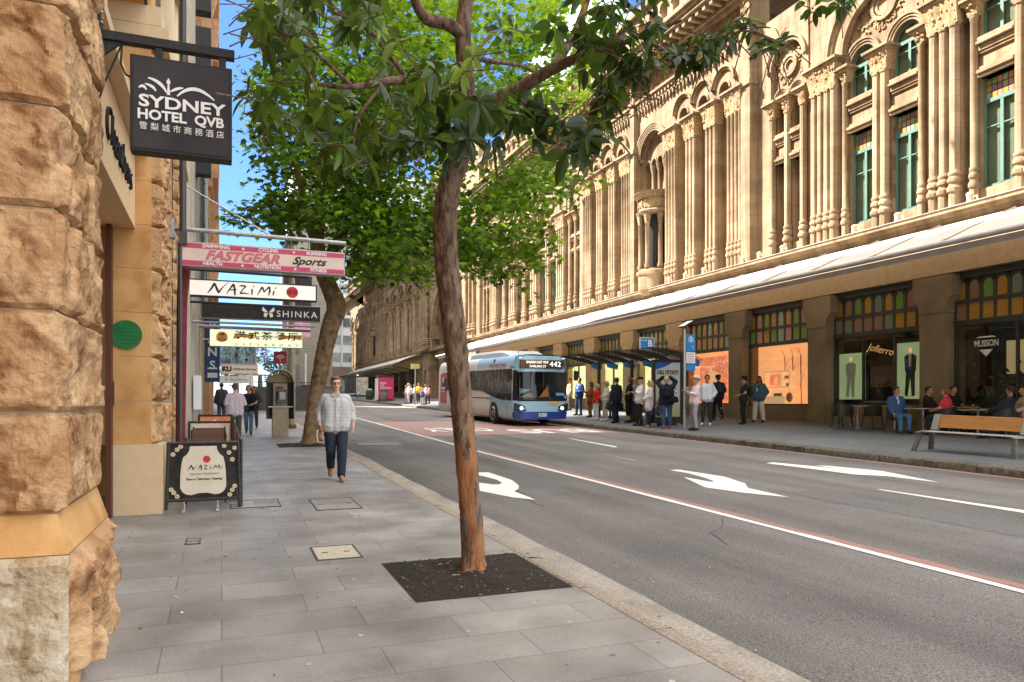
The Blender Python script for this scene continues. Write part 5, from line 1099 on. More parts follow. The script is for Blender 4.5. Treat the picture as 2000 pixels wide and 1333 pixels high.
# small far trees
def fartree(label, u, base, w, top, D, m, seed, n=60):
    t = thing('far_tree', label, 'tree', (0, 0, 0), 0, 'trees at the end of the street'); p = at(u, base, D); g = GL(p.x, p.y); q = at(u, top, D)
    b = MB(); b.tube([(p.x, p.y, g), (p.x, p.y, (g + q.z) / 2 + .5)], [.22, .12], 8); b.build('trunk', bark2, t)
    global Lf, r
    Lf = Leaves(); r = random.Random(seed); R_ = w * D / 2900; c = Vector((p.x, p.y, q.z - R_ * 1.1))
    for k in range(n):
        while True:
            d = Vector((r.uniform(-1, 1), r.uniform(-1, 1), r.uniform(-1, 1)))
            if d.length < 1: break
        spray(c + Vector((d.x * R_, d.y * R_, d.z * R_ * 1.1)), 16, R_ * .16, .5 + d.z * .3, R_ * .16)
    Lf.build('crown', m, t)
fartree('small bright green tree behind the phone booth', 535, 760, 60, 682, 60, leaf3, 1)
leafp = leafmat('purple_bloom', [(.16, .10, .25), (.26, .17, .38), (.34, .26, .48)], .3, .7)
fartree('purple flowering tree beyond the white shop signs', 508, 760, 44, 670, 52, leafp, 2)
fartree('dark leafy tree behind the shop canopy', 462, 760, 75, 672, 48, leaf1, 3)
# ---------------------------------------------------------------- people
def cap(b, p0, r0, p1, r1, n=6):
    p0, p1 = Vector(p0), Vector(p1); b.ball(p0, r0, n); b.ball(p1, r1, n)
    if (p1 - p0).length > 1e-4: b.tube([p0, p1], [r0, r1], 2 * n)
def blob(name, parts, vox, m, parent=None, smooth=2, wrinkle=0, seed=0):
    """one continuous surface grown round overlapping capsules and ellipsoids"""
    b = MB()
    for q in parts:
        if q[0] == 'c': cap(b, *q[1:])
        elif q[0] == 'e': b.ball(q[1], q[2], 8, 0, q[3] if len(q) > 3 else None)
        else: b.box(*q[1])
    me = bpy.data.meshes.new('tmp'); me.from_pydata(b.v, [], b.f); o = bpy.data.objects.new('tmp', me)
    rm = o.modifiers.new('r', 'REMESH'); rm.mode = 'VOXEL'; rm.voxel_size = vox; rm.use_smooth_shade = True
    if smooth: sm = o.modifiers.new('s', 'SMOOTH'); sm.iterations = smooth; sm.factor = .5
    out = bake(o); bpy.data.meshes.remove(me)
    out.name = name; out.materials.clear()
    for k in (m if isinstance(m, (list, tuple)) else [m]): out.materials.append(k)
    if wrinkle:
        n3 = 3 * len(out.vertices); co = [0.] * n3; no = [0.] * n3; out.vertices.foreach_get('co', co); out.vertices.foreach_get('normal', no)
        for i in range(0, n3, 3):
            p = Vector(co[i:i + 3]); k = noise.noise(Vector((p.x * 9 + seed, p.y * 9, p.z * 5 + p.x * 5))) + .6 * noise.noise(Vector((p.x * 22 + seed, p.y * 22, p.z * 13 - p.x * 9)))
            k *= wrinkle; co[i] += no[i] * k; co[i + 1] += no[i + 1] * k; co[i + 2] += no[i + 2] * k
        out.vertices.foreach_set('co', co); out.update()
    out.polygons.foreach_set('use_smooth', [True] * len(out.polygons))
    return link(name, out, parent)
def cl(c, c2=None, rough=.85):
    c2 = c2 or tuple(min(1, q * 1.25 + .004) for q in c)
    return mat('cloth_%02x%02x%02x' % tuple(int(q * 255) for q in c), c, rough, c2, 18, (.3, .7), .25, 220, spec=.2)
SK = {'fair': mat('skin_fair', (.56, .30, .20), .5, (.62, .35, .24), 14), 'tan': mat('skin_tan', (.40, .20, .115), .5, (.46, .24, .14), 14), 'brown': mat('skin_brown', (.22, .105, .06), .5, (.27, .13, .075), 14), 'dark': mat('skin_dark', (.09, .045, .028), .5, (.12, .06, .04), 14)}
LIP = mat('lip', (.36, .12, .09), .5); EYEM = mat('eye_dark', (.02, .014, .01), .2); BROW = mat('brow', (.07, .04, .025), .9)
HC = {'brown': mat('hair_brown', (.065, .032, .016), .6, (.11, .06, .03), 30), 'black': mat('hair_black', (.010, .008, .007), .5, (.025, .02, .018), 30), 'blond': mat('hair_blond', (.42, .27, .11), .6, (.55, .38, .18), 30), 'grey': mat('hair_grey', (.38, .35, .31), .7, (.52, .49, .45), 30), 'auburn': mat('hair_auburn', (.12, .04, .015), .6, (.2, .075, .03), 30), 'greybrown': mat('hair_greybrown', (.09, .052, .032), .6, (.16, .105, .07), 24)}
ARM = {'down': ((.135, -.012, .655), (.145, .03, .515)), 'front': ((.145, -.02, .65), (.035, .12, .60)), 'phone': ((.13, .03, .66), (.045, .155, .70)), 'cross': ((.145, .045, .67), (-.045, .115, .685)), 'head': ((.17, .07, .90), (.06, .035, .995)), 'pocket': ((.165, -.05, .655), (.115, .03, .53)),
       'swing': ((.14, -.07, .665), (.15, -.05, .525)), 'fore': ((.135, .04, .66), (.13, .13, .56)), 'table': ((.135, .06, .66), (.07, .19, .62)), 'bag': ((.13, -.01, .65), (.145, .0, .50)), 'chin': ((.11, .12, .66), (.05, .12, .82))}
def hand(parts, w, d, side, s, curl=.5, inn=None):
    """palm, four unequal bent fingers and a thumb; w wrist, d direction of the hand"""
    d = Vector(d).normalized(); sd = Vector((0, 1, 0)) - d * d.y
    if sd.length < .2: sd = Vector((1, 0, 0)) - d * d.x
    sd.normalize(); n = d.cross(sd) * (-side); n = n if not inn else Vector(inn)
    w = Vector(w); pc = w + d * .042 * s / 1.75
    q = s / 1.75
    for k in (-1, 0, 1): parts.append(('c', w + d * .012 * q + sd * k * .012 * q, .015 * q, w + d * .08 * q + sd * k * .022 * q, .0125 * q))
    for k, L in enumerate((.066, .076, .070, .054)):
        b0 = w + d * .082 * q + sd * (.030 - .02 * k) * q; m = b0 + (d * (1 - .3 * curl) + n * .5 * curl).normalized() * L * .5 * q; e = m + (d * (1 - curl) + n * curl).normalized() * L * .5 * q
        parts += [('c', b0, .0092 * q, m, .0086 * q), ('c', m, .0086 * q, e, .0076 * q)]
    t0 = w + d * .025 * q + sd * .026 * q; t1 = t0 + (d * .55 + sd * .7 + n * .3).normalized() * .035 * q; t2 = t1 + (d * .9 + n * .35).normalized() * .03 * q
    parts += [('c', t0, .012 * q, t1, .010 * q), ('c', t1, .010 * q, t2, .0085 * q)]
def person(label, x, y, z, face, h=1.7, legs='stand', arms=('down', 'down'), top=(.5, .5, .5), bottom=(.03, .035, .05), shoes=(.03, .02, .015), skin='fair', hair=('short', 'brown'), kind='shirt', bkind='trousers', hat=None, turn=0, tilt=0, wide=1, vox=.011, legw=1, group=None, seed=0, lean=0, seat=.46, topm=None, glasses=False, under=None, shoe_lift=0):
    """face: compass direction the body faces, in degrees from +Y towards -X"""
    S = Vector((h, h, h)); P = lambda a, b_, c: Vector((a * h, b_ * h, c * h)); B = wide
    dz = 0; J = {}
    if legs == 'sit':
        dz = seat / h - .49
    hipz = .505 + dz
    ln = math.tan(R(lean))
    def T(a, b_, c):                                   # torso point with lean about the hip
        return Vector((a * h, (b_ + (c - .5) * ln) * h, (c + dz) * h))
    for s in (-1, 1):
        hp = (s * .052 * B, 0, hipz)
        if legs == 'stand': k, a, toe = (s * .058, .012, .28), (s * .062, -.012, .05), .0
        elif legs == 'relaxed': k, a, toe = ((s * .062, .035, .28), (s * .085, .02, .05), 0) if s > 0 else ((s * .058, .0, .28), (s * .062, -.02, .05), 0)
        elif legs == 'wide': k, a, toe = (s * .08, .012, .28), (s * .105, -.005, .05), 0
        elif legs == 'walk': k, a, toe = ((s * .05, .085, .285), (s * .045, .115, .05), 0) if s < 0 else ((s * .05, .02, .285), (s * .045, -.155, .115), -.035)
        else: k, a, toe = (s * .075, .25, hipz - .005), (s * .075, .25 + .015 * s, .05), 0
        J[s] = (P(*hp), P(*k), P(*a), toe)
    body = []; torso = lambda g: [('e', T(0, 0, .535), (( .092 * B + g) * h, (.066 * B + g) * h, (.06 + g) * h)), ('e', T(0, .006 * B, .61), ((.083 * B + g) * h, (.062 * B + g) * h, (.085) * h)), ('e', T(0, .002, .70), ((.094 * B + g) * h, (.066 * B + g) * h, .09 * h)), ('c', T(-.078 * B, -.004, .787), (.040 + g) * h, T(.078 * B, -.004, .787), (.040 + g) * h), ('c', T(-.062 * B, .002, .60), (.045 * B + g) * h, T(.062 * B, .002, .60), (.045 * B + g) * h), ('c', T(-.07 * B, .0, .72), (.052 + g) * h, T(.07 * B, 0, .72), (.052 + g) * h)]
    body += torso(-.006)
    hd = T(0, .012, .935); RM = Matrix.Rotation(R(turn), 4, 'Z') @ Matrix.Rotation(R(-tilt), 4, 'X')
    Hd = lambda a, b_, c: hd + RM @ Vector((a * h, b_ * h, c * h)); e = lambda c, r_: ('e', Hd(*c), tuple(q * h for q in r_), RM)
    body += [('c', T(0, -.004, .80), .036 * h, T(0, .004, .88), .031 * h), e((0, -.004, .004), (.0455, .056, .060)), e((0, .012, -.030), (.036, .042, .034)), e((0, .036, -.054), (.018, .016, .014)), e((0, .058, -.012), (.0085, .013, .017)), e((.046, -.006, -.008), (.008, .014, .018)), e((-.046, -.006, -.008), (.008, .014, .018)), e((0, .046, -.034), (.017, .009, .011)), e((0, .046, .013), (.03, .008, .008))]
    armp = {}
    for s in (-1, 1):
        hp, k, a, toe = J[s]
        body += [('c', hp, .045 * h, k, .028 * h), ('c', k, .027 * h, a, .019 * h), ('e', k + (a - k) * .3 + Vector((0, -.008 * h, 0)), (.024 * h, .026 * h, .055 * h)), ('c', a + P(0, -.018, -.018), .02 * h, a + P(.006 * s, .085, -.03 + toe), .016 * h)]
        ar = arms[0] if s < 0 else arms[1]; el, wr = ARM[ar] if isinstance(ar, str) else ar
        sh = T(s * (.055 + .042 * B), -.004, .79); el = T(el[0] * s * (.6 + .4 * B), el[1], el[2]); wr = T(wr[0] * s, wr[1], wr[2])
        armp[s] = (sh, el, wr); body += [('c', sh, .033 * h, el, .024 * h), ('c', el, .0245 * h, wr, .0155 * h), ('c', T(s * .07, 0, .787), .034 * h, sh, .033 * h)]
        dd = (wr - el).normalized()
        if ar in ('down', 'swing', 'bag', 'pocket'): dd = (dd + Vector((0, 0, -.6))).normalized()
        hand(body, wr, dd, s, h, .75 if ar in ('bag', 'phone') else .4)
    skm = SK[skin]
    o = blob('person', body, vox, [skm, LIP, EYEM, BROW], None, 2)
    me = o.data; inv = RM.inverted()
    for f in me.polygons:                              # eyes, brows and lips by where they lie on the face
        q = inv @ (f.center - hd) / h
        if q.y > .03:
            ax = abs(q.x)
            if (ax - .0185) ** 2 / .006 ** 2 + (q.z - .0005) ** 2 / .0028 ** 2 < 1: f.material_index = 2
            elif abs(ax - .019) < .012 and abs(q.z - .0135) < .0018: f.material_index = 3
            elif ax < .014 and abs(q.z + .0345) < .003: f.material_index = 1
    tag(o, label, 'person', group); o.location = (x, y, z); o.rotation_euler = (0, 0, R(face))
    cv = max(vox, .012)
    # trousers / skirt
    bm_ = cl(bottom); bp = [('e', T(0, 0, .535), (.098 * B * h, .073 * B * h, .058 * h)), ('c', T(-.05 * B, 0, .575), .052 * B * h, T(.05 * B, 0, .575), .052 * B * h)]
    for s in (-1, 1):
        hp, k, a, toe = J[s]; lo = a + (k - a) * .04
        w = 1.25 if bkind == 'baggy' else legw
        if bkind in ('trousers', 'baggy'): bp += [('c', hp, .059 * h * (.5 + B / 2), k, .043 * h * w), ('c', k, .043 * h * w, lo, .034 * h * w)]
        elif bkind == 'shorts': bp += [('c', hp, .062 * h, k, .048 * h)]
        elif bkind == 'skirt': bp += [('c', hp, .07 * h, k + P(0, -.01, -.08), .055 * h), ('c', P(0, 0, .5), .07 * h, (J[-1][1] + J[1][1]) / 2 + P(0, -.01, -.08), .06 * h)]
    blob('trousers' if bkind != 'skirt' else 'skirt', bp, cv, bm_, o, 2, .004 * h, seed)
    # upper garment
    g = {'shirt': .008, 'tee': .008, 'jacket': .017, 'coat': .017, 'blouse': .010}[kind]
    tm = topm or cl(top); hem = {'shirt': .455, 'blouse': .475, 'tee': .49, 'jacket': .45, 'coat': .34}[kind] if legs != 'sit' else .485
    dp = .062 * (.6 + .4 * B) + g; tp = [('c', T(-.078 * B, -.004, .787), (.040 + g) * h, T(.078 * B, -.004, .787), (.040 + g) * h), ('c', T(0, 0, .52), (dp + .017) * h, T(0, .002, .74), dp * h)]
    for s in (-1, 1):
        tp += [('c', T(s * .054 * B, .004, .52), (dp + .011) * h, T(s * .058 * B, .0, .735), dp * h), ('c', T(s * .05 * B, .004, .53), (dp + .012) * h, T(s * (.054 if kind != 'coat' else .06) * B, .006, hem + dp), (dp + .012) * h)]
    for s in (-1, 1):
        sh, el, wr = armp[s]; end = {'tee': None, 'shirt': .62, 'blouse': .7}.get(kind, .93)
        tp += [('c', T(s * .07, 0, .787), (.034 + g) * h, sh, (.032 + g) * h)]
        if end is None: tp += [('c', sh, (.033 + g) * h, sh + (el - sh) * .6, (.03 + g) * h)]
        else: tp += [('c', sh, (.033 + g) * h, el, (.027 + g) * h), ('c', el, (.026 + g) * h, el + (wr - el) * end, (.019 + g * 1.1) * h)]
    tp += [('c', T(0, -.012, .81), .039 * h, T(0, -.014, .838), .036 * h)]
    blob({'tee': 'tee_shirt', 'shirt': 'shirt', 'blouse': 'blouse', 'jacket': 'jacket', 'coat': 'cardigan'}[kind], tp, cv, tm, o, 5, .0055 * h, seed + 3)
    if under:                                           # shirt front showing in the open jacket
        u_ = [('c', T(0, dp - .028, .56), .034 * h, T(0, dp - .03, .74), .034 * h), ('c', T(0, dp - .03, .74), .034 * h, T(0, .018, .80), .036 * h)]
        blob('shirt_front', u_, cv, cl(under), o, 2)
    # shoes
    sp_ = MB()
    for s in (-1, 1):
        hp, k, a, toe = J[s]; blob('shoe', [('c', a + P(0, -.02, -.018), .026 * h, a + P(.006 * s, .088, -.034 + toe), .0205 * h), ('c', a + P(0, -.012, .0), .023 * h, a + P(0, .05, -.018 + toe * .5), .02 * h)], cv * .85, cl(shoes, rough=.5), o, 2)
    # hair
    hs, hc = hair
    if hs != 'bald':
        hp_ = [e((0, -.014, .016), (.051, .056, .055)), e((0, .012, .048), (.041, .036, .022))]
        if hs == 'long': hp_ += [e((0, -.034, -.03), (.050, .036, .075)), ('c', Hd(-.036, -.014, 0), .021 * h, Hd(-.046, -.008, -.10), .024 * h), ('c', Hd(.036, -.014, 0), .021 * h, Hd(.046, -.008, -.10), .024 * h), ('c', Hd(0, -.045, -.02), .04 * h, Hd(0, -.045, -.13), .03 * h)]
        if hs == 'bob': hp_ += [e((0, -.03, -.014), (.054, .046, .058)), e((-.046, -.006, -.006), (.016, .03, .045)), e((.046, -.006, -.006), (.016, .03, .045))]
        if hs == 'bun': hp_ += [e((0, -.062, .03), (.026, .026, .026))]
        if hs == 'short': hp_ += [e((-.047, .0, .012), (.008, .02, .026)), e((.047, .0, .012), (.008, .02, .026)), e((0, -.045, -.014), (.034, .02, .034))]
        blob('hair', hp_, min(cv, .011), HC[hc], o, 1, .006 * h, seed + 7)
    if hat:
        hk, hcol = hat; b = MB(); m_ = cl(hcol); M_ = Matrix.Translation(hd) @ RM
        crown = [(.0585, .022), (.058, .05), (.052, .066), (.03, .074), (.001, .076)] if hk == 'cap' else [(.056, .024), (.054, .06), (.048, .078), (.03, .076), (.001, .072)]
        b.lathe(0, 0, [(r_ * h, z_ * h) for r_, z_ in crown], 18, sy=1.12)
        if hk == 'cap': b.prism([(.05 * h * math.cos(k * math.pi / 8), .04 * h + .075 * h * math.sin(k * math.pi / 8)) for k in range(9)], 'z', .022 * h, .027 * h)
        else: b.lathe(0, 0, [(.05 * h, .026 * h), (.105 * h, .022 * h), (.108 * h, .019 * h), (.05 * h, .021 * h)], 22, sy=1.15)
        b.v = [tuple(M_ @ Vector(v)) for v in b.v]; b.build('hat', m_, o, 40)
        if hk != 'cap':
            b = MB(); b.lathe(0, 0, [(.0575 * h, .025 * h), (.0575 * h, .037 * h)], 18, sy=1.12); b.v = [tuple(M_ @ Vector(v)) for v in b.v]; b.build('hat_band', cl((.02, .02, .02)), o, 40)
    if glasses:
        b = MB()
        for s in (-1, 1):
            b.tube([Hd(s * (.019 + .014 * math.cos(a)), .058, .001 + .0105 * math.sin(a)) for a in [k * math.pi / 7 for k in range(15)]], .0016 * h, 5, cap=False); b.tube([Hd(s * .033, .056, .004), Hd(s * .047, .03, .004), Hd(s * .05, -.01, .002)], .0016 * h, 5)
        b.tube([Hd(-.006, .06, .004), Hd(.006, .06, .004)], .0016 * h, 5); b.build('glasses', EYEM, o)
    return o, armp, J, T
def towards(x, y, tx, ty): return math.degrees(math.atan2(-(tx - x), ty - y))
def wpt(o, p): return Matrix.Translation(o.location) @ Matrix.Rotation(o.rotation_euler.z, 4, 'Z') @ Vector(p)
def bagat(name, label, cat, o, T, centre, size, colr, straps=True, shape='pack', m=None):
    """bag worn on or held by a person, in that person's own directions"""
    h = size; t = thing(name, label, cat, o.location, o.rotation_euler.z)
    c = Vector(T(*centre)) if not isinstance(centre, Vector) else centre
    m = m or cl(colr, rough=.7)
    if shape == 'pack':
        blob('body', [('e', c, (.135, .085, .20)), ('c', c + Vector((-.07, 0, -.12)), .07, c + Vector((.07, 0, -.12)), .07), ('c', c + Vector((-.06, 0, .12)), .06, c + Vector((.06, 0, .12)), .06)], .014, m, t, 2, .004)
        blob('pocket', [('c', c + Vector((-.06, -.075, -.1)), .05, c + Vector((.06, -.075, -.1)), .05)], .013, m, t, 2)
        for s in (-1, 1): b = MB(); b.tube([c + Vector((s * .08, .06, .17)), c + Vector((s * .1, .14, .24)), c + Vector((s * .115, .26, .14)), c + Vector((s * .12, .22, -.06)), c + Vector((s * .12, .06, -.16))], .015, 6); b.build('strap', m, t)
    else:
        w, d, hh = size
        blob('body', [('c', c + Vector((-w / 2 + d, 0, -hh / 2 + d)), d, c + Vector((w / 2 - d, 0, -hh / 2 + d)), d), ('c', c + Vector((-w / 2 + d, 0, hh / 2 - d)), d * .8, c + Vector((w / 2 - d, 0, hh / 2 - d)), d * .8), ('c', c + Vector((0, 0, -hh / 2 + d)), d, c + Vector((0, 0, hh / 2 - d)), d)], .011, m, t, 1, .003)
        b = MB(); b.tube([c + Vector((-w * .3, 0, hh / 2 - d)), c + Vector((-w * .2, 0, hh / 2 + straps * .6)), c + Vector((0, 0, hh / 2 + straps)), c + Vector((w * .2, 0, hh / 2 + straps * .6)), c + Vector((w * .3, 0, hh / 2 - d))], .008, 6); b.build('handle', m, t)
    return t
# the walking man
check = brickmat('checked_shirt', (.70, .68, .64), (.74, .72, .68), (.33, .335, .37), .024, .024, .0035, 'xz', .85, .1, 0, nscale=5, dirt=.2, grain=120)
mx_, my_ = 1.84, 13.05
o, ap, J, T = person('grey-haired man in glasses, checked shirt and dark jeans walking along the near footpath', mx_, my_, GL(0, 13.05), towards(mx_, my_, 1.2, 6), 1.79, 'walk', (((.15, -.03, .66), (.16, .04, .525)), ((.155, -.04, .66), (.15, .035, .52))), kind='shirt', bottom=(.018, .024, .038), shoes=(.33, .13, .045), skin='fair', hair=('short', 'greybrown'), wide=1.1, legw=1.14, vox=.0075, topm=check, glasses=True, tilt=6)
h = 1.79
b = MB()
for s in (-1, 1): b.prism([(0, 0), (s * .055, .035), (s * .075, -.01), (s * .03, -.05)], 'y', 0, .008); 
b.v = [tuple(Vector(v) + T(0, .052, .825)) for v in b.v]; b.build('collar', check, o, 0)
b = MB(); b.tube([T(0, .0815, z) for z in (.80, .75, .70, .65, .60, .55, .51)], .006, 4); b.build('button_placket', cl((.52, .51, .50)), o)
for s in (-1, 1):
    sh, el, wr = ap[s]; q = el + (wr - el) * .6; d = (wr - el).normalized(); b = MB(); b.tube([q - d * .035, q + d * .02], [.058, .055], 14); b.build('rolled_cuff', check, o)
hw = wpt(o, ap[1][2])
t = thing('leather_satchel', 'tan leather satchel with pale cords held in the hand of the walking man', 'bag', hw + Vector((-.04, -.10, -.10)), o.rotation_euler.z + .3)
blob('body', [('c', Vector((-.03, -.10, -.12)), .03, Vector((-.03, .10, -.12)), .03), ('c', Vector((-.02, -.09, .03)), .022, Vector((-.02, .09, .03)), .022), ('c', Vector((-.02, 0, -.1)), .04, Vector((-.02, 0, .02)), .03)], .009, cl((.20, .095, .035), rough=.5), t, 2, .003)
b = MB()
for k in (0, .035): b.tube([Vector((.02, k, .05)), Vector((.035, k + .01, -.05)), Vector((.02, k + .02, -.17))], .008, 6)
b.build('cord', cl((.62, .52, .36)), t); b = MB(); b.tube([Vector((-.02, -.08, .03)), Vector((-.02, -.05, .10)), Vector((-.02, 0, .12)), Vector((-.02, .05, .10)), Vector((-.02, .08, .03))], .008, 6); b.build('handle', cl((.16, .07, .03), rough=.5), t)
# women on the near footpath
o, ap, J, T = person('woman in a pale lilac cardigan seen from behind beside the menu board', .36, 22.6, GL(0, 22.6), 8, 1.68, 'stand', ('front', 'front'), (.62, .50, .55), (.07, .065, .06), skin='fair', hair=('short', 'auburn'), kind='blouse', wide=1.12, seed=4)
bagat('handbag', 'dark handbag on the shoulder of the woman in lilac', 'bag', o, T, (.15, 0, .60), (.24, .05, .22), (.03, .025, .025), .28, 'tote')
o, ap, J, T = person('woman in black top and blue jeans walking behind the woman in lilac', .83, 25.9, GL(0, 25.9), 176, 1.63, 'walk', ('front', 'front'), (.015, .015, .018), (.10, .17, .26), skin='fair', hair=('bob', 'auburn'), kind='tee', seed=5)
person('dark-haired woman following the pair by the phone booth', 1.15, 30, GL(0, 30), 170, 1.6, 'stand', ('front', 'down'), (.03, .03, .035), (.04, .04, .05), hair=('long', 'brown'), skin='tan', vox=.014, seed=6)
person('man in dark jacket by the white shop canopy', .0, 34, GL(0, 34), 20, 1.72, 'stand', ('down', 'front'), (.03, .03, .04), (.05, .05, .07), hair=('short', 'black'), vox=.014, seed=7, kind='jacket')
person('red-haired passer-by half hidden behind the walking man', 2.8, 24.5, GL(0, 24.5), 170, 1.72, 'stand', ('down', 'down'), (.3, .12, .06), (.05, .05, .06), hair=('short', 'auburn'), vox=.014, seed=8)
# bus queue and people across the road: px of the feet places them on the footpath
def rp(u, v):
    a, b_, k = ray(u, v); t = (EYE - .163 + .05 * 14.03) / (SLOPE * b_ + .05 * a - k); return t * a, t * b_
def q(label, u, v, top_v, face, **kw):
    x, y = rp(u, v); D = x * SN + y * CS; h = (v - top_v) * D / 1450; z = RS(x, y); kw.setdefault('h', max(1.5, min(1.86, h))); kw.setdefault('seed', int(u)); kw.setdefault('turn', (int(u) * 37) % 50 - 25); kw.setdefault('tilt', (int(u) * 13) % 12 - 5); kw.setdefault('lean', (int(u) * 7) % 7 - 4); kw.setdefault('legs', 'relaxed' if int(u) % 2 else 'stand'); kw.setdefault('group', None)
    return person(label, x, y, z, face, **kw)
W_ = 90                                                  # facing the road (towards -X)
q('bearded man in a blue suit and white shirt beside the bus door', 1131, 812, 738, 100, kind='jacket', top=(.02, .045, .14), bottom=(.03, .045, .09), under=(.7, .7, .72), hair=('short', 'black'), arms=('front', 'pocket'), skin='tan', wide=1.05)
q('man in a beige jacket half hidden behind the man in the blue suit', 1112, 802, 739, 80, kind='jacket', top=(.42, .33, .22), bottom=(.10, .08, .06), hair=('short', 'brown'), arms=('down', 'down'))
q('dark-haired woman in a rust coat holding a drink in the bus queue', 1153, 815, 746, 60, kind='coat', top=(.26, .075, .025), bottom=(.30, .13, .04), hair=('long', 'brown'), arms=('front', 'phone'), skin='fair')
q('elderly woman in a bright red vest over white in the queue', 1165, 820, 750, 80, kind='blouse', top=(.58, .015, .02), bottom=(.72, .70, .70), hair=('bob', 'grey'), arms=('down', 'down'), shoes=(.7, .7, .7), wide=1.05)
q('woman in pale patterned blouse and cream trousers in the queue', 1183, 822, 745, 70, kind='blouse', top=(.62, .56, .52), bottom=(.58, .52, .44), hair=('bob', 'blond'), arms=('front', 'front'), shoes=(.7, .68, .65))
o, ap, J, T = q('tall man in a black suit with a bag standing side-on by the kerb', 1203, 827, 733, 20, kind='jacket', top=(.012, .016, .024), bottom=(.012, .015, .022), under=(.7, .7, .72), hair=('short', 'black'), arms=('bag', 'bag'), skin='tan', shoes=(.01, .01, .01))
bagat('duffel_bag', 'large black bag hanging from the hand of the man in the black suit', 'bag', o, T, (.16, .02, .36), (.42, .11, .36), (.012, .013, .016), .1, 'tote')
bagat('duffel_bag', 'dark navy bag on the far side of the man in the black suit', 'bag', o, T, (-.19, .05, .38), (.3, .08, .28), (.02, .025, .04), .1, 'tote')
q('woman in a black dress half hidden behind the man in the white shirt', 1228, 826, 735, 50, kind='tee', top=(.012, .012, .014), bottom=(.012, .012, .014), bkind='skirt', hair=('bob', 'brown'), arms=('front', 'down'), skin='fair')
q('man with folded arms in a black cap and white shirt in the bus queue', 1249, 832, 727, 75, kind='shirt', top=(.70, .69, .72), bottom=(.03, .032, .03), hat=('cap', (.012, .012, .014)), hair=('short', 'grey'), arms=('cross', 'cross'), wide=1.15, turn=15)
o, ap, J, T = q('blonde woman in a long lilac cardigan with a tan handbag', 1268, 835, 743, 60, kind='coat', top=(.58, .52, .56), bottom=(.02, .018, .018), hair=('long', 'blond'), arms=('front', 'front'), shoes=(.28, .14, .06))
bagat('handbag', 'small tan handbag held by the blonde woman in lilac', 'bag', o, T, (.03, .14, .52), (.22, .05, .16), (.55, .32, .22), .06, 'tote')
o, ap, J, T = q('man in a navy jacket and jeans scratching his head by the poster', 1302, 837, 732, -30, kind='jacket', top=(.014, .018, .032), bottom=(.04, .085, .18), hair=('short', 'blond'), arms=('head', 'head'), shoes=(.6, .08, .07), wide=1.08)
bagat('backpack', 'black backpack worn by the man scratching his head', 'backpack', o, T, (0, -.115, .69), 1, (.012, .012, .014))
bagat('duffel_bag', 'black holdall hanging at the side of the man scratching his head', 'bag', o, T, (.14, -.13, .56), (.3, .08, .24), (.015, .015, .018), .15, 'tote')
o, ap, J, T = q('elderly man in a straw hat and pink shirt reading by the bus stop pole', 1356, 841, 734, 75, kind='shirt', top=(.66, .55, .56), bottom=(.30, .31, .36), hat=('brim', (.68, .58, .42)), hair=('short', 'grey'), arms=('phone', 'phone'), tilt=-14, wide=1.05, shoes=(.02, .018, .016), lean=-6)
bagat('handbag', 'patterned dark shopping bag hanging behind the man in the straw hat', 'bag', o, T, (.17, -.06, .47), (.26, .07, .34), (.05, .06, .09), .3, 'tote')
b = MB(); b.tube([T(-.08, .09, .80), T(.0, .1, .70), T(.14, .02, .60)], .012, 5); b.build('strap', cl((.02, .02, .03)), o)
hp = wpt(o, T(0, .2, .72)); t = thing('newspaper', 'folded paper in the hands of the man in the straw hat', 'newspaper', hp, o.rotation_euler.z); b = MB(); b.obox((0, 0, 0), (.24, .16, .012), Matrix.Rotation(.6, 4, 'X')); b.obox((0, .01, .012), (.22, .15, .006), Matrix.Rotation(.55, 4, 'X')); b.build('page', mat('newsprint', (.6, .58, .53), .8), t, 0)
q('young man in a pale grey shirt with hands in his pockets', 1381, 831, 730, 130, kind='shirt', top=(.60, .62, .66), bottom=(.03, .033, .035), hair=('short', 'black'), arms=('pocket', 'pocket'), skin='tan', shoes=(.55, .55, .55), wide=.9)
o, ap, J, T = q('man in dark navy jacket and black cap walking away with a backpack', 1402, 822, 733, -15, kind='jacket', top=(.014, .02, .04), bottom=(.012, .012, .014), hat=('cap', (.01, .01, .012)), hair=('short', 'black'), legs='walk', arms=('front', 'front'), shoes=(.05, .02, .02))
bagat('backpack', 'navy backpack on the man walking away from the queue', 'backpack', o, T, (0, -.115, .69), 1, (.022, .032, .055))
o, ap, J, T = q('man in black with a wide black hat standing before the granite pier', 1452, 829, 736, 55, kind='tee', top=(.014, .018, .02), bottom=(.014, .013, .014), hat=('brim', (.012, .012, .013)), hair=('short', 'black'), arms=('front', 'front'), wide=1.15, shoes=(.02, .02, .02), bkind='baggy')
bagat('backpack', 'black backpack on the man in the wide black hat', 'backpack', o, T, (0, -.12, .70), 1, (.016, .016, .018))
o, ap, J, T = q('young man in a green football shirt and open denim jacket by the lit shop', 1482, 825, 735, 115, kind='jacket', top=(.05, .095, .12), bottom=(.55, .50, .42), bkind='baggy', under=(.01, .20, .045), hair=('long', 'black'), arms=('pocket', 'pocket'), skin='brown', legs='wide', shoes=(.03, .03, .035), tilt=8)
text('shirt_print', '3', whit, o, .16, tuple(T(0, .099, .70)), (R(90), 0, R(180)), bold=.006)
q('seated traveller half hidden behind the man scratching his head', 1286, 833, 775, 60, legs='sit', kind='tee', top=(.06, .10, .13), bottom=(.10, .2, .3), h=1.7, vox=.014, hair=('short', 'brown'), arms=('table', 'table'))
q('person in a dark coat between the pair in white and the man in the suit', 1195, 817, 752, 80, kind='jacket', top=(.03, .03, .035), bottom=(.05, .05, .06), hair=('short', 'brown'), vox=.014)
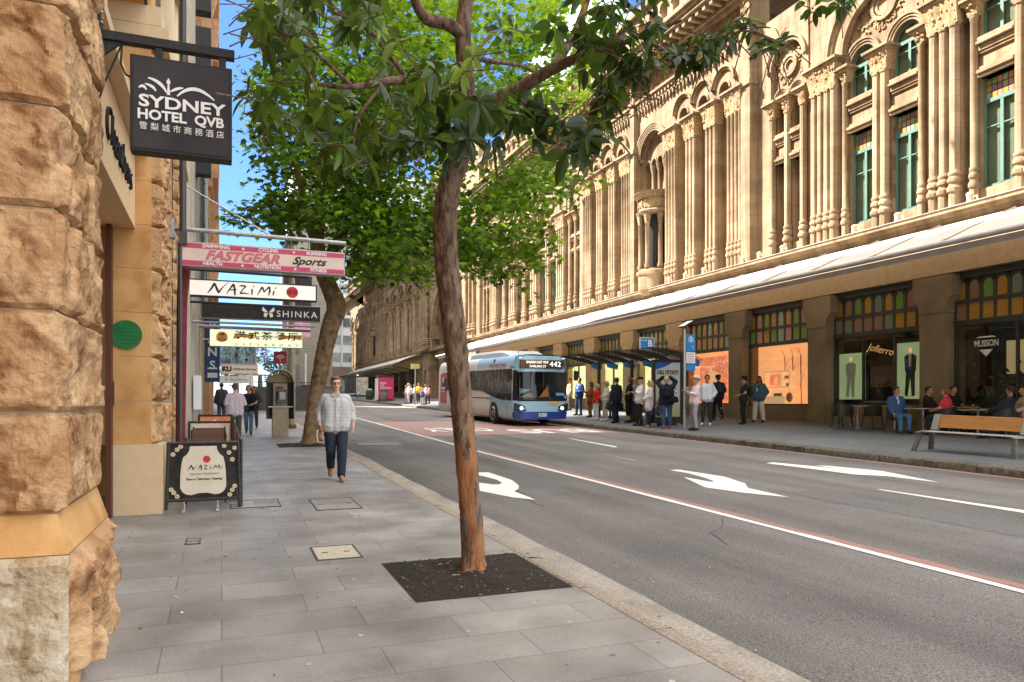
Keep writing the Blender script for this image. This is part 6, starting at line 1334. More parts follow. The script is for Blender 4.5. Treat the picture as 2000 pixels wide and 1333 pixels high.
q('person in grey at the back of the queue under the shelter', 1238, 824, 738, 40, kind='shirt', top=(.30, .28, .32), bottom=(.06, .06, .07), hair=('short', 'blond'), vox=.014)
# sunlit crowd beyond the bus
cr = random.Random(4); cols = [(.62, .42, .36), (.6, .55, .5), (.55, .52, .5), (.72, .42, .05), (.05, .08, .16), (.5, .4, .42), (.75, .5, .1), (.4, .15, .14), (.6, .6, .6)]
for k, (u, hair_, lab) in enumerate(((793, 'blond', 'woman in a pale pink dress at the head of the sunlit crowd'), (803, 'brown', 'person in cream standing in the sunlit crowd'), (810, 'black', 'man in white shirt and dark shorts beside the far signpost'), (818, 'brown', 'person in yellow top in the sunlit crowd'), (825, 'blond', 'child in a navy top standing in front of the sunlit crowd'), (832, 'brown', 'woman in a faded pink top at the end of the sunlit crowd'), (828, 'brown', 'person in bright yellow jacket behind the child in navy'), (838, 'black', 'person in maroon nearest the bus in the sunlit crowd'), (798, 'grey', 'person in light grey behind the woman in pink'))):
    v = 788 + (k % 3) * 1.2; a, b_, kk = ray(u, v); x = 14.65 + .4 * (k % 4); D = x / a; y = b_ * D
    person(lab, x, y, RS(x, y), 110 + cr.uniform(-40, 40), 1.35 if 'child' in lab else 1.62 + cr.uniform(-.06, .12), 'stand', ('down', 'front'), cols[k], (.05, .05, .07) if k % 2 else (.5, .42, .38), hair=('long' if k % 2 else 'short', hair_), vox=.022, seed=k, group='people waiting in the sun beyond the bus', kind='shirt')
# ---------------------------------------------------------------- bus
bblue = mat('bus_light_blue', (.30, .54, .68), .28, (.34, .58, .71), 3, coat=.5); bdark = mat('bus_dark_blue', (.015, .05, .26), .3, coat=.5); bwhite = mat('bus_white', (.76, .76, .74), .5, (.68, .67, .64), 2.5); bgrey = mat('bus_panel_grey', (.74, .73, .70), .65, (.64, .62, .59), 2)
bglass = mat('bus_side_glass', (.012, .013, .014), .08, (.16, .15, .13), 3.0, (.5, .68), spec=.5); rub = mat('black_rubber', (.012, .012, .012), .7); tyre = mat('tyre', (.018, .017, .016), .85, (.03, .028, .026), 12); alu = mat('aluminium', (.45, .44, .42), .35, metal=.8); ledw = mat('led_white', (.9, .88, .82), .5, emit=.9); lamp = mat('headlamp_glow', (1, .95, .85), .3, emit=2.2); redad = mat('bus_red_ad', (.55, .05, .05), .4, (.5, .06, .05), 4)
ws = glass('windscreen', (.75, .8, .8), .3)
BUS = thing('bus', 'light blue and white city bus pulling up at the kerb with its headlights on', 'bus', (12.58, 28.65, RD(12.5, 28.7)), 0); BUS.rotation_euler = (math.atan(SLOPE), 0, R(-.6))
b = MB()
xs = [(1.18, .32), (1.25, .42), (1.25, .75), (1.25, 1.12), (1.24, 1.5), (1.22, 2.5), (1.19, 2.72), (1.12, 2.9), (.95, 3.0), (.5, 3.04)]
sec = [(-x, z) for x, z in xs] + [(x, z) for x, z in reversed(xs)]; ys = [.30, .6, 1, 1.6, 2.0, 2.6, 3.2, 4, 5.2, 6.4, 7.6, 8.8, 10, 11.2, 12.1, 12.28]
vs = [(x * (1 if y < 12.2 else .93), y, z * (1 if y < 12.2 else .985)) for y in ys for x, z in sec]; n = len(sec); fs = []; mi = []
for i in range(len(ys) - 1):
    for k in range(n - 1):
        z = (sec[k][1] + sec[k + 1][1]) / 2; y = ys[i]
        fs.append((i * n + k, (i + 1) * n + k, (i + 1) * n + k + 1, i * n + k + 1)); mi.append(0 if (y < 3.0 and z < 1.6) or (z > 2.4 and y < 4.1) else (1 if z > 1.1 or y > 9.4 else 2))
b.v = vs; b.f = fs; b.mi = mi; b.add([vs[(len(ys) - 1) * n + k] for k in range(n)], [tuple(range(n))], 1)
b.add([(-1.18, .3, .33), (1.18, .3, .33), (1.18, 12.2, .33), (-1.18, 12.2, .33)], [(0, 1, 2, 3)], 3)
b.build('body', [bblue, bwhite, bgrey, rub], BUS, 40, fix=False)
def fp(z): return .04 + .10 * max(0, z - 1.1) / 1.4                      # rake of the front
def fpanel(name, z0, z1, w0, w1, m, bow=.07, th=.25, off=0, crn=.18, smooth=50):
    """bowed panel across the front between two heights"""
    bb = MB(); N = 14; rows = [z0 + (z1 - z0) * k / 4 for k in range(5)]; v = []
    for j, z in enumerate(rows):
        w = w0 + (w1 - w0) * j / 4
        for i in range(N + 1):
            s = -1 + 2 * i / N; v.append((s * w, fp(z) + off + crn * abs(s) ** 6 + bow * s * s, z))
    bb.add(v, [(j * (N + 1) + i, j * (N + 1) + i + 1, (j + 1) * (N + 1) + i + 1, (j + 1) * (N + 1) + i) for j in range(4) for i in range(N)])
    return bb.build(name, m, BUS, smooth, fix=False)
fpanel('bumper', .30, .62, 1.2, 1.245, bdark, off=-.05); fpanel('front_panel', .60, 1.08, 1.245, 1.25, bblue); fpanel('windscreen', 1.12, 2.34, 1.15, 1.13, ws, off=-.01); fpanel('header_panel', 2.30, 2.98, 1.22, 1.08, bblue, crn=.22); fpanel('windscreen_surround', 1.06, 1.14, 1.24, 1.24, rub, off=-.006)
bb = MB()
for s in (-1, 1): bb.add([(s * 1.245, .33, 1.1), (s * 1.23, .36, 2.36), (s * 1.08, .13 + .05, 2.36), (s * 1.10, .11, 1.1)], [(0, 1, 2, 3)])
bb.box(-1.1, 1.1, .6, .62, .35, 1.0); bb.build('windscreen_pillar', rub, BUS, 0, fix=False)
bb = MB()                                               # visible cab: dash, wheel, seat backs, rails, papers
bb.box(-1.12, 1.12, .2, .75, .9, 1.22, 0); bb.box(-1.2, 1.2, 2.8, 2.85, .4, 2.9, 0); bb.box(-1.15, 1.15, .3, 2.8, .5, .55, 0)
for x in (-.5, .1, .62): bb.tube([(x, 1.4, .5), (x, 1.4, 2.6)], .022, 6, 1)
bb.build('cab_interior', [mat('bus_interior', (.03, .03, .03), .8), mat('yellow_rail', (.5, .35, .1), .5)], BUS, 30)
bb = MB(); bb.prism([(-.05, 1.22), (.42, 1.26), (.34, 1.72), (.2, 1.5)], 'y', .3, .34, 0); bb.prism([(-.95, 1.22), (-.25, 1.23), (-.45, 1.42)], 'y', .3, .33, 1); bb.prism([(-.9, 1.35), (-.4, 1.55), (-.95, 1.6)], 'y', .32, .35, 2); bb.build('dash_clutter', [mat('orange_cloth', (.55, .2, .03), .7, emit=.05), mat('tan_paper', (.4, .27, .13), .8), mat('blue_paper', (.3, .4, .5), .8)], BUS, 0)
blob('driver_seat', [('c', (.62, .95, 1.1), .16, (.62, 1.0, 1.65), .14)], .03, cl((.05, .07, .12)), BUS)
# lamps, destination sign, plate, wipers, mirrors
for s in (-1, 1):
    bb = MB(); bb.prism([(s * 1.2, .98), (s * .78, .86), (s * .72, .66), (s * 1.0, .62), (s * 1.21, .66)], 'y', .05, .24); bb.build('headlight', mat('lamp_housing', (.02, .025, .05), .2), BUS, 0)
    bb = MB(); bb.ball((s * .93, .075, .77), (.085, .06, .085), 8); bb.build('headlight_lens', lamp, BUS)
    bb = MB(); bb.ball((s * 1.08, .13, .80), (.05, .05, .05), 8); bb.ball((s * .80, .07, .73), (.04, .03, .04), 6); bb.build('indicator', alu, BUS)
    bb = MB(); bb.box(s * .98 - .05, s * .98 + .05, .10, .14, 2.86, 2.90); bb.build('marker_lamp', ledw, BUS, 0)
bb = MB(); bb.box(-.98, .98, .08, .20, 2.44, 2.80); sg = bb.build('destination_sign', mat('sign_glass_brown', (.045, .02, .008), .25, (.14, .06, .015), 1.6), BUS, 0)
for tx, sz, x, z, f in (('BALMAIN EAST WHF', .16, -.22, 2.70, 1.0), ('DARLING ST', .14, -.2, 2.53, .75), ('442', .3, .60, 2.62, .52)): text('lettering', tx, ledw, BUS, sz, (x, .072, z), fit=f, bold=.001)
bb = MB(); bb.box(-.18, .18, -.03, 0, .42, .56); bb.build('number_plate', mat('plate_white', (.7, .68, .6), .5), BUS, 0); text('lettering', '2812 51', ink, BUS, .12, (0, -.034, .49), fit=.3)
bb = MB(); bb.box(.3, .75, -.0, .03, .93, 1.03); bb.build('yellow_sticker', mat('sticker_amber', (.75, .36, .02), .5), BUS, 0)
bb = MB(); bb.box(.62, 1.0, .03, .05, 1.3, 1.42); bb.box(1.05, 1.14, .1, .12, 1.18, 1.32); bb.build('blue_sticker', mat('sticker_blue', (.12, .3, .6), .5), BUS, 0)
bb = MB(); bb.tube([(-.9, .05, 1.1), (-.3, -.01, 1.2), (.1, -.01, 1.15)], .012, 5); bb.tube([(.1, .0, 1.1), (.6, .0, 1.22), (.95, .06, 1.18)], .012, 5); bb.build('wiper', rub, BUS)
for s in (-1, 1):
    bb = MB(); bb.tube([(s * 1.15, .25, 2.45), (s * 1.45, .0, 2.5), (s * 1.5, -.05, 2.35)], .02, 6); bb.box(s * 1.5 - .09, s * 1.5 + .09, -.1, -.02, 1.95, 2.36); bb.build('mirror', rub, BUS, 30, bevel=.01)
# side windows (the belt drops at the driver), doors of the far side, wheels
bb = MB()
def sw(y0, y1, za, zb, zt=2.42): 
    bb2 = MB(); bb2.add([(-1.262, y0, za), (-1.262, y1, zb), (-1.232, y1, zt), (-1.232, y0, zt)], [(0, 1, 2, 3)]); bb2.build('side_window', bglass, BUS, 0, fix=False)
sw(.42, 1.55, 1.08, 1.10); sw(1.6, 2.5, 1.10, 1.18); sw(2.55, 4.1, 1.2, 1.42); sw(4.15, 5.9, 1.45, 1.5); sw(5.95, 7.7, 1.5, 1.5); sw(7.75, 9.4, 1.5, 1.5)
bb = MB(); bb.add([(-1.262, 9.5, 1.45), (-1.262, 11.3, 1.45), (-1.235, 11.3, 2.4), (-1.235, 9.5, 2.4)], [(0, 1, 2, 3)]); bb.build('rear_grille', mat('dark_grille', (.05, .05, .05), .6), BUS, 0, fix=False)
bb = MB(); bb.add([(-1.264, 10.4, .75), (-1.264, 11.7, .75), (-1.240, 11.7, 2.35), (-1.240, 10.4, 2.35)], [(0, 1, 2, 3)]); bb.build('advert_panel', redad, BUS, 0, fix=False)
bb = MB(); bb.ball((-1.268, 11.05, 2.0), (.006, .14, .17), 8); bb.box(-1.272, -1.266, 10.7, 11.4, 1.5, 1.62); bb.box(-1.272, -1.266, 10.8, 11.3, 1.34, 1.42); bb.build('advert_emblem', offw, BUS, 0)
bb = MB(); bb.box(-1.256, -1.252, 3.2, 9.3, 1.12, 1.16); bb.box(-1.256, -1.252, 3.0, 3.03, .4, 1.2); bb.box(-1.256, -1.252, 6.5, 6.52, .4, 1.1); bb.box(-1.256, -1.252, 1.0, 1.02, .45, 1.0); bb.build('body_seam', rub, BUS, 0)
for s in (-1, 1):
    for y in (2.65, 9.0):
        bb = MB(); bb.prism([(y + .58 * math.cos(k * math.pi / 14), .42 + .58 * math.sin(k * math.pi / 14)) for k in range(15)] + [(y - .58, .30), (y + .58, .30)], 'x', s * 1.235, s * 1.262); bb.build('wheel_arch', rub, BUS, 40)
        w = MB(); P = [(.22, .0), (.44, .0), (.49, .05), (.49, .24), (.44, .28), (.22, .28)]; w.lathe(0, 0, [(r_, z_ - .14) for r_, z_ in P], 28); M_ = Matrix.Translation((s * 1.16, y, .49)) @ Matrix.Rotation(R(90), 4, 'Y'); w.v = [tuple(M_ @ Vector(v)) for v in w.v]; wh = w.build('wheel', tyre, BUS, 40)
        w = MB(); w.lathe(0, 0, [(.02, -.10), (.1, -.12), (.14, -.06), (.25, -.09), (.30, -.13), (.31, -.10)], 24); 
        for k in range(8): w.ball((.2 * math.cos(k * math.pi / 4), .2 * math.sin(k * math.pi / 4), -.09), .022, 5)
        M_ = Matrix.Translation((s * 1.19, y, .49)) @ Matrix.Rotation(R(90 * (1 if s < 0 else -1)), 4, 'Y'); w.v = [tuple(M_ @ Vector(v)) for v in w.v]; w.build('rim', alu, wh, 40)
bb = MB(); P = [(-.95, 3.0), (-.9, 3.2), (-.7, 3.32), (.7, 3.32), (.9, 3.2), (.95, 3.0)]; v = []
for y, k in ((1.5, 0), (2.3, .85), (3.2, 1), (7.5, 1), (8.2, .3)): v += [(x, y, 3.0 + (z - 3.0) * k) for x, z in P]
bb.add(v, [(i * 6 + j, (i + 1) * 6 + j, (i + 1) * 6 + j + 1, i * 6 + j + 1) for i in range(4) for j in range(5)]); bb.build('roof_pod', mat('pod_grey', (.42, .46, .50), .4, (.5, .53, .56), 2), BUS, 40, fix=False)
bb = MB(); bb.tube([(-.6, 1.3, 3.02), (-.6, 1.3, 3.25)], .01, 5); bb.build('aerial', rub, BUS)
bb = MB()
for k in range(3): bb.box(-1.262, -1.24, 1.2 + k * .75, 1.75 + k * .75, 2.56, 2.66)
bb.build('red_decal', mat('decal_rose', (.5, .2, .22), .5), BUS, 0)
# ---------------------------------------------------------------- bus stop: shelter, poster, flag pole, bench
sblue = mat('transit_blue', (.02, .20, .50), .45, (.03, .24, .56), 4); dkst = mat('dark_steel', (.025, .022, .02), .4, (.04, .036, .03), 9); brst = mat('brushed_steel', (.40, .39, .37), .35, (.50, .48, .45), 20, metal=.7, stretch=(6, 6, .5))
clear = glass('shelter_glass', (.88, .92, .9), .2)
SH = thing('bus_shelter', 'black bus shelter with curved roof ribs and blue fins over the bus queue', 'bus shelter', (16.2, 27.3, RS(16.2, 27.3))); SL = SH.location
def sh(b, n, m, s=35): o = b.build(n, m, SH, s); o.location = -SL; return o
ys = [23.6 + 1.55 * k for k in range(6)]; zr = lambda y: RS(16, y) + 2.75
for y in ys:
    b = MB(); z = zr(y); P = [(14.75, z + .12), (15.3, z + .10), (15.9, z + .02), (16.4, z - .12), (16.85, z - .32), (16.8, z - .40), (16.3, z - .28), (15.8, z - .16), (15.2, z - .04), (14.75, z + .06)]
    b.v = [(x, y - .04, zz) for x, zz in P] + [(x, y + .04, zz) for x, zz in P]; n = len(P); b.f = [tuple(range(n))[::-1], tuple(range(n, 2 * n))] + [(i, (i + 1) % n, n + (i + 1) % n, n + i) for i in range(n)]; b.mi = [0] * len(b.f); sh(b, 'roof_rib', dkst, 0)
    b = MB(); b.prism([(16.86, z - .33), (16.3, z - .2), (16.3, z - .42), (16.8, z - .52)], 'y', y - .05, y + .05); sh(b, 'blue_fin', sblue, 0)
b = MB(); v = []
for y in (ys[0] - .3, ys[-1] + .3): z = zr(y); v += [(14.7, y, z + .14), (15.3, y, z + .12), (15.9, y, z + .04), (16.4, y, z - .10), (16.86, y, z - .30)]
b.add(v, [(k, k + 1, 6 + k, 5 + k) for k in range(4)]); sh(b, 'roof', glass('shelter_roof_glass', (.55, .56, .56), .2))
for y in (24.2, 28.0, 31.0):
    b = MB(); b.box(16.45, 16.57, y - .06, y + .06, RS(16.5, y), zr(y) - .15); sh(b, 'post', dkst, 0)
b = MB()
for a, c in ((24.3, 27.9), (28.1, 30.9)): b.box(16.5, 16.52, a, c, RS(16.5, a) + .35, RS(16.5, a) + 2.3)
sh(b, 'glass_panel', clear, 0)
b = MB(); b.box(16.0, 16.4, 25.4, 29.6, RS(16, 27) + .43, RS(16, 27) + .48); b.box(16.15, 16.25, 26, 26.1, RS(16, 26), RS(16, 27) + .43); b.box(16.15, 16.25, 29, 29.1, RS(16, 29), RS(16, 27) + .43); sh(b, 'seat', dkst, 0)
b = MB(); y = 25.4; z = zr(y); b.box(15.35, 15.97, y - .03, y + .03, z + .17, z + .62); o = sh(b, 'stop_flag', sblue, 0); o2 = text('lettering', 'B', offw, SH, .36, (15.78 - SL.x, y - .04 - SL.y, z + .40 - SL.z), bold=.012); text('lettering', 'Stand', offw, SH, .12, (15.5 - SL.x, y - .04 - SL.y, z + .53 - SL.z))
b = MB()
for x0, x1, z0, z1 in ((15.33, 15.99, z + .15, z + .17), (15.33, 15.99, z + .62, z + .64), (15.33, 15.35, z + .17, z + .62), (15.97, 15.99, z + .17, z + .62)): b.box(x0, x1, y - .035, y + .035, z0, z1)
b.build('flag_frame', offw, o, 0)
# illuminated poster panel at the end of the shelter
y = 23.9; g = RS(15.6, y); AP = thing('advertising_panel', 'tall backlit game poster in a dark frame at the near end of the bus shelter', 'poster panel', (15.6, y, g))
def apx(b, n, m, s=0): o = b.build(n, m, AP, s); return o
b = MB()
for x0, x1, z0, z1 in ((-.62, -.54, .1, 2.48), (.54, .62, .1, 2.48), (-.54, .54, 2.38, 2.48), (-.54, .54, .1, .34)): b.box(x0, x1, -.09, .09, z0, z1)
b.box(-.4, .4, -.05, .05, 0, .1); apx(b, 'frame', dkst)
pm_ = bpy.data.materials.new('poster_fade'); pm_.use_nodes = True; N = pm_.node_tree.nodes; L = pm_.node_tree.links; tc = N.new('ShaderNodeTexCoord'); sp = N.new('ShaderNodeSeparateXYZ'); rp_ = N.new('ShaderNodeValToRGB'); mpr = N.new('ShaderNodeMapRange'); mpr.inputs[1].default_value = .3; mpr.inputs[2].default_value = 2.4
L.new(tc.outputs['Object'], sp.inputs[0]); L.new(sp.outputs[2], mpr.inputs[0]); L.new(mpr.outputs[0], rp_.inputs[0]); rp_.color_ramp.elements[0].color = (.15, .14, .06, 1); rp_.color_ramp.elements[1].color = (.22, .235, .23, 1); e_ = rp_.color_ramp.elements.new(.45); e_.color = (.22, .21, .17, 1)
L.new(rp_.outputs[0], N['Principled BSDF'].inputs[0]); L.new(rp_.outputs[0], N['Principled BSDF'].inputs['Emission Color']); N['Principled BSDF'].inputs['Emission Strength'].default_value = .10
b = MB(); b.box(-.54, .54, -.07, .05, .34, 2.38); apx(b, 'poster', pm_)
b = MB(); b.prism([(-.54, 2.38), (.2, 2.38), (-.1, 2.22), (-.54, 2.1)], 'y', -.074, -.0705); apx(b, 'corner_graphic', mat('poster_blue', (.02, .07, .3), .5, emit=.1))
text('lettering', 'CALL OF DUTY', mat('poster_black', (.03, .03, .025), .6), AP, .2, (0, -.075, 2.0), fit=.98, bold=.012); text('lettering', 'MODERN\nWARFARE', offw, AP, .2, (.05, -.075, 1.2), fit=.8, bold=.01); text('lettering', 'GO', offw, AP, .16, (-.3, -.075, .5), bold=.01)
b = MB(); b.prism([(-.3, 1.55), (.3, 1.55), (.42, 1.2), (.2, 1.32), (0, 1.1), (-.2, 1.32), (-.42, 1.2)], 'y', -.074, -.0705); apx(b, 'graphic', mat('poster_shadow', (.06, .058, .045), .6))
# stop pole with solar cap
x, y = rp(1337, 840); BP = thing('bus_stop_pole', 'tall grey bus stop pole with blue flags and a tilted solar panel on top', 'bus stop sign', (x, y, RS(x, y)))
b = MB(); b.tube([(0, 0, 0), (0, 0, 3.5)], .05, 12); b.build('pole', brst, BP)
b = MB(); b.box(.06, .42, -.03, .03, 2.72, 3.32); fl = b.build('flag', sblue, BP, 0, bevel=.02); b = MB(); b.ring(0, 0, .085, .105, -.001, .001, 0, 2 * math.pi, 20); b.v = [(y_ + .24, -.036 + x_, z_ + 3.15) for x_, y_, z_ in b.v]; b.build('roundel', offw, fl, 0)
text('lettering', 'B', offw, fl, .15, (.24, -.036, 3.15), bold=.004); b = MB(); b.box(.27, .37, -.034, -.031, 2.90, 2.915); b.box(.29, .37, -.034, -.031, 2.84, 2.855); b.build('route_print', offw, fl, 0)
b = MB(); b.box(.06, .42, -.03, .03, 2.32, 2.70); tt = b.build('timetable', offw, BP, 0); b = MB()
for k in range(4): b.box(.1, .36, -.034, -.031, 2.38 + k * .08, 2.40 + k * .08)
b.build('print', mat('print_grey', (.25, .25, .27), .7), tt, 0)
b = MB(); b.box(.06, .42, -.03, .03, 2.06, 2.28); b.build('route_plate', sblue, BP, 0)
b = MB(); b.obox((.05, 0, 3.66), (.42, .34, .05), Matrix.Rotation(R(-28), 4, 'Y')); b.tube([(0, 0, 3.5), (.03, 0, 3.66)], .03, 8); b.build('solar_panel', dkst, BP, 0); b = MB(); b.obox((.035, 0, 3.69), (.44, .36, .015), Matrix.Rotation(R(-28), 4, 'Y')); b.build('panel_rim', offw, BP, 0)
b = MB(); b.box(.05, .3, -.06, -.02, .85, 1.5); b.build('timetable_case', brst, BP, 0, bevel=.01)
# park bench
wood = mat('bench_timber', (.30, .125, .03), .45, (.42, .19, .05), 3, (.3, .7), .1, 60, stretch=(8, .6, 8))
bx, by = 15.25, 11.65; PB = thing('park_bench', 'long steel street bench with an orange timber backrest near the kerb', 'bench', (bx, by, RS(bx, by)), R(-4)); PB.rotation_euler = (math.atan(SLOPE), 0, R(3.5))
b = MB()
for k in range(3): b.box(-.02 + k * .15, .115 + k * .15, -1.04, 1.06, .455, .475)
b.box(-.03, .44, -1.13, -1.07, .43, .453); b.box(-.03, .44, 1.07, 1.13, .43, .453); b.build('seat', mat('seat_steel', (.42, .41, .40), .4, (.5, .49, .47), 15, metal=.4), PB, 0, bevel=.004)
b = MB(); b.prism([(.47, .55), (.53, .55), (.60, .85), (.56, .85)], 'y', -.95, .92); b.build('backrest', wood, PB, 0, bevel=.008)
for s in (-1, 1):
    b = MB(); b.prism([(.42, .5), (.50, .5), (.605, .86), (.55, .86)], 'y', s * .92 if s > 0 else -1.1, 1.08 if s > 0 else -.95); b.build('back_bracket', brst, PB, 0)
    for x0, x1 in ((.02, -.10), (.40, .50)):
        b = MB(); y_ = s * 1.05; b.add([(x0, y_ - .05, .452), (x0 + .07, y_ - .05, .452), (x0 + .07, y_ + .05, .452), (x0, y_ + .05, .452), (x1, y_ - .05 + s * .09, 0), (x1 + .06, y_ - .05 + s * .09, 0), (x1 + .06, y_ + .05 + s * .09, 0), (x1, y_ + .05 + s * .09, 0)], [(0, 1, 2, 3), (7, 6, 5, 4), (0, 4, 5, 1), (1, 5, 6, 2), (2, 6, 7, 3), (3, 7, 4, 0)]); b.build('leg', mat('leg_steel', (.13, .12, .10), .45, (.2, .18, .15), 10, metal=.5), PB, 0)
b = MB()
for s in (-1.09,): b.tube([(.42, s, .475), (.60, s - .02, .56), (.70, s - .02, .72), (.64, s, .84), (.56, s, .85)], [.03, .04, .045, .04, .03], 8)
b.build('armrest', brst, PB)
# café: tables, tub chairs, people
def cafetable(x, y, label):
    t = thing('cafe_table', label, 'table', (x, y, RS(x, y)), 0, 'cafe tables on the far footpath'); b = MB(); b.box(-.34, .34, -.34, .34, .71, .74); b.build('tabletop', mat('table_top', (.34, .30, .24), .4, (.42, .38, .31), 4), t, 0, bevel=.008); b = MB(); b.lathe(0, 0, [(.03, .03), (.03, .71)], 10); b.build('pedestal', brst, t); b = MB(); b.lathe(0, 0, [(.24, 0), (.24, .015), (.05, .035), (.03, .04)], 18); b.build('base', brst, t); return t
def tubchair(x, y, f, label):
    t = thing('cafe_chair', label, 'chair', (x, y, RS(x, y)), R(f), 'tub chairs at the cafe tables'); m = mat('wicker_black', (.018, .016, .015), .5, (.04, .036, .032), 40)
    b = MB(); b.box(-.23, .23, -.2, .24, .42, .46); b.build('seat', m, t, 0, bevel=.02); b = MB(); N = 14; v = []
    for i in range(N + 1):
        a = math.pi * (-.08 + 1.16 * i / N); hgt = .68 + .12 * math.sin(math.pi * i / N)
        for r_, z in ((.24, .44), (.27, hgt), (.29, hgt), (.265, .44)): v.append((r_ * math.cos(a), -r_ * math.sin(a) + .03, z))
    b.add(v, [(4 * i + k, 4 * i + (k + 1) % 4, 4 * i + 4 + (k + 1) % 4, 4 * i + 4 + k) for i in range(N) for k in range(4)]); b.build('backrest', m, t)
    for sx in (-1, 1):
        for sy in (-1, 1): b = MB(); b.tube([(sx * .19, sy * .17 + .02, .43), (sx * .23, sy * .22 + .02, 0)], [.022, .016], 7); b.build('leg', mat('chair_leg', (.06, .055, .05), .4, metal=.4), t)
    return t
tabs = [(18.95, 18.1, 'cafe table with no one seated, farthest from the bench'), (18.75, 15.55, 'cafe table between the man in blue and the woman in red'), (19.3, 17.0, 'cafe table against the stall riser under the menswear window'), (19.75, 14.75, 'cafe table in front of the dark-shirted man'), (18.9, 14.0, 'cafe table with a glass of tea beside the leather-jacketed man')]
for x, y, l in tabs: cafetable(x, y, l)
chs = [(18.95, 18.75, 180, 'tub chair on the far side of the empty cafe table'), (18.9, 17.45, 0, 'dark tub chair on the near side of the empty cafe table'), (18.45, 16.2, 175, 'tub chair under the man in the blue jacket'), (18.8, 14.85, 10, 'tub chair under the woman in red'), (19.75, 15.5, 180, 'tub chair under the dark-shirted man'), (18.9, 13.3, 5, 'tub chair under the man in the leather jacket'), (19.8, 14.3, 0, 'tub chair under the long-haired diner'), (18.2, 17.9, 120, 'pale-backed tub chair pulled out from the empty cafe table')]
for x, y, f, l in chs: tubchair(x, y, f, l)
def seat(label, x, y, f, **kw): return person(label, x, y, RS(x, y), f, legs='sit', seat=.47, seed=int(y * 10), **kw)
seat('man in an open blue jacket and jeans seated sideways at the cafe', 18.45, 16.2, 160, h=1.76, kind='jacket', top=(.03, .07, .17), bottom=(.05, .12, .22), under=(.42, .46, .72), hair=('short', 'black'), arms=('down', 'fore'), skin='tan', turn=25)
seat('auburn-haired woman in a red top seated with her back half turned', 18.8, 14.85, 20, h=1.68, kind='tee', top=(.55, .035, .06), bottom=(.02, .02, .025), hair=('bob', 'auburn'), arms=('table', 'table'), wide=1.1, turn=20)
seat('man in a black shirt eating at a cafe table by the pier', 19.75, 15.4, 172, h=1.72, kind='tee', top=(.014, .013, .013), bottom=(.02, .02, .02), hair=('short', 'black'), arms=('table', 'table'), skin='tan', turn=10)
seat('long-haired diner in black seen from behind', 19.8, 14.3, 0, h=1.68, kind='shirt', top=(.016, .015, .015), bottom=(.02, .02, .02), hair=('long', 'black'), arms=('table', 'table'), skin='tan')
seat('man in a dark leather jacket leaning on a cafe table', 18.9, 13.3, 15, h=1.75, kind='jacket', top=(.02, .026, .034), bottom=(.02, .02, .025), hair=('short', 'black'), arms=('table', 'table'), skin='tan', lean=-14)
seat('man in a pale pink shirt at the end of the cafe tables', 19.4, 13.1, 60, h=1.72, kind='shirt', top=(.5, .38, .36), bottom=(.03, .03, .04), hair=('short', 'black'), arms=('table', 'table'), skin='tan')
seat('dark-haired diner hidden behind the woman in red', 19.5, 16.0, 200, h=1.68, kind='shirt', top=(.02, .02, .022), bottom=(.02, .02, .02), hair=('short', 'black'), arms=('table', 'table'), skin='tan', vox=.014)
for x, y, l in ((18.8, 14.05, 'glass of tea on the cafe table by the leather-jacketed man'), (19.65, 14.7, 'short glass of water before the dark-shirted man')):
    t = thing('drinking_glass', l, 'glass', (x, y, RS(18.9 if x < 19 else 19.75, y) + .745)); b = MB(); b.lathe(0, 0, [(.03, 0), (.037, .1), (.034, .1), (.028, .01)], 14); b.build('tumbler', clear, t); b = MB(); b.lathe(0, 0, [(.027, .01), (.032, .075)], 12); b.build('drink', mat('tea' if x < 19 else 'water', (.35, .12, .03) if x < 19 else (.4, .42, .4), .2), t)
t = thing('plate', 'white plate on the table of the leather-jacketed man', 'plate', (18.95, 13.85, RS(18.9, 14.0) + .742)); b = MB(); b.lathe(0, 0, [(.06, 0), (.12, .015), (.115, .018), (.05, .005)], 20); b.build('dish', whit, t)
# ---------------------------------------------------------------- near footpath furniture
boothm = mat('booth_steel', (.38, .31, .19), .55, (.46, .39, .25), 7); boothd = mat('booth_dark', (.035, .03, .025), .5, (.06, .05, .04), 10); amber = mat('amber_panel', (.36, .27, .09), .5, (.42, .33, .12), 4)
PHB = thing('phone_booth', 'open steel phone booth with an arched hood and a red wireless sign on top', 'phone booth', (1.76, 25.0, GL(0, 25)))
b = MB()
for s in (-1, 1): b.box(s * .40 - .02, s * .40 + .02, -.18, .3, .55, 1.75)
b.box(-.38, .38, .26, .3, .55, 1.75); b.ring(0, 1.73, .37, .42, -.3, .18, n=16); b.v = b.v[:24] + [(-y_, -x_ * 1.0, z_) if False else (y_, -x_, z_) for x_, y_, z_ in b.v[24:]]; b.build('shell', boothd, PHB)
b = MB(); b.prism([(.36 * math.cos(k * math.pi / 14), 1.74 + .30 * math.sin(k * math.pi / 14)) for k in range(15)], 'y', .24, .258); b.build('hood_panel', amber, PHB, 0)
b = MB(); b.tube([(.40 * math.cos(k * math.pi / 14), -.19, 1.75 + .38 * math.sin(k * math.pi / 14)) for k in range(15)], .022, 8); b.build('hood_rim', mat('booth_rim', (.42, .39, .32), .5), PHB)
b = MB(); b.box(-.25, .25, -.1, .22, 0, .92); b.box(-.22, .22, .05, .24, .97, 1.7); b.build('pedestal', boothm, PHB, 0, bevel=.01)
b = MB(); b.box(-.38, .38, -.2, .22, .925, .96); b.build('shelf', brst, PHB, 0, bevel=.006)
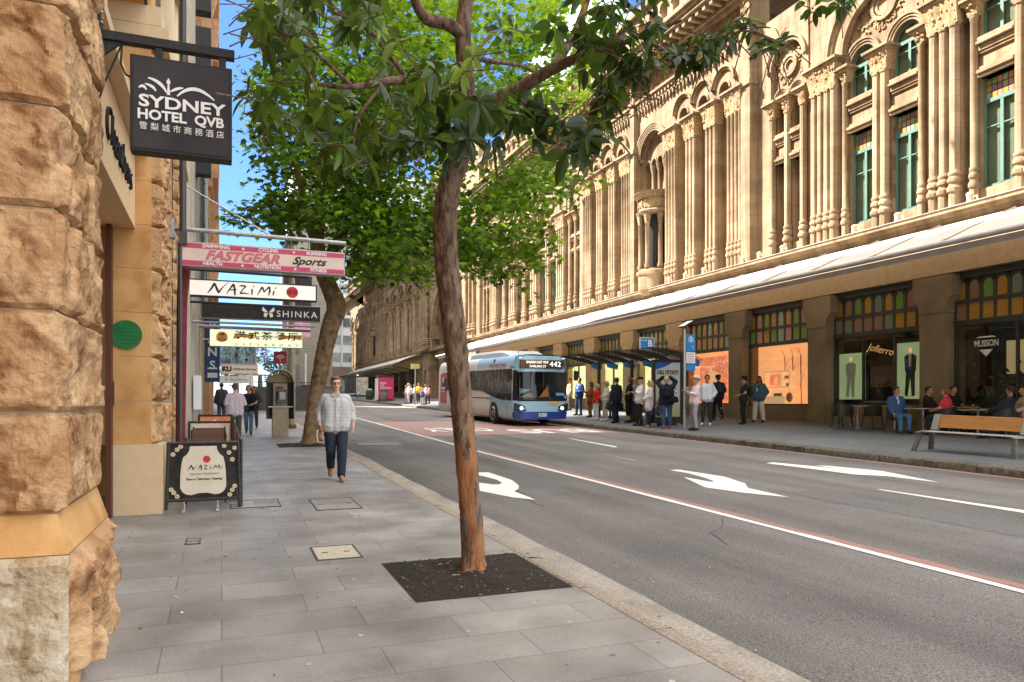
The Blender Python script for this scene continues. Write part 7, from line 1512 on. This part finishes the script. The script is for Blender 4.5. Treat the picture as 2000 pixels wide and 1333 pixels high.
b = MB(); b.box(-.13, .2, -.02, .05, 1.05, 1.5); ph = b.build('telephone', mat('phone_grey', (.12, .115, .11), .4), PHB, 0, bevel=.01); b = MB(); b.box(-.02, .16, -.03, -.0205, 1.18, 1.42); b.build('keypad_panel', mat('keypad_white', (.55, .54, .5), .5), ph, 0); b = MB(); b.tube([(-.09, -.04, 1.42), (-.09, -.07, 1.32), (-.09, -.04, 1.2)], [.03, .018, .03], 8); b.tube([(-.09, -.04, 1.2), (-.1, -.1, .99), (0, -.1, .98), (.02, -.05, 1.1)], .007, 5); b.build('handset', rub, ph)
b = MB(); b.box(-.12, .1, -.03, .045, 1.53, 1.60); b.build('red_label', mat('label_crimson', (.35, .03, .07), .5), PHB, 0, bevel=.02)
b = MB(); b.box(-.05, .05, .0, .04, 2.1, 2.3); b.build('sign_stem', boothm, PHB, 0); b = MB(); b.ring(0, 2.22, .02, .045, -.01, .01, 0, 6.283, 14); b.v = [(y_, -x_ - .01, z_) for x_, y_, z_ in b.v]; b.build('orange_ring', mat('ring_orange', (.5, .12, .03), .5), PHB, 0)
b = MB(); b.box(-.20, .20, .0, .05, 2.33, 2.72); ws_ = b.build('wireless_sign', mat('sign_crimson', (.35, .02, .05), .45, (.4, .03, .06), 5), PHB, 0); b = MB()
for r_ in (.05, .10, .15): b.ring(0, 2.43, r_ - .012, r_ + .012, -.003, .003, R(35), R(145), 10)
b.v = [(y_, x_ - .004, z_ + .02) for x_, y_, z_ in b.v]; b.ball((0, -.004, 2.42), (.02, .004, .02), 6); b.build('signal_symbol', offw, ws_, 0)
t = thing('tactile_grate', 'ribbed metal grate in the paving before the phone booth', 'grate', (1.76, 24.5, GL(0, 24.5))); b = MB()
for k in range(22): b.box(-.62 + k * .057, -.592 + k * .057, -.5, .25, .004, .012)
b.build('bar', mat('pale_strip', (.5, .47, .42), .5), t, 0); t.rotation_euler = (math.atan(SLOPE), 0, 0)
t = thing('street_pole', 'plain beige street light pole behind the phone booth', 'pole', (2.5, 29.5, GL(0, 29.5))); b = MB(); b.lathe(0, 0, [(.17, 0), (.17, .12), (.13, .16)], 16); b.build('base', mat('rust_brown', (.18, .09, .05), .7), t); b = MB(); b.lathe(0, 0, [(.125, .15), (.125, 2.3), (.12, 3), (.10, 9)], 16); b.build('shaft', mat('pole_beige', (.40, .33, .24), .5, (.46, .39, .29), 4), t); b = MB(); b.tube([(0, 0, 8.8), (.6, 0, 9.3), (2.2, 0, 9.4)], [.08, .06, .05], 8); b.box(2.0, 2.8, -.12, .12, 9.33, 9.45); b.build('lamp_arm', MATS['pole_beige'], t, 30)
# restaurant barrier with printed front
frm = mat('chipped_black_frame', (.025, .022, .02), .5, (.10, .085, .07), 45, (.55, .75)); bann = mat('barrier_black', (.022, .019, .017), .75, (.048, .042, .036), 8, spec=.12); crp = mat('barrier_cream', (.66, .56, .42), .7, (.72, .63, .49), 4)
Y = 10.42; g = GL(0, Y)
BF = thing('cafe_barrier', 'black restaurant barrier with a cream jar-shaped panel, red seal and brush lettering facing the camera', 'barrier', (-.2, Y, g))
b = MB()
for p in (((-.46, 0, .02), (-.43, 0, .88)), ((.42, 0, .02), (.40, 0, .88)), ((-.44, 0, .87), (.41, 0, .87)), ((-.46, 0, .14), (.42, 0, .14))): b.tube(p, .022, 10)
b.box(-.36, .34, -.01, .01, -.0, .0001); b.build('frame', frm, BF)
for x in (-.25, .15):
    b = MB(); b.box(x - .02, x + .02, -.2, .2, .005, .03); b.tube([(x, 0, .03), (x, 0, .14)], .012, 6); b.build('foot', brst, BF, 0)
b = MB(); b.box(-.43, .39, -.006, .006, .16, .85); pn = b.build('banner', bann, BF, 0)
jar = [(-.16, .83), (.16, .83)] + curve((.16, .83), (.16, .74), (.24, .69), 4)[1:] + curve((.24, .69), (.28, .55), (.275, .3), 4)[1:] + curve((.275, .3), (.25, .2), (.14, .2), 4)[1:] + [(.05, .225), (-.05, .225)] + curve((-.14, .2), (-.25, .2), (-.275, .3), 4) + curve((-.275, .3), (-.28, .55), (-.24, .69), 4)[1:] + curve((-.24, .69), (-.16, .74), (-.16, .83), 4)[1:-1]
b = MB(); b.prism([(x_ - .02, z_) for x_, z_ in jar], 'y', -.0095, -.0065); b.build('jar_panel', crp, BF, 0)
b = MB(); disc(b, .02, .66, .045, -.013, -.010); b.build('seal', redseal, BF, 0)
nazimi(BF, -.205, .555, .078, -.0125, ink); text('lettering', 'Japanese Restaurant', mat('letter_grey', (.25, .23, .2), .6), BF, .045, (-.01, -.011, .475), fit=.36, shear=.3); text('lettering', 'Dine in / Take away / Catering', ink, BF, .04, (-.01, -.011, .405), fit=.43, bold=.001)
for x, z in ((-.33, .79), (-.38, .73), (-.29, .83), (.29, .74), (.33, .65), (.23, .83), (.36, .80), (-.40, .28), (-.33, .19), (-.37, .24), (.30, .19), (.33, .25), (.36, .3)):
    b = MB()
    for k in range(5): disc(b, x + .017 * math.cos(k * 1.2566), z + .017 * math.sin(k * 1.2566), .014, -.0095 - k * .0002, -.0065, 0, 8)
    disc(b, x, z, .009, -.0115, -.0085, 1, 8)
    b.build('printed_flower', [mat('flower_cream', (.62, .50, .33), .6), mat('flower_gold', (.4, .22, .06), .6)], BF, 0)
BS = thing('cafe_barrier', 'clear-panelled black side barrier running along the footpath from the printed one', 'barrier', (.24, 13.4, GL(0, 13.4))); BS.rotation_euler = (math.atan(SLOPE), 0, 0)
b = MB()
for p in (((0, -2.85, .87), (0, 2.75, .87)), ((0, 2.75, .87), (-.18, 2.95, .87)), ((-.18, 2.95, .87), (-.85, 2.95, .87)), ((0, -2.85, .14), (0, 2.85, .14)), ((0, -2.85, 0), (0, -2.85, .9)), ((0, -.1, 0), (0, -.1, .88)), ((0, 2.8, 0), (0, 2.8, .88)), ((-.85, 2.95, 0), (-.85, 2.95, .88))): b.tube(p, .022, 8)
b.build('frame', frm, BS); b = MB(); b.box(-.004, .004, -2.8, -.15, .17, .84); b.box(-.004, .004, -.05, 2.75, .17, .84); b.build('clear_panel', glass('vinyl_panel', (.72, .68, .6), .25, .15), BS, 0); b = MB(); b.box(-.8, -.1, 2.945, 2.955, .17, .84); b.build('pale_panel', crp, BS, 0)
for y_ in (-2.6, .0, 2.6): b = MB(); b.box(-.14, .16, y_ - .02, y_ + .02, .004, .03); b.build('foot', brst, BS, 0)
slat = mat('brown_slat', (.10, .045, .025), .5, (.16, .075, .04), 5, stretch=(2, 20, 20))
def fold(name, label, cat, x, y, wx, wy, hz, back):
    t = thing(name, label, cat, (x, y, GL(0, y)), 0, 'slatted seats and tables inside the barrier'); b = MB()
    for k in range(5): b.box(-wx / 2, wx / 2, -wy / 2 + k * wy / 5, -wy / 2 + (k + .8) * wy / 5, hz, hz + .02)
    b.build('slat_top' if not back else 'seat', slat, t, 0)
    if back:
        b = MB()
        for k in range(3): b.box(-wx / 2, wx / 2, wy / 2 * back, wy / 2 * back + .02, hz + .18 + k * .09, hz + .25 + k * .09)
        b.build('backrest', slat, t, 0)
    for sx in (-1, 1):
        b = MB(); b.tube([(sx * wx / 2, -wy / 2, 0), (sx * wx / 2, -wy / 2, hz + (.45 if back < 0 else 0))], .015, 6); b.tube([(sx * wx / 2, wy / 2, 0), (sx * wx / 2, wy / 2, hz + (.45 if back > 0 else 0))], .015, 6); b.build('leg', frm, t)
    return t
fold('slatted_chair', 'brown slatted chair nearest the printed barrier', 'chair', -.2, 11.2, .5, .42, .45, -1); fold('slatted_table', 'small slatted table between the chairs inside the barrier', 'table', -.2, 12.0, .55, .55, .72, 0); fold('slatted_chair', 'brown slatted chair behind the small table inside the barrier', 'chair', -.2, 12.8, .5, .42, .45, 1); fold('slatted_chair', 'farther slatted chair near the menu board', 'chair', -.2, 14.0, .5, .42, .45, -1); fold('slatted_table', 'far slatted table beside the menu board', 'table', -.2, 14.9, .55, .55, .72, 0)
t = thing('tray', 'pale tray on the near slatted table', 'tray', (.02, 12.0, GL(0, 12) + .742)); b = MB(); b.box(-.18, .18, -.14, .14, 0, .012); b.build('base', mat('pale_blue_tray', (.42, .45, .5), .4), t, 0)
y = 16.4; t = thing('menu_board', 'black A-frame board with an orange poster and a large white character', 'menu board', (-.12, y, GL(0, y))); b = MB()
for a in ((-.33, -.29, 0, 1.02), (.29, .33, 0, 1.02), (-.29, .29, .98, 1.02), (-.29, .29, .3, .34)): b.box(a[0], a[1], -.02, .02, a[2], a[3])
b.build('frame', black, t, 0); b = MB(); b.box(-.29, .29, -.01, .01, .34, .98); b.build('poster', mat('poster_orange', (.62, .17, .06), .5, (.66, .24, .1), 5), t, 0); text('lettering', '食', offw, t, .42, (-.02, -.014, .68), bold=.006)
# ---------------------------------------------------------------- end of the street
def nm(u, D): a, b_, k = ray(u, 790); return a * D, b_ * D
wht = mat('office_white', (.62, .64, .66), .7, (.68, .70, .71), .6); wgl = mat('office_glass', (.10, .13, .14), .1, (.30, .34, .33), .35, (.4, .6)); brbase = mat('office_brown_base', (.16, .12, .10), .8, (.2, .15, .12), 2)
T = thing('white_office_building', 'white office block with rows of grey windows closing the far end of the street', 'building', (13, 133, 3)); b = MB(); b.box(11.5, 45, 133, 150, 2.5, 43, 0); b.box(11.5, 45, 132.6, 133, 2.5, 8.2, 1); part(T, b, 'wall', [wht, brbase])
b = MB()
for k in range(11):
    for x in range(16): b.box(12 + x * 2.0, 13.5 + x * 2.0, 132.85, 133.05, 9.2 + k * 3.05, 10.7 + k * 3.05)
part(T, b, 'window', wgl)
b = MB()
for x in range(17): b.box(11.62 + x * 2.0, 11.88 + x * 2.0, 132.75, 133.1, 8.4, 43)
part(T, b, 'pilaster', mat('office_rib', (.55, .57, .58), .7))
b = MB(); 
for x in range(6): b.box(12 + x * 2.6, 14 + x * 2.6, 132.5, 132.7, 3, 6.6)
part(T, b, 'shop_window', MATS['dark_window'])
stn = brickmat('grey_stone_wall', (.40, .35, .28), (.46, .40, .32), (.30, .26, .2), .9, .4, .02, 'xz', .85, .1)
T = thing('stone_building', 'plain beige stone building beside the white office block', 'building', (10, 104, 2)); b = MB(); b.box(8.6, 14.2, 104, 122, 2, 24); part(T, b, 'wall', stn); b = MB()
for z in (5, 8.5, 12, 15.5): b.box(8.9, 9.8, 103.9, 104.1, z, z + 2)
part(T, b, 'window', MATS['dark_window']); b = MB(); b.box(8.4, 14.4, 103.7, 122, 24, 24.8); b.box(8.5, 14.3, 103.8, 122, 4, 4.3); part(T, b, 'cornice', stn)
x, y = nm(560, 70); t = thing('hedge_wall', 'dark low wall with railing round the ramp beyond the phone booth', 'wall', (4.4, 52, GL(0, 50))); b = MB(); b.box(1.6, 5.5, 50.2, 50.6, 1.0, 2.75); b.box(5.1, 5.5, 50.6, 62, 1.0, 2.9); part(t, b, 'wall', mat('dark_stone_wall', (.05, .047, .045), .85, (.09, .085, .08), 12)); b = MB()
for k in range(30): b.tube([(1.7 + k * .13, 50.4, 2.75), (1.7 + k * .13, 50.4, 3.05)], .015, 5)
b.tube([(1.6, 50.4, 3.06), (5.5, 50.4, 3.06)], .025, 6); part(t, b, 'railing', MATS['black_paint'], 30)
t = thing('canopy_post', 'white square post of the far shop canopy', 'post', (1.5, 43, GL(0, 43))); b = MB(); b.box(-.12, .12, -.12, .12, 0, 4.4); b.box(-.16, .16, -.16, .16, 0, .5); b.build('shaft', whit, t, 0)
t = thing('canopy_post', 'slim grey post beside the white canopy post', 'post', (.75, 41, GL(0, 41))); b = MB(); b.lathe(0, 0, [(.09, 0), (.09, 4.3)], 12); b.box(-.13, .13, -.13, .13, 0, .1); b.build('shaft', mat('post_grey', (.34, .34, .36), .5), t)
t = thing('shop_canopy', 'dark glazed canopy frame over the far footpath', 'canopy', (.4, 40, 5)); b = MB(); b.box(-.7, 1.6, 38.5, 44, 4.85, 5.05); b.box(-.7, 1.6, 38.4, 38.5, 3.5, 3.6)
for k in range(5): b.box(-.68 + k * .55, -.62 + k * .55, 38.4, 38.5, 3.6, 4.85)
part(t, b, 'frame', mat('post_grey', (.34, .34, .36), .5)); b = MB(); b.box(-.66, 1.55, 38.46, 38.48, 3.6, 4.85); part(t, b, 'pane', glass('canopy_glass', (.35, .38, .36), .3))
t = thing('parasol', 'white market umbrella beyond the two women', 'umbrella', (1.7, 47, GL(0, 47))); b = MB(); b.lathe(0, 0, [(1.3, 2.25), (.7, 2.55), (.05, 2.85)], 8); b.build('canopy', mat('parasol_white', (.75, .75, .72), .8), t, 0); b = MB(); b.lathe(0, 0, [(.03, 0), (.03, 2.8)], 8); b.build('pole', MATS['post_grey'], t)
# far kiosk, posters, bin, signpost near the crowd
def rq(x, u): a, b_, k = ray(u, 790); return x, x / a * b_
x, y = rq(15.0, 752); t = thing('kiosk', 'bright pink advertising kiosk on the far footpath', 'kiosk', (x, y, RS(x, y))); b = MB(); b.box(-.75, .75, -.6, .6, .15, 2.35); b.build('cabinet', mat('kiosk_pink', (.62, .03, .13), .45, (.66, .05, .16), 4), t, 0, bevel=.04); b = MB(); b.box(-.8, .8, -.65, .65, 2.35, 2.5); b.build('cap', dkst, t, 0); b = MB(); b.box(-.8, .8, -.62, .62, 0, .15); b.build('base', dkst, t, 0); text('lettering', 'MUSIC\nFOR\nBREAKFAST', offw, t, .24, (-.6, -.61, 1.5), bold=.008, fit=1.1, align='LEFT')
b = MB(); b.box(-.9, -.76, -.5, .5, .1, 2.2); b.build('side_panel', offw, t, 0)
x, y = rq(15.0, 707); t = thing('advertising_panel', 'far bus shelter poster panel in a dark frame', 'poster panel', (x, y, RS(x, y))); b = MB(); b.box(-.8, .8, -.08, .08, .3, 2.6); b.build('frame', dkst, t, 0); b = MB(); b.box(-.68, .68, -.1, -.081, .45, 2.45); b.build('poster', mat('far_poster', (.62, .6, .5), .6, (.3, .25, .2), 3, emit=.08), t, 0); b = MB(); b.box(-.6, -.5, -.05, .05, 0, .3); b.box(.5, .6, -.05, .05, 0, .3); b.build('leg', dkst, t, 0)
x, y = rq(16.0, 684); t = thing('bus_shelter', 'small dark far shelter at the end of the footpath', 'bus shelter', (x, y, RS(x, y))); b = MB(); b.box(-2, 1.6, -.8, .8, 2.5, 2.65); b.build('roof', dkst, t, 0)
for sx in (-1.8, 1.4): b = MB(); b.box(sx - .06, sx + .06, -.06, .06, 0, 2.5); b.build('post', dkst, t, 0)
b = MB(); b.box(-1.7, 1.3, .6, .63, .3, 2.3); b.build('glass_panel', clear, t, 0)
for u, x_, l in ((722, 14.8, 'dark litter bin with green lid far down the footpath'), (750, 14.6, 'stone litter bin in front of the pink kiosk')):
    x, y = rq(x_, u); t = thing('litter_bin', l, 'bin', (x, y, RS(x, y))); b = MB(); b.lathe(0, 0, [(.34, 0), (.4, .1), (.42, .8), (.36, .95)], 16); b.build('drum', mat('bin_stone', (.2, .16, .11), .8) if u == 750 else boothd, t); b = MB(); b.lathe(0, 0, [(.36, .95), (.38, 1.05), (.1, 1.2)], 16); b.build('lid', mat('bin_green', (.08, .3, .06), .5) if u == 722 else boothd, t)
x, y = rq(14.6, 811); t = thing('bus_stop_pole', 'far bus stop pole with a small yellow flag beside the crowd', 'bus stop sign', (x, y, RS(x, y))); b = MB(); b.lathe(0, 0, [(.06, 0), (.05, 3.2)], 10); b.build('pole', brst, t); b = MB(); b.box(-.35, .35, -.03, .03, 2.9, 3.3); b.build('flag', mat('flag_yellow', (.6, .5, .15), .5), t, 0)
x, y = rq(16.3, 655); t = thing('street_pole', 'slim white light pole at the far end of the street', 'pole', (9.5, 93, GL(0, 93))); b = MB(); b.lathe(0, 0, [(.12, 0), (.09, 5.6)], 10); b.build('shaft', whit, t)

bpy.data.scenes.remove(BENCH)
